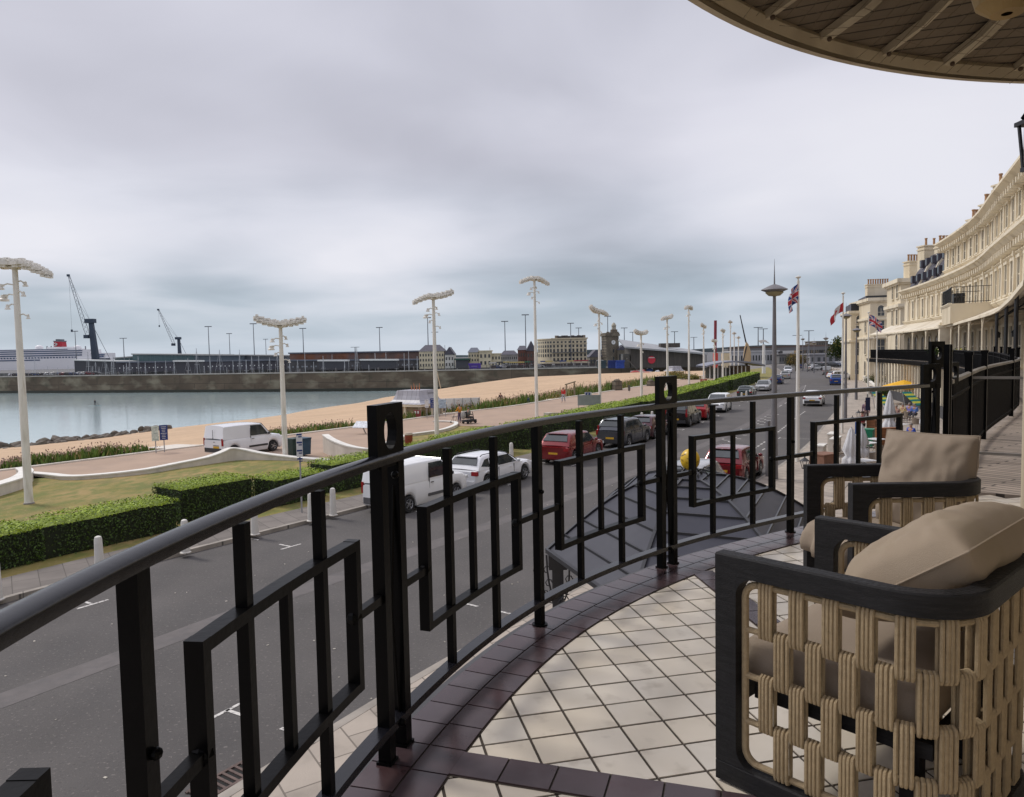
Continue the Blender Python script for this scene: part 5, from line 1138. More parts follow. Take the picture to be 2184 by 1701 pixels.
# ============================================================ the crescent of cream hotel houses on the right
stucco = overlay(overlay(mat('cream_stucco', (.70,.61,.455), .8, .05, .5, bump=.1, bscale=6), (.40,.32,.20), .5, .5, .72, (1,1,.35), .6), (.68,.62,.48), 2.5, .5, .7, amount=.3)
trimm = overlay(mat('cream_trim', (.76,.68,.53), .75, .05, .6), (.36,.28,.17), .9, .52, .72, (1,1,.5), .6)
slate = brick(overlay(mat('slate_roof', (.062,.058,.078), .55, .2, .5), (.11,.10,.12), 1.2, .5, .7, amount=.5), (.02,.02,.025), .35, .25, .012)
potm = mat('clay_pot', (.36,.20,.10), .85, .3, .7); canv = overlay(mat('canopy_sheet', (.66,.60,.49), .7, .06, .6), (.36,.26,.14), .7, .52, .7, amount=.7)
deckm = brick(overlay(mat('weathered_boards', (.30,.25,.21), .8, .12, 1.2), (.15,.12,.10), 1.6, .5, .7, amount=.5), (.05,.04,.035), 1.1, .12, .012, rot=.95, seedvar=.2)
ZC, ZT = 12.0, 15.0
sA, sB = V0-9, VP.near(38.3,69.5); sC = VP.near(42.9,85)
cb = T('crescent_building', 'curving cream stucco hotel crescent with verandah, cornices and slate mansard roof', 'building', (VP.at(V0+30, FO)[0].x, VP.at(V0+30, FO)[0].y, 0))
def wallstrip(nm, a, b, off, z0, z1, m, root=cb, th=.35, st_=2.5):
    q = pts(VP, a, b, st_, off, 0); MB().sweep(q, [(0,z0),(th,z0),(th,z1),(0,z1)]).build(nm, m, root, world=True)
wallstrip('wall', sA, sB, FO, 0, ZT, stucco); wallstrip('wall', sB, sC, FO, 0, ZC, stucco)
def cornice(nm, a, b, off, z, d, h, m=trimm, root=cb):
    q = pts(VP, a, b, 2, off, z); MB().sweep(q, [(0,0),(0,h),(-d,h),(-d,h*.72),(-d*.8,h*.62),(-d*.55,h*.3),(-d*.3,h*.2),(-d*.2,0)][::-1]).build(nm, m, root, world=True, smooth=True, sharp=.4)
cornice('main_cornice', sA, sC, FO, ZC-.45, .75, .6); cornice('string_course', sA, sC, FO, 8.35, .22, .3); cornice('top_cornice', sA, sB, FO, ZT-.2, .85, .55); cornice('string_course', sA, sB, FO, 12.55, .18, .22); cornice('string_course', sA, sC, FO, 10.95, .14, .16)
mb = MB()
s = sA
while s < sC:
    p, h = VP.at(s, FO-.30); mb.box((p.x,p.y,ZC-.62),(.22,.55,.34),h)
    if s < sB: p, h = VP.at(s, FO-.34); mb.box((p.x,p.y,ZT-.38),(.2,.6,.3),h)
    s += .82
mb.build('cornice_brackets', trimm, cb, world=True)
def wmesh(w, h, arch=False, bars=True, fd=.10, fr=.13):
    """window: surround (frame) and pane, x across, z up from sill, y = out of the wall is -y"""
    f, p = MB(), MB(); hh = h-(w/2 if arch else 0)
    for s_ in (-1,1): f.box((s_*(w/2+fr/2),-fd/2,hh/2),(fr,fd,hh))
    f.box((0,-fd*.8,-.06),(w+2*fr+.1,fd*1.6,.12))
    if arch:
        V = []; n = 8
        for y in (0,-fd):
            for r_ in (w/2, w/2+fr):
                for k in range(n+1): a = PI*k/n; V.append((r_*math.cos(a), y, hh+r_*math.sin(a)))
        m_ = n+1; F = []
        for k in range(n): F += [(2*m_+k,2*m_+k+1,3*m_+k+1,3*m_+k),(k,2*m_+k,2*m_+k+1,k+1)[::-1],(m_+k,m_+k+1,3*m_+k+1,3*m_+k)[::-1]]
        f.add(V, F)
        P = [(-w/2,-.012,0),(w/2,-.012,0)]+[(w/2*math.cos(PI*k/n),-.012,hh+w/2*math.sin(PI*k/n)) for k in range(n+1)]; p.add(P, [tuple(range(len(P)))])
    else: f.box((0,-fd*.75,h+.09),(w+2*fr+.16,fd*1.5,.18)); p.box((0,.0,h/2),(w,.024,h))
    if bars:
        f.box((0,-.02,hh/2),(.045,.03,hh)); f.box((0,-.02,hh*.5),(w,.03,.05))
    return f, p
_wc = {}
def window(root, x, y, z, h, w, hgt, arch=False, nm='window', bars=True):
    """h: heading of the wall line; the window looks to the left of it"""
    k = (w, hgt, arch, bars)
    if k not in _wc:
        f, p = wmesh(w, hgt, arch, bars); a = f.build('window', trimm); b = p.build('pane', bglass); _wc[k] = (a.data, b.data); bpy.data.objects.remove(a); bpy.data.objects.remove(b)
    o = bpy.data.objects.new(nm, _wc[k][0]); COL.objects.link(o); o.parent = root; o.location = Vector((x,y,z))-root.location; o.rotation_euler = (0,0,h+PI)
    q = bpy.data.objects.new('pane', _wc[k][1]); COL.objects.link(q); q.parent = o; return o
s = V0+5.0; k = 0
while s < sC-1:
    p, h = VP.at(s, FO-.004)
    if s > V0+14:
        window(cb, p.x, p.y, 8.85, h, .62 if s > sB-6 else .78, 1.85)
        if s < sB-1: window(cb, p.x, p.y, 12.95, h, .7, 1.45)
        elif k % 2 == 0: pass
    s += 1.95 if s > sB-6 else 2.2; k += 1
s = V0+3.2; k = 0
while s < sC-2 and k < 36:                                     # french doors on to the verandah
    p, h = VP.at(s, FO-.004); window(cb, p.x, p.y, DECK+.12, h, 1.15, 2.35, arch=(s > sB), nm='french_window')
    s += 2.75; k += 1
for j in range(8):                                              # wall lamps beneath the verandah
    p, h = VP.at(V0+10+j*5.5, FO-.18); mb = MB(); mb.box((p.x,p.y,6.35),(.14,.14,.26),h); mb.lathe([(.14,.14),(.02,.3)],(p.x,p.y,6.33),6); mb.bar((p.x,p.y,6.15),(VP.at(V0+10+j*5.5,FO)[0].x,VP.at(V0+10+j*5.5,FO)[0].y,6.15),.03,.03); mb.build('wall_lamp', black, cb, world=True)
mb = MB(); s = V0+4
while s < sC:                                                    # pilasters on the tall storey
    p, h = VP.at(s, FO-.09); mb.box((p.x,p.y,9.9),(.34,.18,2.6),h); mb.box((p.x,p.y,11.05),(.46,.26,.3),h); mb.box((p.x,p.y,8.75),(.42,.24,.2),h); s += 4.4 if s < sB else 3.9
mb.build('pilasters', trimm, cb, world=True)
mb = MB(); s = V0+4
while s < sB:
    p, h = VP.at(s, FO-.06); mb.box((p.x,p.y,13.8),(.28,.14,2.2),h); s += 4.4
mb.build('attic_pilasters', trimm, cb, world=True)
# mansard roofs and dormers
def mansard(a, b, z0, z1, z2, o0, nm='mansard_roof'):
    q = pts(VP, a, b, 2.5, FO, 0); MB().sweep(q, [(o0,z0),(o0+.9,z1),(o0+2.3,z2),(o0+7,z2+.4),(o0+7,z0)][::-1]).build(nm, slate, cb, world=True)
mansard(sB-.2, sC, ZC+.15, 14.2, 16.0, .35); mansard(V0+12, sB, ZT+.35, 16.4, 17.0, 1.0)
s = sB+1.2
while s < sC-.8:
    for z, of, hh in ((12.75,.55,.95),(14.45,1.45,.95)):
        p, h = VP.at(s, FO+of); MB().box((p.x,p.y,z+hh/2),(.72,.7,hh*.86),h).build('dormer', slate, cb, world=True); p, h = VP.at(s, FO+of-.36); MB().box((p.x,p.y,z+.46),(.5,.04,.6),h).build('dormer_window', bglass, cb, world=True)
    s += 2.1
for s in (sB+3.0, sB+7.2, sB+11.4):                          # white party-wall fins up the slates
    p, h = VP.at(s, FO+.35); q, _ = VP.at(s, FO+1.25); q2, _ = VP.at(s, FO+2.6); mb = MB(); mb.bar((p.x,p.y,ZC+.2),(q.x,q.y,14.35),.25,.3); mb.bar((q.x,q.y,14.3),(q2.x,q2.y,16.2),.25,.3); mb.build('party_wall', trimm, cb, world=True)
def chimney(root, x, y, rz, w, d, z0, z1, n, dark_=0):
    o_ = MB(); o_.box((x,y,(z0+z1)/2),(w,d,z1-z0),rz); o_.box((x,y,z1-.35),(w+.16,d+.16,.14),rz); o_.box((x,y,z1+.06),(w+.22,d+.22,.14),rz); c = o_.build('chimney', stucco, root, world=True)
    mb = MB()
    for i in range(n):
        u = (i+.5)/n-.5; px_, py_ = x+math.cos(rz)*u*w*.92, y+math.sin(rz)*u*w*.92; mb.cur = 0
        mb.lathe([(.15,.12),(.13,.2),(.12,.85),(.16,.88),(.16,1.0),(.1,1.0)], (px_-root.location.x, py_-root.location.y, z1), 8)
    pt = mb.build('chimney_pots', potm, c); return c
def chim(px0, px1, ytop, Y, n, z0=12, root=None, dep=1.2):
    x0, x1 = AT(px0, 700, Y)[0], AT(px1, 700, Y)[0]; z1 = AT((px0+px1)/2, ytop, Y)[2]; chimney(root or cb, (x0+x1)/2, Y, R(6), x1-x0, dep, z0, z1, n)
chim(1960,2019,527,86,3); chim(1997,2022,522,83,3); chim(2067,2090,470,71,3); chim(2094,2113,438,68,3); chim(2122,2134,396,64,1); chim(2040,2056,510,76,2); chim(1931,1959,560,95,4); chim(2003,2014,545,81,2)
# verandah: deck, fascia, canopy roof, columns
wallstrip('verandah_deck', V0+.3, sC+6, -.12, DECK-.3, DECK-.012, deckm, th=FO+.12)
cornice('deck_fascia', V0+.3, sC+6, -.1, DECK-.42, .14, .43, mk('matte_black', (.010,.010,.011), .8, .2, 4, spec=.1))
q = pts(VP, V0+11.6, sC+6, 2, 0, 0); MB().sweep(q, [(.12,7.28),(.12,7.36),(.5,7.50),(1.35,7.80),(FO,8.3),(FO,8.22),(1.35,7.72),(.5,7.42)][::-1]).build('verandah_canopy', canv, cb, world=True, smooth=True, sharp=.7)
MB().sweep(q, [(.05,7.2),(.05,7.34),(.13,7.38),(.15,7.2)][::-1]).build('canopy_gutter', trimm, cb, world=True)
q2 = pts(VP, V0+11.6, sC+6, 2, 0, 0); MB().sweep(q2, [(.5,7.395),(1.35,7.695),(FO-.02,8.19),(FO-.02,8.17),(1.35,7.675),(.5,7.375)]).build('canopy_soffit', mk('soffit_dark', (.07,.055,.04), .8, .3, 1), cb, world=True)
s = V0+20; k = 0
while s < sC+5:
    p, h = VP.at(s, .2); mb = MB(); mb.tube([(p.x,p.y,DECK-.02),(p.x,p.y,7.4)], .065, 10); mb.box((p.x,p.y,DECK+.1),(.2,.2,.24),h)
    c_, s_ = math.cos(h), math.sin(h)
    for sg in (-1,1): mb.tube([(p.x,p.y,6.6),(p.x+c_*sg*.25,p.y+s_*sg*.25,6.95),(p.x+c_*sg*.7,p.y+s_*sg*.7,7.3)], .03, 6)
    n_v = Vector((s_,-c_,0)); mb.tube([(p.x,p.y,6.9),(p.x+n_v.x*.6,p.y+n_v.y*.6,7.35),(p.x+n_v.x*2.2,p.y+n_v.y*2.2,7.4)], .035, 6)
    mb.build('verandah_column', black if k < 3 else trimm, cb, world=True); s += 6.0; k += 1
# ground floor arcade columns and openings below the verandah
s = V0+30; k = 0
while s < sC+5 and k < 46:
    p, h = VP.at(s, .1); MB().box((p.x,p.y,2.05),(.17,.17,3.9),h,).build('arcade_post', trimm, cb, world=True); s += 1.35; k += 1
s = V0+26
while s < sC:
    p, h = VP.at(s, FO-.004); window(cb, p.x, p.y, .9, h, 1.3, 2.4, nm='ground_window'); s += 3.4
wallstrip('plinth', V0+20, sC+5, -.1, 0, 1.0, mk('dark_plinth', (.05,.05,.055), .7, .2, 2), th=.2, st_=2)
# second floor balcony box with pier
sb0, sb1 = VP.near(31.2,51.8), VP.near(33.9,57.6)
wallstrip('bay', sb0, sb1, -.15, 7.35, 8.75, stucco, th=FO+.2); cornice('string_course', sb0, sb1, -.15, 8.6, .14, .2)
p, h = VP.at(sb1+.3, .1); MB().box((p.x,p.y,(DECK+7.6)/2),(.75,.75,7.6-DECK),h).box((p.x,p.y,7.3),(.95,.95,.25),h).build('pier', trimm, cb, world=True)
mb = MB(); s = sb0
while s <= sb1: p, h = VP.at(s, -.1); mb.box((p.x,p.y,9.35),(.03,.03,1.1),h); s += .28
for zz in (8.85,9.9): mb.sweep(pts(VP, sb0, sb1, 2, -.1, zz), [(-.03,-.02),(.03,-.02),(.03,.02),(-.03,.02)])
p0, p1 = VP.at(sb1,-.1)[0], VP.at(sb1,FO)[0]
for zz in (8.85,9.9): mb.bar((p0.x,p0.y,zz),(p1.x,p1.y,zz),.04,.04)
p0, p1 = VP.at(sb0,-.1)[0], VP.at(sb0,FO)[0]
for zz in (8.85,9.9): mb.bar((p0.x,p0.y,zz),(p1.x,p1.y,zz),.04,.04)
for j in range(9):
    q = p0.lerp(p1, j/8); mb.box((q.x,q.y,9.35),(.03,.03,1.1),0)
mb.build('balcony_rail', black, cb, world=True)
p, h = VP.at(sb0+1.2, .5); mb = MB(); mb.box((p.x,p.y,9.3),(1.2,.6,.06),h); mb.box((p.x,p.y,9.05),(.08,.08,.5),h); mb.box((VP.at(sb0+3,.6)[0].x,VP.at(sb0+3,.6)[0].y,9.2),(1.5,.7,.8),h); mb.build('balcony_furniture', black, cb, world=True)
# pavilion tower at the end of the crescent
def block(name, label, x, y, rz, w, d, H_, wins, cor=(), group=None, wm=None, z0=0, catg='building', arch_top=False, roofm=None, parapet=.5):
    """box house: front face looks along local -y; wins: (x, z, w, h, arch) on the front, ('L',...) on the left side"""
    o = T(name, label, catg, (x,y,z0), rz, group); m = wm or stucco; MB().box((0,d/2,H_/2),(w,d,H_)).build('wall', m, o)
    for z, pr, hh in cor: MB().box((0,d/2,z),(w+2*pr,d+2*pr,hh)).box((0,d/2,z-hh*.7),(w+pr,d+pr,hh*.5)).build('cornice', trimm if wm is None else m, o)
    for t_ in wins:
        side = t_[0] if isinstance(t_[0], str) else 'F'; xx, z, ww, wh, ar = t_[1:] if side != 'F' else t_
        k = (ww, wh, ar, True)
        if k not in _wc:
            f, p = wmesh(ww, wh, ar); a = f.build('window', trimm); b = p.build('pane', bglass); _wc[k] = (a.data, b.data); bpy.data.objects.remove(a); bpy.data.objects.remove(b)
        q = bpy.data.objects.new('window', _wc[k][0]); COL.objects.link(q); q.parent = o
        if side == 'F': q.location = (xx,-.004,z)
        elif side == 'L': q.location = (-w/2-.004,xx,z); q.rotation_euler = (0,0,-PI/2)
        e = bpy.data.objects.new('pane', _wc[k][1]); COL.objects.link(e); e.parent = q
    return o
p, h = VP.at(sC+1, -.2)
wn = [(-1.4,8.6,.85,1.7,False),(1.2,8.6,.85,1.7,False),(-1.4,12.0,.9,1.8,True),(1.2,12.0,.9,1.8,True),(0,5.0,1.2,2.4,True)]+[('L',1.6,8.6,.95,1.9,False),('L',1.6,12.0,1.0,2.0,True),('L',1.6,5.0,1.3,2.4,True),('L',4.2,8.6,.8,1.9,False),('L',4.2,12.0,.8,2.0,True)]
x0 = AT(1926,700,92)[0]; pv = block('end_pavilion', 'cream end pavilion of the crescent with tall arched windows below its cornice', x0+3.2, 92, R(-16), 6.4, 8, 14.0, wn+[(-2.6,1.4,.8,2.0,True),(2.4,1.4,.8,2.0,True)], [(11.0,.35,.4),(14.1,.5,.5),(7.7,.25,.3)])
chim(1884,1927,583,104,9,z0=10,root=pv)
# two far cream blocks of the terrace
x1 = AT(1862,700,118)[0]
fb = block('cream_terrace_block', 'far cream corner block with a curved upper parapet beyond the pavilion', x1+5.4, 118, R(-14), 10.8, 14, 13.4, [(-3.8,8.2,1,2.1,False),(-.9,8.2,1,2.1,False),(-3.8,4.6,1.2,2.6,False),(-3.8,10.8,1,1.7,True),(-.9,10.8,1,1.7,True),(-3.8,1.1,1.3,2.4,True),(-.5,1.1,1.3,2.4,True),(2.2,8.2,1,2.1,False),(2.2,10.8,1,1.7,True)]+[('L',3,8.2,1.1,2.1,False),('L',3,4.6,1.1,2.4,False),('L',3,1.1,1.3,2.4,True)], [(10.4,.3,.35),(13.5,.45,.5),(7.3,.25,.3)])
MB().box((0,-.7,4.2),(11.5,1.6,.18)).build('balcony_slab', trimm, fb); mb = MB(); mb.box((0,-1.45,5.2),(11.5,.05,.06))
for j in range(40): mb.box((-5.7+j*.29,-1.45,4.75),(.03,.03,.95))
mb.build('balcony_rail', black, fb); MB().prism([(-5.9,-1.7),(5.9,-1.7),(5.4,0),(-5.4,0)], 7.15, 7.3).build('balcony_roof', canv, fb)
for j in range(5): MB().box((-5.4+j*2.7,-1.45,5.8),(.1,.1,2.9)).build('verandah_column', trimm, fb)
chim(1832,1879,608,124,9,z0=10,root=fb); x2 = AT(1826,700,126)[0]
fc = block('cream_terrace_block', 'farthest cream block at the left end of the terrace row, by the trees', x2+2.4, 127, R(-18), 5.2, 12, 11.9, [(-1.3,7.6,1,1.9,False),(1.3,7.6,1,1.9,False),(-1.3,4.4,1.1,2.3,False),(1.3,4.4,1.1,2.3,False),(-1.3,1.1,1.2,2.2,True),(1.3,1.1,1.2,2.2,True),(-1.3,10,.9,1.3,True)], [(11.9,.4,.45),(6.9,.3,.3)])
MB().prism([(-2.6,0),(2.6,0),(2.2,11),(-2.2,11)], 12.1, 13.4).build('roof', slate, fc)
MB().prism([(-5.4,3),(5.2,3),(4.6,13),(-4.6,13)], 13.7, 14.3).build('roof', slate, fb)
# ============================================================ neighbouring verandah rail with close bars
nr = T('verandah_railing', 'dense black barred railing running away along the next verandah', 'railing', (6,10,DECK))
for (a, zt) in ((V0-.35, 1.0),): pass
j = 0; s = V0+.35
far_mb = MB()
while s < sC+5:
    p, h = VP.at(s, 0); b_ = MB() if j < 96 else far_mb; b_.box((p.x,p.y,DECK+.55),(.02,.02,.98) if j < 96 else (.035,.035,1.0),h)
    if j < 96: b_.build('baluster', gloss, nr, world=True)
    s += .115 if j < 96 else .16; j += 1
far_mb.build('far_balusters', mk('matte_black', (.010,.010,.011), .8, .2, 4, spec=.1), nr, world=True, kind='stuff')
for a_, b_, m_ in ((V0, V0+13, mk('worn_rail', (.20,.19,.18), .5, .3, 4)), (V0+13, sC+5, mk('matte_black', (.010,.010,.011), .8, .2, 4, spec=.1))): MB().sweep(pts(VP, a_, b_, 1, 0, DECK+1.06), [(-.03,-.02),(.03,-.02),(.03,.015),(0,.028),(-.03,.015)]).build('top_rail', m_, nr, world=True)
for zz in (.12, .9): MB().sweep(pts(VP, V0, sC+5, 1, 0, DECK+zz), [(-.02,-.014),(.02,-.014),(.02,.014),(-.02,.014)]).build('rail', mk('matte_black', (0,0,0)), nr, world=True)
for s in (V0+2.35, V0+5.0, V0+9.4, V0+14, V0+19, V0+24.5, V0+30): p, h = VP.at(s, 0); MB().box((p.x,p.y,DECK+.64),(.075,.075,1.3),h).box((p.x,p.y,DECK+1.3),(.095,.095,.04),h).build('post', gloss, nr, world=True)
CQ = Path([(3.70,6.72),(4.28,6.88)], 4); ring_plate(nr, CQ, CQ.L*.42, z0=1.20, hgt=.24, w=.155); CQ2 = Path([(4.12,6.95),(4.42,7.1)], 4); ring_plate(nr, CQ2, .12, z0=RH-.03, hgt=.215, w=.13)
for x_ in (.16,.38): p, h = CQ.at(x_); MB().box((p.x,p.y,DECK+.62),(.045,.045,1.24),h).build('post', gloss, nr, world=True)
for s_ in (-.2, .0): p, h = VP.at(V0+s_); MB().box((p.x,p.y,DECK+.7),(.045,.045,1.42),h).build('post', gloss, nr, world=True)
# divider and metal furniture on the next verandah
g = VP.at(V0+2.6, 0)[0]; g2 = VP.at(V0+2.6, FO)[0]; dv = T('verandah_divider', 'low divider rail crossing the neighbouring verandah', 'divider', (g.x,g.y,DECK)); MB().bar((g.x,g.y,DECK+1.0),(g2.x,g2.y,DECK+1.0),.03,.03).bar((g.x,g.y,DECK+.08),(g2.x,g2.y,DECK+.08),.03,.03).build('divider_rail', mk('worn_rail', (0,0,0)), dv, world=True)
p, h = VP.at(V0+5.6, 1.0); mt = T('metal_chair', 'black metal framed chair with a pale cushion on the next verandah', 'chair', (p.x,p.y,DECK), h)
for i in (-.32,.32):
    mb = MB(); mb.tube([(i,-.35,0),(i,-.35,.72),(i,.35,.72),(i,.35,0)], .02, 6); mb.tube([(i,-.35,.4),(i,.35,.4)], .018, 6); mb.build('side_frame', black, mt)
MB().box((0,.33,.6),(.64,.03,.05)).box((0,-.33,.38),(.64,.03,.04)).box((0,.33,.38),(.64,.03,.04)).build('frame', black, mt); seat_pad(mt, -.3, .3, -.33, .33, .4, .5, fab); MB().box((0,.28,.74),(.6,.12,.34)).build('back_cushion', fab, mt)
p, h = VP.at(V0+3.3, 1.1); mt = T('metal_table', 'black metal framed table just past the divider rail', 'table', (p.x,p.y,DECK), h)
MB().box((0,0,.72),(.8,.8,.03)).build('table_top', mk('smoked', (.10,.09,.085), .2), mt)
for i in (-.38,.38):
    for j in (-.38,.38): MB().box((i,j,.35),(.03,.03,.7)).build('leg', black, mt)
# ============================================================ glazed porch roof below the balcony
pr = T('entrance_porch', 'slate blue panelled domed porch roof over the hotel entrance below', 'porch', (2.6,10.6,0))
ev = [(.46,10.4),(1.25,7.9),(3.1,7.0),(5.05,11.1),(4.1,13.4),(1.5,13.2)]; apx = (2.62,10.95); ZE, ZA = 2.95, 3.92
pan = overlay(mat('porch_panel', (.030,.031,.045), .5, .08, 1.2, spec=.35), (.07,.07,.085), 1.6, .5, .75, amount=.4); tint = mat('porch_glass_green', (.09,.12,.10), .2, .2, 1); barm = mk('porch_bar', (.022,.022,.026), .4, .15, 6)
def rp(i, f, dz=0):
    """point on facet edge i at fraction f from eave to crown, domed"""
    x, y = ev[i % 6]; k = 1-f*.86; return Vector((apx[0]+(x-apx[0])*k, apx[1]+(y-apx[1])*k, ZE+(ZA-ZE)*math.sin(f*PI/2*.98)+dz))
NL = 7
for i in range(6):
    mb = MB()
    for l in range(NL):
        a, b = l/NL, (l+1)/NL; mb.add([rp(i,a),rp(i+1,a),rp(i+1,b),rp(i,b)], [(0,1,2,3)])
    mb.build('roof_panel', tint if i == 3 else pan, pr, world=True)
    mb = MB()
    for l in range(8): mb.bar(rp(i,l/8,.01), rp(i,(l+1)/8,.01), .04, .04)
    mb.build('ridge_bar', barm, pr, world=True)
    for l in range(NL+1):
        a = rp(i,l/NL,.012); b = rp(i+1,l/NL,.012); MB().bar(a, b, .022 if l else .05, .03 if l else .06).build('glazing_bar' if l else 'eave_gutter', barm, pr, world=True)
MB().add([rp(i,1,.01) for i in range(6)], [tuple(range(6))]).build('crown', pan, pr, world=True)
for i, (x, y) in enumerate(ev):
    x, y = apx[0]+(x-apx[0])*.93, apx[1]+(y-apx[1])*.93; mb = MB(); mb.box((x,y,1.45),(.16,.16,2.9)); mb.box((x,y,2.8),(.26,.26,.2)); mb.box((x,y,.2),(.26,.26,.4)); mb.build('porch_post', barm, pr, world=True)
    d = Vector((ev[(i+1)%6][0]-x, ev[(i+1)%6][1]-y, 0)).normalized(); n_v = Vector((x-apx[0], y-apx[1], 0)).normalized(); mb = MB()
    for dd in (d, n_v*.6, -d*.0+n_v*.3):
        P = [Vector((x,y,2.2))+dd*(.55*math.sin(k*PI/10))+Vector((0,0,.7*(1-math.cos(k*PI/10)))) for k in range(6)]; mb.tube(P, .014, 6)
        for c_ in range(5):
            cc = P[c_]; mb.tube([cc+Vector((.05*math.cos(a),.05*math.sin(a)*0,.05*math.sin(a))) for a in (0,1,2,3,4,5)], .009, 5)
    mb.build('scroll_bracket', barm, pr, world=True)
cr_ = T('globe_ornament', 'yellow ball ornament with dark lettering on scrolled ironwork above the porch', 'ornament', (AT(1472,1010,10.9)[0],10.9,ZA-.02))
zz = AT(1477,978,10.9)[2]-ZA; ym = overlay(mat('yellow_ball', (.66,.42,.02), .35, .08, 3), (.10,.05,.01), 9, .58, .64, (1,1,2.5), .9); MB().ell((0,0,zz),(.145,.145,.165),18,12).build('ball', ym, cr_, smooth=True)
mb = MB(); mb.tube([(0,0,0),(0,0,zz-.15)], .018, 6)
for k in range(4):
    a = k*PI/2+.4; mb.tube([(.0,0,.18),(.12*math.cos(a),.12*math.sin(a),.12),(.22*math.cos(a),.22*math.sin(a),.02),(.16*math.cos(a),.16*math.sin(a),.0)], .012, 6); mb.tube([(.3*math.cos(a)+.08*math.cos(t),.3*math.sin(a),.06+.08*math.sin(t)) for t in (0,1,2,3,4,5,6)], .009, 5)
mb.build('scrollwork', barm, cr_)
# stone blocks and tarpaulin beside the porch
g = G(1625,1040,.12)
for x, y, s_, lb in [(1633,1060,1.0,'pale lumpy stone block beyond the porch roof'),(1575,1045,.7,'small buff stone block between the porch and the crimson car')]:
    g = G(x, y, .3); mb = MB(); mb.ell((0,0,0),(.75*s_,.6*s_,.6*s_),10,7); mb.v = [tuple(Vector(p)*(1+.25*noise.noise(Vector(p)*2))) for p in mb.v]; mb.build('stone_block', mk('buff_stone', (.42,.35,.26), .9, .2, 2), off=(g[0],g[1],.5), cat='stone', label=lb).data.update()
# ============================================================ cafe terrace
cloth = overlay(mat('white_cloth', (.60,.60,.62), .85, .05, 3), (.42,.42,.46), 5, .5, .75, (3,3,.4), .4)
def closed_parasol(label, x, y, ytop, group='closed white parasols on the terrace'):
    g = G(x, y, .12); h = AT(x, ytop, g[1])[2]-.12; o = T('closed_parasol', label, 'parasol', (g[0],g[1],.12), 0, group); rg = random.Random(int(x))
    MB().tube([(0,0,0),(0,0,h)], .025, 8).build('pole', steel, o); MB().box((0,0,.06),(.6,.6,.12)).build('base', mk('base_concrete', (.35,.34,.32), .8), o)
    mb = MB(); n = 28; V = []; rows = [(0,.03),(.08,.09),(.22,.16),(.4,.24),(.58,.30),(.72,.20),(.80,.33),(.93,.36),(1.0,.30)]; H_ = h*.78
    for f, r_ in rows:
        for k in range(n):
            a = 2*PI*k/n; rr = r_*(1+.22*math.cos(a*7+f*2)+.1*rg.uniform(-1,1)); V.append((rr*math.cos(a), rr*math.sin(a), h-.03-f*H_+(.06*math.sin(a*5) if f == 1.0 else 0)))
    F = [(i*n+k,(i+1)*n+k,(i+1)*n+(k+1)%n,i*n+(k+1)%n) for i in range(len(rows)-1) for k in range(n)]; mb.add(V, F); mb.build('canvas', cloth, o, smooth=True, sharp=2)
closed_parasol('closed white parasol in the middle of the terrace, right of the green bin', 1897,944,833)
closed_parasol('closed white parasol left of the green bin, taller of a pair', 1836,992,903)
closed_parasol('closed white parasol in front of its taller neighbour', 1815,1018,911)
closed_parasol('closed white parasol beyond the ring plates at the right', 1976,925,845)
def open_parasol(label, x, y, ytop, r_, m, drop=.55):
    g = G(x, y, .12); h = AT(x, ytop, g[1])[2]-.12; o = T('open_parasol', label, 'parasol', (g[0],g[1],.12), .3); MB().tube([(0,0,0),(0,0,h)], .03, 8).build('pole', steel, o)
    MB().lathe([(.02,h),(r_*.5,h-drop*.45),(r_,h-drop),(r_*.99,h-drop-.14)], (0,0,0), 8).build('canvas', m, o)
open_parasol('bright yellow open parasol on the hotel terrace', 1927,862,811, 2.2, mat('yellow_canvas', (.78,.42,.01), .7, .06, 2), .7)
for x, y, lb in [(1882,872,'teal and yellow striped lounger left of the white parasol'),(1948,872,'teal and yellow striped lounger near the ring plate')]:
    g = G(x, y, .12); o = T('striped_lounger', lb, 'lounger', (g[0],g[1],.12), R(100)); mb = MB()
    for k in range(7): mb.cur = k % 2; mb.bar((-.9+.26*k,0,.35+.16*k),(-.9+.26*(k+1),0,.35+.16*(k+1)),.9,.05)
    mb.build('sling', [mat('teal_'+str(x), (.0,.16,.16), .8), mat('lime_'+str(x), (.5,.5,.05), .8)], o)
    for i in (-.42,.42): MB().tube([(-.9,i,.35),(-.6,i,0)], .03, 6).build('leg', steel, o); MB().tube([(.9,i,1.4),(.5,i,0)], .03, 6).build('leg', steel, o)
def planter(label, x, y, w, d, h, m, rz=.9):
    g = G(x, y, .12); o = T('planter', label, 'planter', (g[0],g[1],.12), rz); MB().box((0,0,h/2),(w,d,h)).build('box', m, o); MB().box((0,0,h+.02),(w+.06,d+.06,.05)).build('rim', m, o); MB().box((0,0,h-.0),(w-.1,d-.1,.02)).build('soil', mk('soil', (.04,.03,.02), .9), o)
brownp = brick(mat('brown_boards', (.22,.09,.035), .7, .2, 3), (.08,.03,.015), 4, .16, .01, plane='XZ')
planter('wide brown boarded screen in the middle of the terrace', 1893,958,1.35,.25,1.15, brownp, R(5)); planter('narrow dark brown box behind the green bin', 1859,934,.5,.5,1.1, brownp); planter('brown sloping topped box beside the white wall', 1757,1003,1.0,.8,.75, mk('brick_brown', (.20,.10,.065), .8, .2, 3), .5)
tblw = mk('table_white', (.62,.62,.62), .4, .05, 2); rattan = overlay(mat('rattan', (.19,.15,.115), .85, .2, 14), (.32,.27,.22), 60, .5, .65, amount=.6)
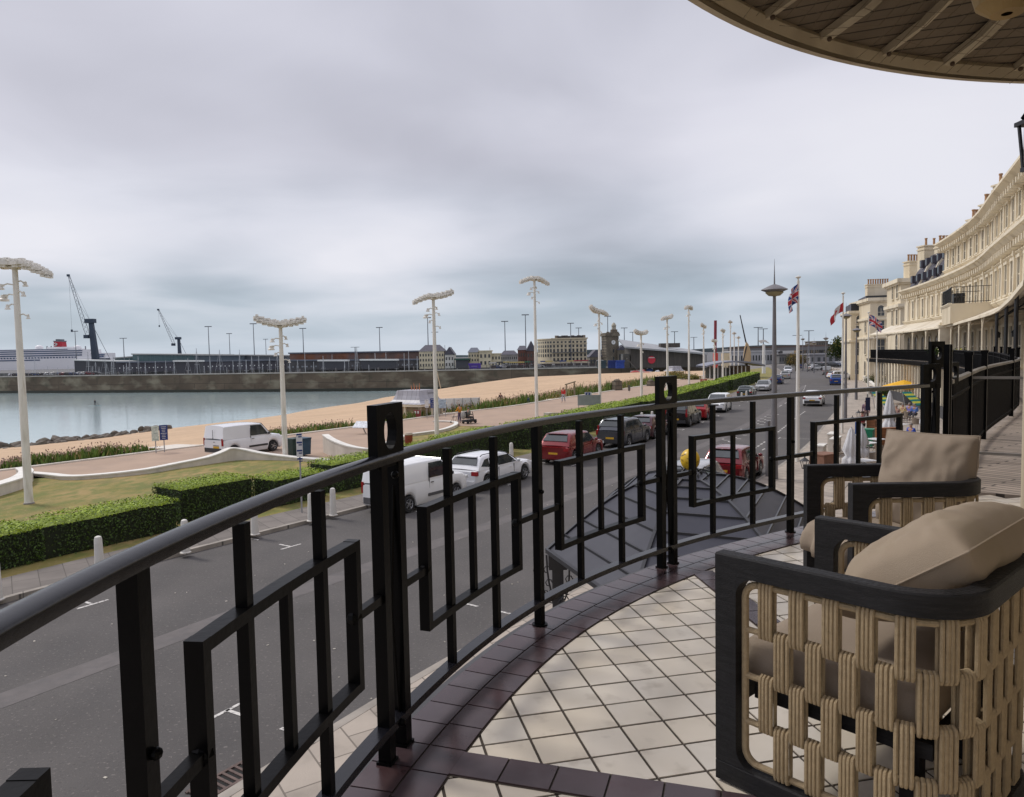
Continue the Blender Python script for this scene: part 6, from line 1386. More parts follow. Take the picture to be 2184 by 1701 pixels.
def cafe_table(label, x, y): g = G(x, y, .12); o = T('cafe_table', label, 'table', (g[0],g[1],.12), .4, 'cafe tables on the terrace'); MB().box((0,0,.74),(.75,.75,.035)).build('table_top', tblw, o); MB().tube([(0,0,.02),(0,0,.73)], .035, 8).build('leg', steel, o); MB().box((0,0,.02),(.45,.45,.03)).build('base', steel, o)
def cafe_chair(label, x, y, rz):
    g = G(x, y, .12); o = T('cafe_chair', label, 'chair', (g[0],g[1],.12), rz, 'rattan chairs on the terrace'); MB().box((0,0,.44),(.5,.5,.05)).build('seat', rattan, o)
    V = []; n = 8
    for k in range(n+1):
        a = PI*.15+PI*.7*k/n; V += [(.29*math.cos(a),.27*math.sin(a),.46),(.31*math.cos(a),.31*math.sin(a),.88-.08*abs(math.cos(a)))]
    V += [(x_*.9,y_*.9,z_) for x_,y_,z_ in V[:2*n+2]]; mb = MB(); mb.add(V, [(2*k,2*k+2,2*k+3,2*k+1) for k in range(n)]+[(2*n+2+2*k,2*n+3+2*k,2*n+5+2*k,2*n+4+2*k) for k in range(n)]+[(2*k+1,2*k+3,2*n+5+2*k,2*n+3+2*k) for k in range(n)]); mb.build('backrest', rattan, o)
    for i in (-.21,.21):
        for j in (-.21,.21): MB().tube([(i,j,.43),(i*1.1,j*1.1,0)], .014, 6).build('leg', steel, o)
cafe_table('square white table with a dark lamp, nearest in the terrace', 1844,1018); cafe_table('white table just below the green bin', 1853,975); cafe_table('white table half behind the brown screen', 1868,966); cafe_table('white table at the right behind the armchair cushion', 1925,930); cafe_table('small white table beside the seated man in blue', 1938,950)
for x, y, rz, lb in [(1890,1012,2.2,'rattan chair nearest on the terrace, below the brown screen'),(1905,1004,1.2,'rattan chair to the right of the nearest one'),(1880,985,2.6,'rattan chair before the brown screen'),(1862,1006,-1,'rattan chair beside the dark lamp table'),(1790,985,.5,'rattan chair by the low white wall'),(1915,958,.3,'rattan chair behind the square frame of the railing'),
                     (1926,905,1.5,'rattan chair in the row behind the white parasol, left'),(1937,902,1.5,'rattan chair in the row behind the white parasol, right'),(1910,893,1,'rattan chair at the back of the terrace, left'),(1945,890,1,'rattan chair at the back of the terrace, right'),(1955,918,2,'rattan chair behind the man in blue'),(1988,950,1,'rattan chair below the right white parasol')]: cafe_chair(lb, x, y, rz)
for x, y, top_, lb in [(1943,950,(.02,.07,.38),'man in a blue shirt sitting on the terrace'),(1912,900,(.35,.22,.2),'person in pink sitting at the back of the terrace'),(1926,896,(.55,.42,.22),'person in a tan top at the back terrace table'),(1940,894,(.22,.2,.5),'person in lilac at the back terrace table'),(1951,896,(.1,.2,.5),'person in blue near the striped lounger')]:
    g = G(x, y, .12); person(lb, g, .10, R(120), top_, (.08,.08,.1), 1.7, 'sit', hair=(.25,.22,.2))
g = G(1840,935,.12); person('waiter in black and red behind the green bin', g, .12, 1, (.25,.03,.04), (.02,.02,.02), 1.7)
ww = mk('white_coping', (0,0,0)); nvy = mk('navy_cloth', (.012,.018,.06), .8, .1, 4)
for x, y, ln, lb in [(1782,972,1.6,'short white terrace wall left of the parasol pair'),(1775,960,1.2,'stepped white terrace wall behind the short one'),(1752,990,.9,'white terrace wall beside the brown box')]:
    g = G(x, y, .12); o = T('terrace_wall', lb, 'low wall', (g[0],g[1],.12), 1.0); MB().box((0,0,.45),(ln,.3,.9)).build('wall_body', conc, o); MB().box((0,0,.93),(ln+.08,.38,.07)).build('coping', ww, o)
g = G(1849,925,.12); o = T('banner', 'narrow navy banner on a dark pole behind the green bin', 'banner', (g[0],g[1],.12)); MB().tube([(0,0,0),(0,0,2.6)], .03, 8).build('pole', black, o); MB().box((.02,-.04,1.95),(.30,.03,.85)).build('cloth', nvy, o)
for x, y, yt, lb in [(1831,925,878,'small black lantern on a post beside the flagpoles'),(1716,1055,978,'black lantern on a post left of the brown box'),(1818,898,890,'tiny black lantern left of the flagpole')]:
    g = G(x, y, .12); h = AT(x, yt, g[1])[2]-.12; o = T('lantern_post', lb, 'lantern', (g[0],g[1],.12)); MB().tube([(0,0,0),(0,0,h-.4)], .03, 8).build('post', black, o)
    mb = MB()
    for i, j in ((-1,-1),(1,-1),(1,1),(-1,1)): mb.bar((i*.07,j*.07,h-.38),(i*.13,j*.13,h-.1),.018,.018)
    mb.lathe([(.2,h-.1),(.12,h-.04),(.03,h+.03),(.02,h+.12)], (0,0,0), 8); mb.box((0,0,h-.39),(.18,.18,.03)); mb.build('lantern_frame', black, o)
gw = lowwall; gw('curving white garden wall before the cream corner block', [(1826,802,.5),(1836,808,.7),(1848,817,.8),(1858,829,.85),(1872,842,.8)], w=.35)
# shrubs and trees on the right
def shrub(name, label, x, y, z0, r, h, cols, n, size, trunk=True, cat='shrub', seed=1):
    o = T(name, label, cat, (x,y,z0)); rg = random.Random(seed); mb = MB(); cl = [(rg.uniform(-.55,.55)*r, rg.uniform(-.55,.55)*r, h*(.35 if cat == 'shrub' else .55)+rg.uniform(-.15,.3)*h, rg.uniform(.3,.55)) for _ in range(11)]
    for _ in range(n):
        c = rg.choice(cl); a, b = rg.uniform(0,2*PI), math.acos(rg.uniform(-1,1)); q = rg.random()**.4*c[3]; v = (math.sin(b)*math.cos(a), math.sin(b)*math.sin(a), math.cos(b))
        mb.cur = rg.choice([0,0,1]) if v[2] > -.1 else 0; mb.leaves([(c[0]+v[0]*q*r, c[1]+v[1]*q*r, max(.05, c[2]+v[2]*q*h*.7), *v)], size, rg)
    mb.build('foliage' if cat == 'shrub' else 'crown', cols, o)
    mb = MB(); mb.tube([(0,0,0),(0,0,h*.5)], [.06*h**.5+.03, .03], 7)
    for k in range(4): a = k*1.6; mb.tube([(0,0,h*.25),(math.cos(a)*r*.4,math.sin(a)*r*.4,h*.6)], [.05,.02], 5)
    mb.build('stem' if cat == 'shrub' else 'trunk', mk('bark', (.06,.045,.03), .9, .3, 5), o)
gd = [mat('shrub_dark', (.030,.048,.014), .9, .3, 3, spec=.08), mat('shrub_olive', (.11,.10,.025), .9, .3, 3, spec=.08)]
gr = [mat('shrub_rust', (.10,.07,.02), .8, .3, 3), mat('shrub_gold', (.26,.17,.03), .8, .3, 3)]
for i, (x, y, r, h, c, lb) in enumerate([(1862,826,1.8,1.9,gd,'dark shrub behind the thin flagpoles'),(1884,823,2.2,2.4,gr,'rusty gold shrub left of the yellow parasol'),(1905,826,2.2,2.2,gd,'dark shrub right behind the yellow parasol'),(1880,850,1.6,1.3,gd,'low dark shrub under the flagpoles'),(1935,838,2.4,2.2,gr,'golden shrub right of the yellow parasol'),(1912,850,1.6,1.5,gr,'ochre shrub below the yellow parasol'),(1783,806,1.6,2.0,gr,'russet shrub beyond the blue car'),(1840,800,1.8,1.6,gd,'low green shrub before the pavilion')]):
    g = G(x, y, .1); shrub('shrub', lb, g[0], g[1], .1, r, h, c, 900, .16, seed=i)
# planters with flowers on the verandah edge far along
for s, lb in ((V0+52,'flower box with yellow blooms on the far verandah rail'),(V0+60,'dark leafy pots on the far verandah rail')):
    p, h = VP.at(s, -.1); shrub('flower_box', lb, p.x, p.y, DECK+.7, 1.3, .7, [gd[0], mat('bloom_'+str(int(s)), (.45,.42,.05) if s < V0+55 else (.05,.08,.02), .8)], 350, .14, seed=int(s))
# ============================================================ harbour and the far shore
def wx(px, Y): return AT(px, 765, Y)[0]
def wz(px, py, Y): return AT(px, py, Y)[2]
# pier fence
pf = T('pier_fence', 'dark post and rail fence along the top of the harbour wall', 'fence', WL.at(200)[0]); a0_, a1_ = WL.near(wx(-60,338),340), WL.L
fm = mk('fence_dark', (.055,.05,.05), .7, .2, 2); n_ = 98
for i in range(n_):
    p, h = WL.at(a0_+(a1_-a0_)*i/(n_-1), .0-.6); MB().box((p.x,p.y,.95),(.16,.16,1.5),h).build('post', fm, pf, world=True)
for z in (.6,1.1,1.6): MB().sweep(pts(WL, a0_, a1_, 12, -.6, z), [(-.04,-.04),(.04,-.04),(.04,.04),(-.04,.04)]).build('rail', fm, pf, world=True)
rg = random.Random(21)
# anglers and promenaders on the pier, seen as specks
pp_ = None
for i in range(26):
    t_ = a0_+(a1_-a0_)*((i+.5)/26+rg.uniform(-.015,.015)); p, h = WL.at(t_, -1.6)
    if pp_ is None:
        pp_ = T('person', 'tiny figure standing on the distant pier behind the fence', 'person', (p.x,p.y,0), 0, 'tiny figures on the pier'); mb = MB()
        mb.lathe([(.02,0),(.13,.02),(.15,.5),(.19,.85),(.23,1.2),(.20,1.42),(.07,1.5),(.1,1.58),(.11,1.68),(.06,1.78),(.0,1.8)], (0,0,0), 8); mb.build('body', mk('pier_clothes', (.22,.21,.21), .85, .7, .05), pp_, smooth=True)
    else: dup(pp_, (p.x,p.y,0), rg.uniform(0,6))
# sailing boats in the marina beyond the pier
hullm = mk('hull_white', (.55,.56,.57), .4, .1, 1); mastm = mk('mast', (.42,.43,.45), .4, .2, 1); sailc = mk('sail_cover', (.03,.05,.12), .8, .3, .5)
b0_ = None
def boat0(hm):
    o = T('sailing_boat', 'moored sailing boat with a bare mast beyond the pier', 'boat', (0,0,-7.3), 0, 'moored sailing boats in the marina')
    mb = MB(); V = []; F = []; n = 8
    for i in range(n+1):
        f = i/n; x = -4.5+9.5*f; w_ = 1.5*math.sin(min(1, f*1.0+.25)*PI)**.6*(1-f**4)+.02; V += [(x,-w_,1.1+.3*f),(x,-w_*.7,.1),(x,0,-.2),(x,w_*.7,.1),(x,w_,1.1+.3*f)]
    for i in range(n):
        for k in range(4): a, b = i*5+k, (i+1)*5+k; F.append((a,b,b+1,a+1))
        F.append((i*5+4,(i+1)*5+4,(i+1)*5,i*5))
    mb.add(V, F); mb.build('hull', hullm, o, smooth=True); MB().box((-.5,0,1.55),(3.6,1.6,.6),0,.85).build('cabin', hullm, o)
    MB().tube([(.8,0,1),(.8,0,hm)], .11, 6).build('mast', mastm, o); MB().tube([(.8,0,2.6),(-3.2,0,2.7)], .14, 6).build('boom', sailc, o)
    mb = MB(); mb.tube([(5,0,1.4),(.8,0,hm-.4)], .035, 3); mb.tube([(-4.5,0,1.2),(.8,0,hm-.2)], .035, 3); mb.tube([(.8,-1,hm*.6),(.8,1,hm*.6)], .04, 4); mb.build('rigging', mastm, o); return o
protos = [boat0(13.5), boat0(16.5), boat0(11.5)]; pl_ = [(0, 200, 318), (1, 240, 322), (2, 262, 316)]
mast_px = [330,352,372,398,421,436,447,466,482,497,512,524,538,551,560,573,590,618,633,650,668,690,707,735,742,760,785,800,822,845,862,872,890,905,950,975,1010,1045,1080,1110,186,197,209,221,228,236,252,270,277,296,308,142,160,120,98,75]
for (k, px, Y) in pl_: Y = 318+max(0,500-px)*.15+12; protos[k].location = (wx(px,Y),Y,-7.3); protos[k].rotation_euler = (0,0,rg.uniform(0,6))
for i, px in enumerate(mast_px):
    Y = rg.uniform(318,385)+max(0,500-px)*.15; dup(protos[i % 3], (wx(px,Y),Y,-7.3), rg.choice([R(80),R(100),R(-85)])+rg.uniform(-.1,.1), scale=rg.uniform(.8,1.15))
o = mb = None
# light masts over the docks
lm0 = None
for i, (px, yt, Y) in enumerate([(163,707,560),(447,697,430),(491,712,520),(543,691,430),(568,724,600),(648,701,430),(811,699,430),(914,678,400),(929,709,420),(1078,686,390),(1122,672,380),(1218,690,420),(1235,700,450),(1297,675,420),(1332,700,430),(1350,709,450),(1439,708,400),(1480,720,420),(1617,699,330),(1628,702,340),(265,722,430),(1725,706,300),(1700,716,320),(758,741,330)]):
    z = wz(px, yt, Y)
    lb = 'tall slim dock light mast on the far quay'
    if lm0 is None:
        lm0 = T('light_mast', lb, 'light mast', (wx(px,Y),Y,0), 0, 'light masts over the docks'); MB().tube([(0,0,0),(0,0,1)], [.36,.2], 8).build('pole', mk('mast_grey', (.16,.17,.19), .6, .1, 1), lm0)
        MB().box((0,0,1.0),(4.2,1.2,.018)).build('lamp_bar', M_['mast_grey'], lm0); lm0.scale = (1,1,z)
    else: q = dup(lm0, (wx(px,Y),Y,0), 0); q.scale = (.9,.9,z)
def shed(name, label, px0, px1, ytl, ytr, Y, dep, wm, rm, z0=0, over=.6, cat='warehouse', ridge=0, wins=None, rz=0):
    x0, x1 = wx(px0,Y), wx(px1,Y); zl, zr_ = wz(px0,ytl,Y), wz(px1,ytr,Y); o = T(name, label, cat, ((x0+x1)/2,Y,z0), rz); w = (x1-x0)/2; zl -= z0; zr_ -= z0; t_ = .7
    mb = MB(); mb.add([(-w,0,0),(w,0,0),(w,dep,0),(-w,dep,0),(-w,0,zl-t_),(w,0,zr_-t_),(w,dep,zr_-t_+ridge),(-w,dep,zl-t_+ridge)], [(3,2,1,0),(0,1,5,4),(1,2,6,5),(2,3,7,6),(3,0,4,7),(4,5,6,7)]); mb.build('wall', wm, o)
    mb = MB(); P = [(-w-over,-over,zl-t_+.01),(w+over,-over,zr_-t_+.01),(w+over,dep,zr_-t_+ridge+.01),(-w-over,dep,zl-t_+ridge+.01)]; mb.add(P+[(a,b,c+t_) for a,b,c in P], [(3,2,1,0),(4,5,6,7),(0,1,5,4),(1,2,6,5),(2,3,7,6),(3,0,4,7)]); mb.build('roof', rm, o)
    if wins:
        n, zb, ww, wh, m = wins
        for i in range(n): MB().box((-w+2*w*(i+.5)/n,-.06,zb+wh/2),(ww,.14,wh)).build('window', m, o)
    return o
teal = overlay(mat('teal_cladding', (.075,.135,.145), .6, .1, .06), (.11,.16,.17), .3, .45, .6, (6,6,.1), .6); paleroof = mat('pale_sheet_roof', (.34,.35,.34), .6, .1, .1); darkroof = mat('dark_sheet_roof', (.10,.11,.14), .6, .2, .1)
brickm = overlay(mat('dock_brick', (.22,.095,.055), .85, .3, .25), (.14,.11,.11), .12, .45, .6, amount=.8); creamf = overlay(mat('far_cream', (.56,.49,.35), .8, .08, .2), (.30,.25,.18), .5, .55, .7, amount=.5)
shed('warehouse', 'teal clad warehouse end with a pale roof beyond the marina', 283, 415, 754.5, 756, 430, 60, teal, paleroof)
shed('warehouse', 'lower teal annex left of the big teal warehouse', 245, 283, 763, 760, 436, 40, teal, paleroof)
shed('warehouse', 'long grey blue warehouse with a pale humped roof', 415, 520, 756.5, 757, 425, 60, mat('grey_blue_clad', (.10,.13,.155), .6, .15, .1), paleroof, wins=(14, 3.0, 1.6, .8, signw))
shed('warehouse', 'right end of the grey blue warehouse, behind the second lamp', 520, 612, 757, 758, 428, 60, M_.get('x') or mat('grey_blue_clad2', (.11,.13,.15), .6, .15, .1), paleroof, wins=(12, 3.0, 1.6, .8, signw))
shed('dock_shed', 'long orange brick dock shed with a dark blue roof', 618, 760, 752.5, 750.5, 385, 40, brickm, darkroof, wins=(22, 1.6, 1.1, 1.7, bglass))
shed('dock_shed', 'grey end of the long dock shed left of the cream apartments', 760, 915, 750.5, 747.5, 386, 40, overlay(mat('dock_brick_grey', (.15,.10,.085), .85, .3, .2), (.22,.10,.06), .2, .5, .6, amount=.7), darkroof, wins=(24, 1.8, 1.1, 1.5, bglass))
shed('quay_shed', 'low dark grey quay shed behind the yacht masts', 250, 610, 772, 767, 405, 12, mat('quay_shed_dark', (.055,.052,.065), .8, .3, .15), darkroof, wins=(40, 2.2, .5, .5, signw))
shed('quay_shed', 'low dark shed continuing behind the masts to the right', 610, 1000, 768, 765, 372, 12, mat('quay_shed_dark2', (.06,.056,.06), .8, .35, .2), darkroof, wins=(40, 1.2, .8, .8, M_['mast_grey']))
MBw = shed('covered_walkway', 'long white roofed walkway in front of the cruise ship', 158, 275, 767, 770, 420, 8, mk('walk_dark', (.05,.05,.06), .7), signw)
for (a, b, y, lb) in ((372,424,769,'white flat canopy roof left of the second lamp base'),(680,738,768,'white flat canopy roof among the masts, left'),(770,845,766.5,'white flat canopy roof among the masts, right')): shed('covered_walkway', lb, a, b, y, y, 352, 5, M_['walk_dark'], signw)
# town fronts
def facade(name, label, px0, px1, yt, Y, dep, wm, rows, cols, roofm=None, rh=0, rz=0, roofkind='flat'):
    x0, x1 = wx(px0,Y), wx(px1,Y); z = wz((px0+px1)/2, yt, Y); o = T(name, label, 'building', ((x0+x1)/2,Y,0), rz); w = x1-x0
    MB().box((0,dep/2,z/2),(w,dep,z)).build('wall', wm, o)
    if roofkind == 'gable': MB().add([(-w/2-.4,-.4,z),(w/2+.4,-.4,z),(w/2+.4,dep,z),(-w/2-.4,dep,z),(0,-.4,z+rh),(0,dep,z+rh)], [(0,1,4),(3,5,2),(1,2,5,4),(0,4,5,3),(3,2,1,0)]).build('roof', roofm or slate, o)
    elif roofkind == 'hip': MB().add([(-w/2-.4,-.4,z),(w/2+.4,-.4,z),(w/2+.4,dep,z),(-w/2-.4,dep,z),(-w*.3,dep*.4,z+rh),(w*.3,dep*.4,z+rh)], [(0,1,5,4),(1,2,5),(2,3,4,5),(3,0,4),(3,2,1,0)]).build('roof', roofm or slate, o)
    else: MB().box((0,dep/2,z+.2),(w+.8,dep+.8,.5)).build('parapet', wm, o)
    for r_ in range(rows):
        for c_ in range(cols):
            zz = z*(.93-(r_+.5)*.86/rows) if rows else 0; xx = -w/2+w*(c_+.5)/cols; hh = z*.86/rows*.5
            mb = MB(); mb.box((xx,-.06,zz),(w/cols*.46,.16,hh)); mb.build('window', bglass, o)
    return o
facade('apartment_block', 'cream apartment block with balconies right of the dock shed', 894, 947, 750, 330, 14, creamf, 3, 9, slate, 3, roofkind='hip')
facade('gabled_house', 'white gabled house right of the cream apartments', 949, 968, 757, 330, 12, mat('far_white', (.56,.54,.50), .8, .1, .3), 2, 3, slate, 3.5, roofkind='gable')
shed('green_roof_shed', 'low shed with a dark green roof between the houses', 972, 998, 765, 765, 325, 10, M_['walk_dark'], mat('green_roof', (.015,.06,.045), .6))
facade('apartment_block', 'cream block with stepped gables above the purple container', 999, 1022, 752, 335, 12, creamf, 3, 4, darkroof, 2.2, roofkind='hip'); facade('apartment_block', 'plain cream block with flat top beside the stepped one', 1022, 1048, 750, 333, 12, creamf, 2, 3)
facade('apartment_block', 'lower pale cream block at the right of the flat one', 1048, 1068, 756, 335, 12, creamf, 2, 3)
facade('terrace_houses', 'row of pale grey houses behind the light mast', 1068, 1104, 757, 350, 12, mat('far_grey', (.34,.33,.32), .8, .2, .3), 2, 8, slate, 2, roofkind='hip')
facade('red_brick_hall', 'dark red brick hall with a pointed gable beside the tall lamp', 1105, 1124, 747, 330, 14, mat('red_brick_far', (.14,.06,.045), .85, .2, .5), 2, 4, slate, 2, roofkind='hip'); facade('red_brick_hall', 'dark gabled end of the red brick hall', 1124, 1143, 749, 326, 14, mat('red_brick_far2', (.11,.055,.045), .85, .2, .5), 2, 3, slate, 4.5, roofkind='gable')
g = (wx(1012,300), 300); o = T('shipping_container', 'purple container standing on the pier', 'container', (g[0],g[1],0)); pm = mat('purple', (.075,.035,.30), .6, .12, .5); MB().box((0,0,1.3),(5.0,2.4,2.2)).build('body', pm, o)
for k in range(12): MB().box((-2.3+k*.42,-1.22,1.3),(.08,.05,2.0)).build('rib', pm, o) if k % 3 == 0 else None
MB().box((0,-1.24,1.2),(2.6,.03,.18)).build('lettering_bar', mk('lilac', (.3,.25,.5), .6), o)
# big cream hotel with bowed left wing
Y = 420; x0, x1 = wx(1178,Y), wx(1252,Y); zt = wz(1215,722.5,Y); ht = T('waterfront_hotel', 'big cream waterfront hotel block with rows of windows and a bowed left wing', 'building', ((x0+x1)/2,Y,0)); w = x1-x0
MB().box((0,9,zt/2),(w,18,zt)).build('wall', creamf, ht); MB().box((0,9,zt+.05),(w+1.2,19.2,.7)).build('cornice', creamf, ht); MB().box((0,9,zt*.80),(w+.6,18.6,.35)).build('cornice', creamf, ht); MB().box((0,-.8,zt*.45),(w,1.6,.25)).build('balcony', M_['mast_grey'], ht)
for r_, (zf, hh) in enumerate(((.86,1.0),(.70,1.4),(.52,2.0),(.33,1.6),(.16,1.6))):
    for c_ in range(9): MB().box((-w/2+w*(c_+.5)/9,-.06,zt*zf),(1.05,.16,hh)).build('window', bglass, ht)
lw = wx(1178,Y)-wx(1149,Y); mb = MB(); A_ = [R(200)+R(70)*k/8 for k in range(9)]; cx_, cy_ = -w/2+1, 14
P = [(-w/2-lw*math.sin(k*PI/16)*1.0, 18*(1-math.cos(k*PI/16))*.9) for k in range(9)]; P2_ = P+[(-w/2+.5, 18)]
MB().prism(P2_, 0, zt-.4).build('bowed_wing', creamf, ht); MB().prism([(x*1.015, y-.3) for x,y in P2_], zt-.4, zt+.2).build('cornice', creamf, ht)
for i in range(8):
    a, b = P[i], P[i+1]; m_ = ((a[0]+b[0])/2, (a[1]+b[1])/2); an = math.atan2(b[1]-a[1], b[0]-a[0])
    for zf, hh in ((.86,1.0),(.70,1.4),(.52,2.0),(.33,1.6)): MB().box((m_[0],m_[1],zt*zf),(.95,.3,hh),an).build('window', bglass, ht)
for k, px in enumerate((1190,1204,1210,1224,1238,1248)): MB().box((wx(px,Y)-ht.location.x,8,zt+1.1),(2.2,1.2,1.8)).build('chimney', mk('far_stack', (.22,.19,.16), .9), ht)
MB().box((1,9,zt+1.0),(w*.75,8,1.2)).build('roof', slate, ht)
# clock tower
Y = 330; stone = overlay(brick(mat('tower_stone', (.15,.125,.095), .9, .2, .5), (.07,.06,.05), 1.2, .6, .06, plane='XZ'), (.24,.21,.15), .5, .5, .7, amount=.5)
x0, x1 = wx(1285,Y), wx(1318,Y); zt = wz(1300,714,Y); ct = T('clock_tower', 'square brown stone clock tower with a white dial and a corner turret', 'tower', ((x0+x1)/2,Y,0), R(14)); w = (x1-x0)*.86
MB().box((0,0,zt/2),(w,w,zt)).build('wall', stone, ct); mb = MB(); mb.box((0,0,zt-.35),(w+.8,w+.8,.8)); mb.box((0,0,zt+.35),(w+.5,w+.5,.7)); mb.build('parapet', stone, ct)
mb = MB()
for k in range(7): mb.box((-w/2+w*(k+.5)/7,-w/2-.1,zt+.9),(.5,.4,.5))
mb.build('battlements', stone, ct)
dz = wz(1303,731,Y); dl = MB(); dl.tube([(0.4,-w/2-.02,dz),(0.4,-w/2-.16,dz)], .95, 24); d_ = dl.build('clock_face', signw, ct); mb = MB(); mb.bar((.4,-w/2-.2,dz),(.4,-w/2-.2,dz+.62),.09,.05,(0,1,0)); mb.bar((.4,-w/2-.2,dz),(.05,-w/2-.2,dz-.25),.11,.05,(0,1,0)); mb.build('clock_hands', dark, d_)
tx = w/2-1.3; tz = wz(1310,692,Y); MB().box((tx,-.5,zt+1.1),(2.4,2.4,2.2)).build('turret_base', stone, ct); MB().lathe([(1.0,0),(1.0,1.6),(1.2,1.7),(1.1,2.0),(.7,2.7),(.25,3.2),(.05,tz-zt-2.0)], (tx,-.5,zt+2.1), 10).build('turret', mk('turret_pale', (.36,.33,.26), .8, .2, 1), ct, smooth=True)
for z in (3,6.4): MB().box((.4,-w/2-.02,z),(.7,.1,1.5)).build('window', bglass, ct)
facade('stone_hall', 'low brown stone hall attached right of the clock tower', 1318, 1346, 747, 325, 12, stone, 1, 3, slate, 2.4, roofkind='gable'); facade('stone_hall', 'grey gabled roof house left of the clock tower', 1258, 1284, 762, 325, 12, stone, 1, 4, slate, 3.2, roofkind='gable')
# watersports centre with the red sign
Y = 262; dk = overlay(mat('dark_timber', (.06,.052,.046), .8, .2, .4), (.10,.085,.07), .8, .45, .6, (8,8,.2), .7); xa, xb = wx(1345,Y), wx(1500,Y-6); zl, zr_ = wz(1345,743,Y), wz(1500,757,Y)
ws = T('boathouse', 'long dark boathouse with a sloping pale edged roof and a red round sign', 'building', (xa,Y,0)); L_ = xb-xa
MB().add([(0,0,0),(L_,-6,0),(L_,14,0),(0,14,0),(0,0,zl),(L_,-6,zr_),(L_,14,zr_+1),(0,14,zl+2.4)], [(3,2,1,0),(0,1,5,4),(1,2,6,5),(2,3,7,6),(3,0,4,7),(4,5,6,7)]).build('wall', dk, ws)
P = [(-2.2,-2,zl+.02),(L_+1,-8,zr_+.02),(L_+1,15,zr_+1.4),(-2.2,15,zl+3.0)]; MB().add(P+[(x,y,z+.55) for x,y,z in P], [(3,2,1,0),(4,5,6,7),(0,1,5,4),(1,2,6,5),(2,3,7,6),(3,0,4,7)]).build('roof', mat('boathouse_roof', (.30,.31,.32), .5, .1, .2), ws)
MB().box((-1.6,2,zl/2-1),(2.4,5,zl-2)).build('glazed_end', bglass, ws); MB().box((L_*.62,6,zr_+3.6),(7,4,1.6)).build('roof_plant', dk, ws)
sx = wx(1389.5,Y-2)-xa; sz = wz(1389.5,768,Y-2); mb = MB(); mb.tube([(sx,-2.0,sz),(sx,-2.25,sz)], 1.35, 26); mb.build('round_sign', mat('sign_red', (.50,.02,.04), .5, .08, 1), ws); mb = MB()
for k in range(7): mb.box((sx-.9+.3*k,-2.3,sz+.75+(.05 if k % 2 else 0)),(.2,.06,.34))
mb.build('sign_lettering', signw, ws)
for k in range(16): MB().box((3+k*1.5,-.3-k*.35,zl*.36),(.16,.5,zl*.7)).build('timber_rib', dk, ws)
MB().bar((wx(1358,240)-xa,-22,.2),(wx(1337,240)-xa,-22,3.6),1.4,.3).build('stair', dk, ws)
# curved roof shelter by the road
Y = 146; xa, xb = wx(1500,Y), wx(1625,Y); cvs = T('curved_shelter', 'bow roofed grey glass shelter beside the far hedge', 'shelter', ((xa+xb)/2,Y,0)); w = (xb-xa)/2; ze, zc_ = wz(1500,776,Y), wz(1575,765,Y); mb = MB()
q = [(-w+2*w*k/16, ze-.75+(zc_-ze)*math.sin(PI*k/16)**.8) for k in range(17)]
for (xa_, za), (xb_, zb) in zip(q, q[1:]): mb.add([(xa_,-2,za),(xb_,-2,zb),(xb_,6,zb),(xa_,6,za),(xa_,-2,za+.3),(xb_,-2,zb+.3),(xb_,6,zb+.3),(xa_,6,za+.3)], [(3,2,1,0),(4,5,6,7),(0,1,5,4),(2,3,7,6)])
mb.build('roof', mat('shelter_roof', (.20,.21,.26), .5, .1, .5), cvs, smooth=True)
for k in range(10): MB().box((-w*.8+k*w*.135,-.5,1.3),(.16,.16,2.6)).build('column', signw, cvs)
MB().box((-w*.35,3,1.1),(w*.9,.2,2.2)).build('glass_wall', mat('shelter_glass', (.16,.17,.16), .3, .3, .6), cvs); MB().box((w*.35,2.5,1.3),(w*.5,5,2.5)).build('timber_wall', mat('shelter_timber', (.15,.10,.065), .8, .3, .8), cvs)
# monument sail with leaning mast
Y = 152; o = T('sail_sculpture', 'tan sail shaped sculpture with a dark leaning mast', 'sculpture', (wx(1592,Y),Y,0)); mb = MB(); zb, zt = 3.0, wz(1590,729,Y); V = []
for y in (-.15,.15): V += [(wx(1584,Y)-o.location.x,y,zb),(wx(1601,Y)-o.location.x,y,zb),(wx(1601,Y)-o.location.x,y,(zb+zt)/2),(wx(1596,Y)-o.location.x,y,zt-.6),(wx(1591.5,Y)-o.location.x,y,zt),(wx(1587,Y)-o.location.x,y,zt-1.8)]
mb.add(V, [(0,1,2,3,4,5),(11,10,9,8,7,6)]+[(i,(i+1)%6,6+(i+1)%6,6+i) for i in range(6)]); mb.build('sail', mat('sail_tan', (.50,.36,.20), .7, .1, 1), o)
MB().tube([(wx(1591,Y)-o.location.x,0,zt-.2),(wx(1578.5,Y)-o.location.x,0,wz(1578.5,672.5,Y))], [.16,.10], 8).build('mast', dark, o); MB().tube([(0,0,0),(0,0,zb+.1)], .3, 8).build('plinth', dk, o); MB().tube([(wx(1583,Y)-o.location.x,-.2,zb),(wx(1592,Y)-o.location.x,-.2,zt-1)], .12, 6).build('boom', dark, o)
Y = 200; o = T('red_tower', 'slim dark red ride tower left of the sail sculpture', 'tower', (wx(1525,Y),Y,0)); MB().bar((0,0,0),(.15,0,wz(1527,684,Y)),.62,.62).build('column', mat('tower_red', (.19,.02,.035), .6, .2, .3), o); MB().box((.1,-.1,3),(1.1,1,4)).build('base_cabin', mat('tower_bright_red', (.45,.05,.04), .6), o); MB().box((3.0,0,2.6),(2.0,2,4.6)).build('cream_drum', creamf, o)
Y = 172; o = T('gull_sculpture', 'white winged sculpture on a white pillar near the far roundabout', 'sculpture', (wx(1629,Y),Y,0)); MB().tube([(0,0,0),(0,0,wz(1629,735,Y))], [.45,.3], 10).build('pillar', signw, o)
V = []; hz_ = wz(1629,733,Y)
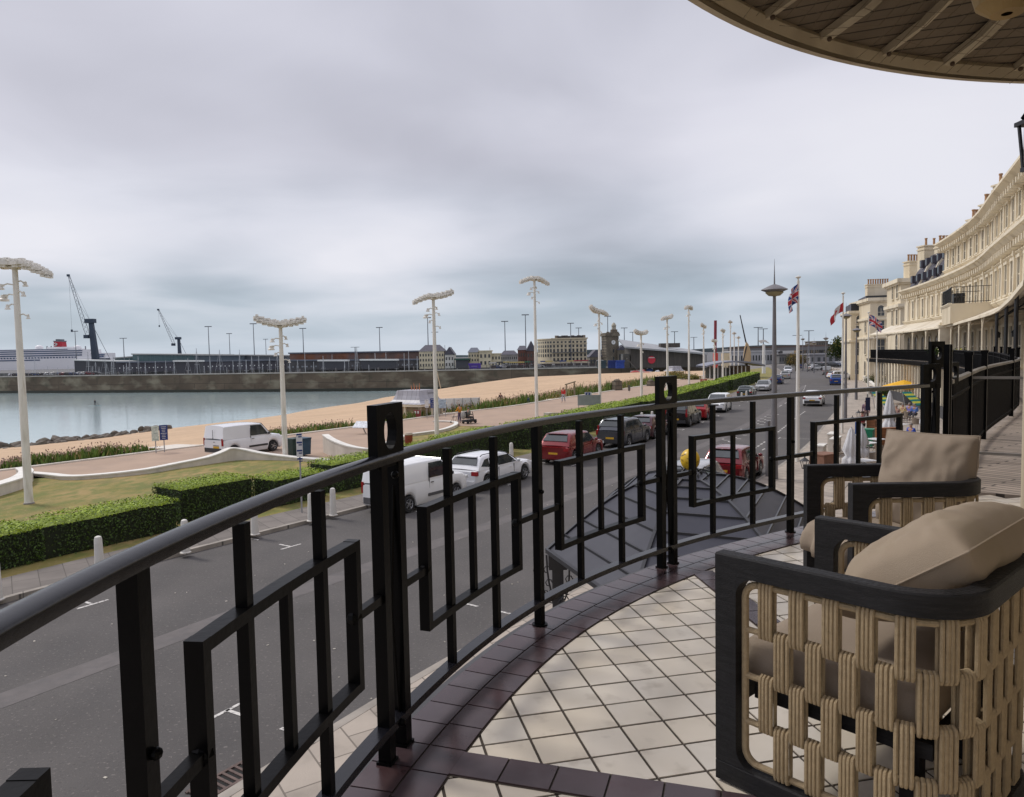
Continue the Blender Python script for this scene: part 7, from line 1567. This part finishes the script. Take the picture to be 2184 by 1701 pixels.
for k, (px, py) in enumerate(((1618,727),(1624,733),(1629,729),(1641,733),(1633,726),(1627,725))): V.append((wx(px,Y)-o.location.x,-.1,wz(px,py,Y)))
V += [(x,.3,z) for x,y,z in V]; MB().add(V, [(0,1,2,3,4,5),(11,10,9,8,7,6)]+[(i,(i+1)%6,6+(i+1)%6,6+i) for i in range(6)]).build('wings', signw, o)
# flyover and the far end of the road
Y = 330; fo = T('flyover', 'long grey road flyover crossing behind the end of the road', 'bridge', (wx(1660,Y),Y,0)); xa, xb = wx(1548,Y), wx(1960,Y); za, zb = wz(1548,747,Y), wz(1790,739,Y); grc = mat('grey_concrete', (.17,.165,.165), .85, .15, .1)
MB().bar((xa-fo.location.x,0,za-.3),(xb-fo.location.x,0,zb-.3),7,1.5).build('deck', grc, fo); MB().bar((xa-fo.location.x,-3.4,za+.8),(xb-fo.location.x,-3.4,zb+.8),.2,.8).build('parapet', mat('brown_parapet', (.14,.10,.08), .8, .3, .05), fo)
for k in range(9): t_ = (k+.5)/9; MB().box((xa+(xb-xa)*t_-fo.location.x,0,(za-1)/2),(1.4,4,za-1)).build('pier', grc, fo)
facade('gatehouse', 'long low white building with dark windows below the flyover', 1560, 1660, 751, 290, 10, mat('gate_white', (.46,.46,.47), .8, .1, .2), 1, 16); facade('gatehouse', 'low grey building beyond the small blue car', 1662, 1705, 757, 280, 8, grc, 1, 8); facade('gatehouse', 'pale grey walled building left of the crescent end', 1728, 1790, 757, 270, 10, mat('gate_grey', (.27,.27,.29), .8, .1, .1), 1, 5)
facade('tower_block', 'square brown block rising above the flyover', 1741, 1766, 729, 520, 20, mat('block_brown', (.15,.13,.105), .9, .1, .05), 4, 5); facade('tower_block', 'low stone wing beside the brown block', 1712, 1741, 741, 520, 16, mat('block_tan', (.22,.16,.10), .9, .1, .05), 1, 6)
# trees at the road end
def tree(label, px, py_base, Y, h, r, n=1500, size=.5, cols=None, seed=1): shrub('broadleaf_tree', label, wx(px,Y), Y, 0, r, h, cols or gd, n, size, cat='tree', seed=seed)
tree('dark green tree left of the cream corner block', 1790, 0, 240, wz(1790,727,240), 6, 2200, .7, seed=3); tree('second dark tree touching the cream block', 1806, 0, 250, wz(1806,722,250), 6, 2000, .7, seed=4)
tree('olive brown tree beyond the silver van', 1697, 0, 190, wz(1697,753,190)-.3, 2.8, 1300, .3, gr, seed=5); tree('small olive tree right of the junction', 1712, 0, 192, wz(1712,757,192), 2.4, 900, .3, [gr[0],gd[0]], seed=6); tree('round dark bush before the flyover', 1686, 0, 205, 4.2, 2.2, 900, .3, gd, seed=7)
for i, (px, Y, r, h) in enumerate(((1437,150,3.2,2.0),(1452,148,3.2,1.7),(1466,146,2.6,1.3),(1480,143,2,1.0))): shrub('shrub', ['yellow green mound of shrub beneath the small tent roof','pale green shrub mound right of the tent roof','low green shrub mound by the path slope','last low shrub of the mound row'][i], wx(px,Y), Y, .1, r, h, [mat('mound_%d' % i, (.12,.13,.03), .8, .3, 2), gr[1]], 900, .25, seed=30+i)
# parked row far right and stall clutter at the root of the pier
cc_ = [('white',P_['white2']),('dark',P_['black']),('blue',P_['navy']),('silver',P_['silver']),('red',P_['crimson'])]
cp_ = [car('parked_car', '%s car in the distant car park beside the harbour' % n_, 'car', (wx(20+k*9,345),347,0), R(5), m_, 4.3, 1.8, 1.5, 'hatch', z0=0, group='cars parked on the pier road') for k, (n_, m_) in enumerate(cc_)]
rows_ = [(60+i*11, 346) for i in range(14)]+[(1060+i*15, 300) for i in range(7)]+[(1745+i*9, 215) for i in range(7)]
for i, (px, Y) in enumerate(rows_):
    k = rg.randrange(5); loc_ = 'beside the harbour' if i < 14 else ('at the root of the pier' if i < 21 else 'beyond the right end of the road'); dup(cp_[k], (wx(px,Y),Y+rg.uniform(-1,2),0 if i < 21 else .12), R(rg.uniform(-6,6)), label='small %s car in the distant row %s' % (cc_[k][0], loc_), group='cars parked '+loc_)
for i in range(16):
    px = 1052+i*15+rg.uniform(-3,3); Y = rg.uniform(288,312); c = rg.choice([(.45,.45,.44),(.3,.04,.05),(.03,.06,.2),(.05,.05,.055),(.5,.4,.15),(.04,.15,.08),(.40,.24,.25)]); m_ = mat('stall_cloth_%d' % i, c, .8, .1); o = T('market_stall', 'small distant stall with a coloured roof at the root of the pier', 'stall', (wx(px,Y),Y,0), rg.uniform(-.2,.2), 'small stalls at the root of the pier')
    MB().box((0,0,1.0),(2.4,1.8,1.0)).build('counter', mk('stall_dark', (.07,.06,.06), .8, .5, .1), o); MB().prism([(-1.5,-1.2),(1.5,-1.2),(1.2,1.2),(-1.2,1.2)], 2.3, 2.75).build('roof', m_, o)
    for a in (-1.2,1.2): MB().box((a,-1,1.2),(.08,.08,2.3)).build('post', steel, o)
for px, Y, m_, lb in ((1305,262,(.015,.03,.14),'dark blue tarpaulin stall before the clock tower'),(1322,258,(.02,.05,.25),'bright blue stall right of the clock tower'),(1283,262,(.03,.05,.06),'dark grey stall left of the clock tower')):
    o = T('market_stall', lb, 'stall', (wx(px,Y),Y,0)); MB().box((0,0,1.2),(2.8,2,2.2)).build('tarpaulin', mat('tarp_%d' % px, m_, .7, .2, 1), o); MB().prism([(-1.6,-1.2),(1.6,-1.2),(1.2,1.2),(-1.2,1.2)], 2.32, 2.9).build('roof', mat('tarp_roof_%d' % px, m_, .7, .1), o)
# beached dinghies and the dark boulder pair
for i, (px, py, c) in enumerate(((1355,797,(.42,.06,.05)),(1364,791,(.55,.30,.25)),(1372,794,(.35,.05,.05)),(1386,791,(.04,.08,.25)),(1396,788,(.10,.12,.22)),(1380,799,(.5,.2,.15)),(1402,796,(.5,.5,.52)))):
    g = G(px, py, -1.2); o = T('dinghy', ['red','salmon','dark red','blue','slate blue','orange','white'][i]+' upturned dinghy on the upper beach', 'boat', (g[0],g[1],-1.3), i*.7, 'dinghies on the upper beach'); MB().ell((0,0,.3),(1.7,.8,.7),10,7).build('hull', mat('dinghy_%d' % i, c, .5), o, smooth=True); MB().bar((-1.6,0,.75),(1.6,0,.75),.08,.5).build('keel', signw, o)
# cruise ship
Y = 720; ys = 1.0; shp = T('cruise_ship', 'long white cruise ship with blue window bands and a red funnel', 'ship', (wx(60,Y),Y,-7.5)); sx_ = lambda px: wx(px,Y)-shp.location.x; sz_ = lambda px, py: wz(px,py,Y)+7.5; shw = mat('ship_white', (.74,.74,.76), .5, .05, .02); band = mat('ship_bands', (.07,.10,.18), .25, .3, .05)
MB().prism([(sx_(-120),0),(sx_(222),0),(sx_(226),6),(sx_(222),26),(sx_(-120),26)], .2, sz_(60,767)).build('hull', shw, shp)
decks = [(-120,196,767,762,205),(-120,190,762,757,0),(-120,190,757,752.5,0),(-120,190,752.5,748,0),(-120,158,748,745.3,0)]
for i, (a, b, y0, y1, _) in enumerate(decks):
    z0_, z1_ = sz_(60,y0), sz_(60,y1); MB().box(((sx_(a)+sx_(b))/2,12.5,(z0_+z1_)/2),(sx_(b)-sx_(a),22-i,z1_-z0_)).build('deck', shw, shp)
    if i >= 1: MB().box(((sx_(a)+sx_(b)-6)/2,1.4+i*.5,z0_+(z1_-z0_)*.45),(sx_(b)-sx_(a)-10,.5,(z1_-z0_)*.5)).build('window_band', band, shp)
MB().box(((sx_(-10)+sx_(150))/2,10,sz_(60,766)-1.4),(sx_(150)-sx_(-10),.5,.7)).box((sx_(20),-.1,sz_(60,769)),(60,.3,1.1)).build('porthole_row', band, shp)
for k in range(26): MB().box((sx_(-5+k*6.6),.9,sz_(60,764.2)),(1.6,.5,1.2)).build('lifeboat_window', band, shp)
MB().box(((sx_(92)+sx_(150))/2,13,sz_(60,743.6)),(sx_(150)-sx_(92),12,1.8)).build('top_deck', shw, shp); MB().box(((sx_(190)+sx_(222))/2,12,sz_(60,764)),(sx_(222)-sx_(190),18,7)).build('stern_deck', shw, shp); MB().box(((sx_(196)+sx_(220))/2,2.6,sz_(60,760)),(sx_(220)-sx_(196),.5,1.2)).box(((sx_(196)+sx_(218))/2,2.6,sz_(60,764)),(sx_(218)-sx_(196),.5,1.2)).build('window_band', band, shp)
fz0, fz1 = sz_(114,740), sz_(114,729); fr_ = mat('funnel_red', (.42,.015,.03), .5, .08, .1); MB().box((sx_(114),12,(fz0+fz1)/2),(sx_(123)-sx_(105),8,fz1-fz0),0,.94).build('funnel', fr_, shp); MB().box((sx_(114),12,fz1+.5),(sx_(124)-sx_(104.5),7.4,1)).box((sx_(110),12,fz1+1.7),(3,3,1.8)).box((sx_(119),12,fz1+1.6),(2.5,3,1.6)).build('funnel_cap', mast_ := M_['mast_grey'], shp)
mb = MB(); em = [(0,.62),(.5,.8),(.9,.5),(.3,.35),(.75,.2),(.15,.12)]
for (a, b), (c, d) in zip(em, em[1:]): mb.bar((sx_(105)+a*4.6,7.7,fz0+.5+b*(fz1-fz0)*.8),(sx_(105)+c*4.6,7.7,fz0+.5+d*(fz1-fz0)*.8),.7,.3,(0,1,0))
mb.build('funnel_emblem', signw, shp)
for px in (71,154): MB().ell((sx_(px),10,sz_(px,742)),(3.6,3.6,2.6),10,7).build('radar_dome', shw, shp, smooth=True)
for px in (88,97,171): MB().box((sx_(px),10,sz_(px,744)),(.8,.8,5)).build('ship_mast', mast_, shp)
# dock cranes
crm = mat('crane_navy', (.035,.055,.085), .6, .2, .1); jibm = mat('crane_grey', (.17,.18,.20), .6, .1, .1)
def crane(label, Y, base, top, jf, jt, bw, cabcol, hook):
    o = T('harbour_crane', label, 'crane', (wx(base[0],Y),Y,0)); X = lambda p: wx(p,Y)-o.location.x; Z = lambda p, q: wz(p,q,Y)
    MB().bar((0,0,2),(X(top[0]),0,Z(*top)),bw,bw*.9,(0,1,0),.62).build('tower', crm, o); MB().box((X(top[0])-.6,0,Z(*top)),(bw*1.5,bw,bw*.7)).build('tower_head', crm, o); MB().box((0,0,3),(bw*3.4,bw*2,4)).build('base', mat('crane_base', cabcol, .6, .2, .1), o); MB().box((bw*.9,0,7),(bw*2,bw*1.8,5)).build('engine_house', crm, o)
    a, b = Vector((X(jf[0]),-1,Z(*jf))), Vector((X(jt[0]),-1,Z(*jt))); d = (b-a).normalized(); n_v = Vector((-d.z,0,d.x)); mb = MB(); n = 14; wj = bw*.42
    L1 = [a+(b-a)*k/n+n_v*wj*(1-.65*k/n)*(min(1,k/2+.3)) for k in range(n+1)]; L2 = [a+(b-a)*k/n-n_v*wj*(1-.65*k/n)*(min(1,k/2+.3)) for k in range(n+1)]
    for k in range(n): mb.bar(L1[k],L1[k+1],.28,.28); mb.bar(L2[k],L2[k+1],.28,.28); mb.bar(L1[k],L2[k+1],.16,.16); mb.bar(L2[k],L1[k+1],.16,.16)
    mb.build('lattice_jib', jibm, o); MB().box((b.x-.4,-1,b.z),(2.2,1.4,1.9)).build('jib_head', crm, o); MB().box((X(jf[0])-1.5,-1.5,Z(*jf)+1.5),(4,3,3)).build('cab', crm, o)
    mb = MB(); tp = Vector((X(top[0]),-1,Z(*top))); mb.tube([tp,b],.10,4); mb.tube([tp,a+(b-a)*.6],.10,4); mb.tube([tp,(bw*2.6,0,6)],.22,4); mb.tube([b,(b.x,-1,Z(*hook))],.09,4); mb.build('cables', jibm, o); MB().box((b.x,-1,Z(*hook)),(1.2,1.2,2.2)).build('hook', crm, o)
    return o
crane('tall navy harbour crane rising behind the cruise ship stern', 650, (205,768), (198.5,685), (193,722), (158,588), 5.2, (.40,.24,.10), (160,706))
crane('smaller navy harbour crane behind the teal warehouse', 900, (384.5,758), (383,722), (375,738), (344,661), 4.2, (.12,.12,.13), (345,696))
# beach shelter (kiosk) with swept tent roof
def shelter(label, x, y, rz, s_=1.0, z0=-1.3):
    o = T('beach_shelter', label, 'shelter', (x,y,z0), rz, 'beach shelters'); h0, w0 = 2.6*s_, 2.15*s_; mb = MB(); rows = [(1.0,0),(.86,.10),(.74,.30),(.66,.62),(.60,1.0)]; V = []
    for f, q in rows:
        for a, b in ((-1,-1),(1,-1),(1,1),(-1,1)): V.append((a*w0*f, b*w0*f, h0+1.25*s_*q))
    mb.add(V, [(i*4+k, i*4+(k+1)%4, (i+1)*4+(k+1)%4, (i+1)*4+k) for i in range(len(rows)-1) for k in range(4)]+[(16,17,18,19),(3,2,1,0)]); mb.build('tent_roof', overlay(brick(mat('lead_sheets_%d' % int(x), (.36,.36,.40), .45, .1, 1), (.16,.16,.18), .55, 40, .02), (.22,.21,.22), 1.5, .5, .7, amount=.5), o)
    MB().box((0,0,h0-.12*s_),(2*w0*.97,2*w0*.97,.24*s_)).build('fascia', trimm, o)
    for a in (-.8,0,.8):
        for b in (-.8,.8):
            for c in ((a,b),(b,a)): MB().box((c[0]*w0,c[1]*w0,h0/2-.1),(.24*s_,.24*s_,h0-.2)).build('pillar', trimm, o)
    MB().box((0,0,h0/2-.15),(w0*1.45,w0*1.45,h0-.3)).build('inner_wall', mat('kiosk_wall_%d' % int(x), (.36,.29,.20), .8, .15, 1), o); return o
X_, Y_ = wx(884,70), 70.5; k1 = shelter('cream beach shelter with a swept lead tent roof at the promenade edge', X_, Y_, R(-30), 1.0)
MB().box((1.75,-2.2,1.35),(.75,.08,1.5)).build('notice_panel', mat('brick_red_panel', (.24,.05,.045), .6, .1), k1); MB().box((1.58,-2.26,1.9),(.17,.03,.22)).box((1.9,-2.26,1.9),(.17,.03,.22)).build('panel_symbols', signw, k1)
mb = MB()
for k in range(4): mb.tube([(-.5+k*.3,0,3.85),(-.6+k*.34,0,4.3+.2*(k%2))], [.06,.02], 5)
mb.build('roof_finial', mat('finial_orange', (.5,.18,.08), .6), k1)
shelter('small pale blue tent roofed shelter before the boathouse', wx(1438,160), 160, R(20), .8, -.6)
g = G(960,884,-.3); o = T('screen_wall', 'white board screen on the beach right of the shelter', 'screen', (g[0]+.8,g[1]+1,-.4), R(10)); MB().box((0,0,.85),(4.6,.12,1.7)).build('boards', signw, o); MB().box((-1.5,-.08,.7),(.5,.04,1.1)).build('window', bglass, o)
for k in range(6): MB().box((-2.2+k*.88,-.08,.85),(.06,.05,1.7)).build('batten', steel, o)
g = G(840,838,-7.2); o = T('driftwood_pole', 'pale leaning pole on the beach near the wall foot', 'pole', (wx(941,240),240,-6)); MB().tube([(0,0,-1),(-1.6,0,7.0)], .14, 7).build('pole', mat('bare_wood', (.5,.42,.3), .8), o)
for x, y, lb in ((811,883,'dark boulder on the beach left of the shelter'),(818,882,'second dark boulder beside the first near the shelter')):
    o_ = bpy.data.objects.new('boulder', rme[0]); COL.objects.link(o_); g = G(x, y, -2.0); o_.location = (g[0],g[1],-1.9); o_.scale = (.4,.4,.4); o_['label'] = lb; o_['category'] = 'rock'
g = G(1010,882,.0); o = T('sand_sign', 'low tilted information lectern among the plants left of the ring plate', 'sign', (G(781,925,.1)[0],G(781,925,.1)[1],.0), R(-20)); MB().box((0,0,1.0),(1.25,.75,.05)).build('panel', mat('lectern_white', (.5,.53,.58), .5, .3, 6), o); MB().tube([(0,0,0),(0,0,1)],.05,8).build('post', steel, o)
o.rotation_euler = (R(35),0,R(-20))
g = G(1216,846,.1); o = T('driftwood_shelter', 'rough timber frame standing beside the red shirted walker', 'frame', (g[0],g[1],-.2), .9); mb = MB(); mb.bar((-1,0,0),(-.8,0,1.9),.14,.14); mb.bar((1.1,0,0),(1.0,0,2.2),.14,.14); mb.bar((-1.1,0,1.9),(1.3,0,2.2),.14,.14); mb.bar((1.0,0,2.0),(1.6,.5,.2),.1,.1); mb.build('frame', mat('frame_wood', (.22,.18,.12), .85, .3, 4), o)
g = G(1408,842,.1)
for px, py, r_, h, lb in ((1316,833,1.5,1.9,'grey stone gate post among the pink plants'),(1388,824,1.2,1.3,'second grey stone post farther along the plants')):
    g = G(px, py, .1); o = T('stone_post', lb, 'stone', (g[0],g[1],-.4), .6); MB().box((0,0,h/2),(r_,.9,h),0,.85).build('post', stone, o); MB().ell((.0,0,h),(r_*.45,.4,.3),8,5).build('cap', stone, o)
